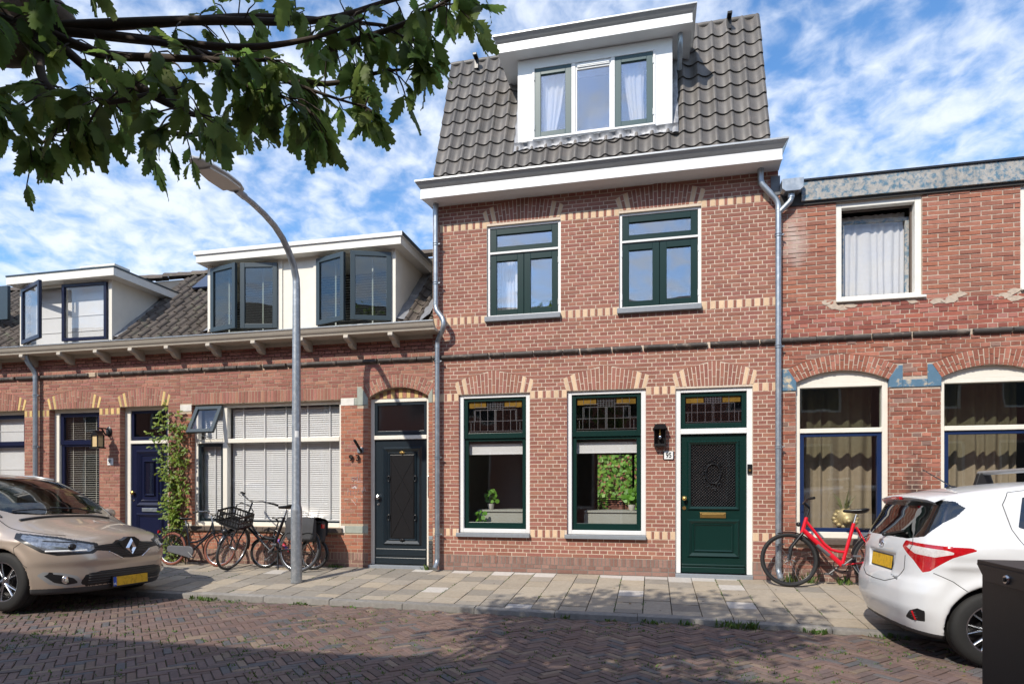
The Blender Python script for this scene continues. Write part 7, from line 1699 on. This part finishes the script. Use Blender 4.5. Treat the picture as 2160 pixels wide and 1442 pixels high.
def yr_notch(x, ay, z, r_):                                                       # number plate recess in the tailgate
    b = np.maximum(np.maximum(ay - .30 - .25 * (z - .74), np.abs(z - .775) - .085), 3.845 - x); return smax(r_, -b - .012, .03)
yr.notch = yr_notch
yr.mesh(np.concatenate([np.arange(-.06, 2.5, .05), np.arange(2.5, 4.02, .0145)]), .0155)
DXR = lambda C: 3.945 - C[:, 0]; QT = lambda C: np.abs(C[:, 1]) + .8 * (3.945 - C[:, 0]); rear = lambda C, n: C[:, 0] > 3.1
yr.regions([
    ('rear_window', QT, (-.8, 1, 0), AZ, (0, 0, 1), [(-.2, 1.005), (.55, 1.0), (.80, 1.03), (1.02, 1.20), (1.06, 1.27), (.98, 1.325), (.6, 1.345), (-.2, 1.35)], lambda C, n: (C[:, 0] > 3.3)),
    ('clear_lens', QT, (-.8, 1, 0), AZ, (0, 0, 1), [(.58, .935), (.62, .955), (1.06, .93), (1.13, .905), (.95, .868), (.72, .885)], rear),
    ('tail_light', QT, (-.8, 1, 0), AZ, (0, 0, 1), [(.50, .935), (.54, .985), (1.20, .955), (1.25, .935), (1.10, .87), (.90, .752), (.82, .735), (.70, .83)], rear),
    ('skirt', AX, (1, 0, 0), AZ, (0, 0, 1), [(-1, -1), (3.3, -1), (3.3, .22), (3.75, .24), (5, .34), (5, -1)], lambda C, n: C[:, 2] > 0),
    ('corner_vent', QT, (-.8, 1, 0), AZ, (0, 0, 1), [(.62, .34), (.70, .325), (.86, .335), (.88, .425), (.80, .44), (.70, .41)], rear),
    ('side_window', AX, (1, 0, 0), AZ, (0, 0, 1), [(1.35, 1.06), (1.95, 1.38), (2.6, 1.42), (3.05, 1.36), (3.12, 1.12), (2.9, 1.03)], lambda C, n: np.abs(n[:, 1]) > .45),
    ('windscreen', AX, (1, 0, 0), AY, (0, 1, 0), [(1.10, -.01), (1.12, .4), (1.28, .66), (1.75, .56), (1.80, -.01)], lambda C, n: C[:, 2] > 1.0)])
YRS = thing('parked_car', 'white hatchback parked with its tail lights towards the red bicycle', 'car', (2.04 + 3.945, -2.66, -.178), local=True)
YRS.rotation_euler = (R(.6), 0, R(180))
yr.piece(0, 'body', 'paint_white', YRS)
for k, nm, m in ((1, 'rear_window', 'car_glass_dark'), (4, 'skirt', 'trim_grey'), (7, 'windscreen', 'car_glass')): yr.piece(k, nm, m, YRS)
for k, nm, m in ((2, 'clear_lens', 'tail_clear'), (3, 'tail_light', 'tail_red'), (5, 'corner_vent', 'car_black'), (6, 'side_window', 'car_glass_dark')):
    for sg in (-1, 1): yr.piece(k, nm, m, YRS, lambda C, sg=sg: C[:, 1] * sg > 0)
RD = (-1, 0, 0)
for sg in (-1, 1):
    seam_obj(yr, YRS, [(6, sg*.0, .60), (6, sg*.25, .605), (6, sg*.42, .65), (6, sg*.50, .74), (6, sg*.50, .86)], RD, .0035); seam_obj(yr, YRS, [(3.74, sg*2, .74), (3.62, sg*2, .68), (3.52, sg*2, .60), (3.46, sg*2, .52)], YD[sg], .003)
    seam_obj(yr, YRS, [(3.12, sg*2, .98), (3.02, sg*2, .78), (2.98, sg*2, .62)], YD[sg], .004); seam_obj(yr, YRS, [(3.0, sg*2, 1.42), (3.14, sg*2, 1.40), (3.2, sg*2, 1.3), (3.17, sg*2, 1.1), (3.12, sg*2, .98)], YD[sg], .003); seam_obj(yr, YRS, [(6, sg*.53, 1.01), (6, sg*.57, .96), (6, sg*.55, .90)], RD, .003)
    seam_obj(yr, YRS, [(6, sg*.66, .335), (6, sg*.66, .41)], RD, .010, 'tail_red', 'reflector')
    for z in (.355, .375, .395): seam_obj(yr, YRS, [(6, sg*.63, z), (6, sg*.685, z)], RD, .004, 'trim_grey', 'vent_slat')
    car_wheel(YRS, .82, sg*.735, .305, .305, .185, sg, 7); car_wheel(YRS, 3.33, sg*.735, .305, .305, .185, sg, 7); MB().lathe([(.34, -.3), (.34, .10)], (3.33, sg*.60, .31), 'y', 30, ang=math.pi).build('wheel_arch', 'seal', YRS)
seam_obj(yr, YRS, [(3.47, -.55, 2), (3.50, 0, 2), (3.47, .55, 2)], (0, 0, -1), .003)
MB().box(3.66, 3.752, -.10, .10, 1.335, 1.365).build('brake_light', 'tail_red', YRS, bevel=.006)
sp_ = MB(); n_ = 16                                                               # roof spoiler lip over the rear window
for i in range(n_ + 1):
    y = -.60 + 1.2 * i / n_; h = yr.on((3.50, y, 2), (0, 0, -1)); xe = 3.735 - .13*y*y - .3*max(0, abs(y) - .45)**2*4; zt_ = h.z - .045
    sp_.v += [(3.46, y, h.z + .001), (xe - .05, y, zt_ + .018), (xe, y, zt_ - .004), (xe - .02, y, zt_ - .03), (3.56, y, zt_ - .05)]
for i in range(n_):
    for k in range(4): a = i*5 + k; sp_.f.append((a, a+1, a+6, a+5)); sp_.m.append(0)
sp_.build('spoiler', 'paint_white', YRS, True, 50)
p = yr.on((6, 0, .775), RD); plate(YRS, 'license_plate', (p.x + .006, 0, .770), (1, 0, .12), .50, .11, False)
p = yr.on((6, 0, .925), RD); M_ = MB()
for rx, rz, dz in ((.055, .042, 0), (.030, .018, .014), (.016, .038, 0)): M_.tube([(p.x + .006, rx*math.cos(a), .925 + dz + rz*math.sin(a)) for a in [k*math.pi/10 for k in range(20)]], .005, 6, closed=True)
M_.build('badge', 'chrome', YRS, True, 180)
p = yr.on((6, -.40, .66), RD)
tm_ = text_mesh(None, 'Hybrid', .05, (0, 0, 0), 'steel', 'badge_lettering', YRS, rot=(R(90), 0, R(90)), ext=.003, bold=True); tm_.data.transform(Matrix.Translation((p.x + .004, .38, .655)))
p0 = yr.on((6, .0, 1.02), RD); p1 = yr.on((6, .34, 1.06), RD); MB().tube([p0 + Vector((.02, 0, -.01)), p1 + Vector((.022, 0, 0))], .010, 6).ball(p0 + Vector((.02, 0, -.01)), .03, .03, .02, 10).build('wiper', 'car_black', YRS, True, 60)
p = yr.on((3.28, 0, 2), (0, 0, -1)); MB().tube([p + Vector((0, 0, .01)), p + Vector((.24, 0, .17))], [.006, .004], 6).build('antenna', 'car_black', YRS); MB().ball(p, .05, .03, .02, 12).build('antenna_base', 'car_black', YRS, True, 180)
for xx in (2.75,):
    MB().tube([(xx, -.68, 1.60), (xx, .68, 1.60)], .022, 10).build('roof_bar', 'zinc_trim', YRS, True, 50)
    for sg in (-1, 1):
        MB().prism([(xx - .09, 1.46), (xx + .09, 1.46), (xx + .05, 1.60), (xx - .05, 1.60)], sg*.60 - .03, sg*.60 + .03).build('bar_foot', 'car_black', YRS, bevel=.01)
MB().box(.9, 3.55, -.66, .66, .45, .92).build('cabin_floor', 'interior', YRS)
for sg in (-1, 1): MB().box(2.75, 2.90, sg*.33 - .26, sg*.33 + .26, .6, 1.10).box(2.80, 2.87, sg*.33 - .1, sg*.33 + .1, 1.12, 1.25).build('seat', 'interior', YRS, bevel=.04)
# ---------------------------------------------------------------- dark box at the road edge
mat('box_black', (.013, .0125, .012), .42, 0, .12, 14, .08, 120); mat('box_lid', (.022, .019, .017), .38, 0, .12, 14, .08, 120)
bxr = thing('storage_box', 'black metal storage box with overhanging lid flap and round lock', 'box', (1.80, -6.45, -.165))
MB().box(1.405, 2.25, -6.95, -6.02, -.12, .93).build('case', 'box_black', bxr, bevel=.006)
MB().box(1.392, 2.26, -6.96, -6.008, .932, .950).build('lid', 'box_lid', bxr, bevel=.004)
MB().prism([(-6.012, .934), (-6.085, .866), (-6.885, .866), (-6.955, .934)], 1.388, 1.404, 'x').build('lid_flap', 'box_lid', bxr, bevel=.002)
MB().lathe([(0, -.008), (.016, -.008), (.019, -.003), (.019, .004)], (1.386, -6.256, .896), 'x', 20).build('lock_ring', 'steel', bxr, True, 40); MB().lathe([(0, -.014), (.009, -.012), (.010, -.004)], (1.386, -6.256, .896), 'x', 16).build('lock', 'black_metal', bxr, True, 40)
for a in (1.48, 2.17):
    for b in (-6.88, -6.10): MB().box(a - .04, a + .04, b - .04, b + .04, -.175, -.118).build('foot', 'box_black', bxr)
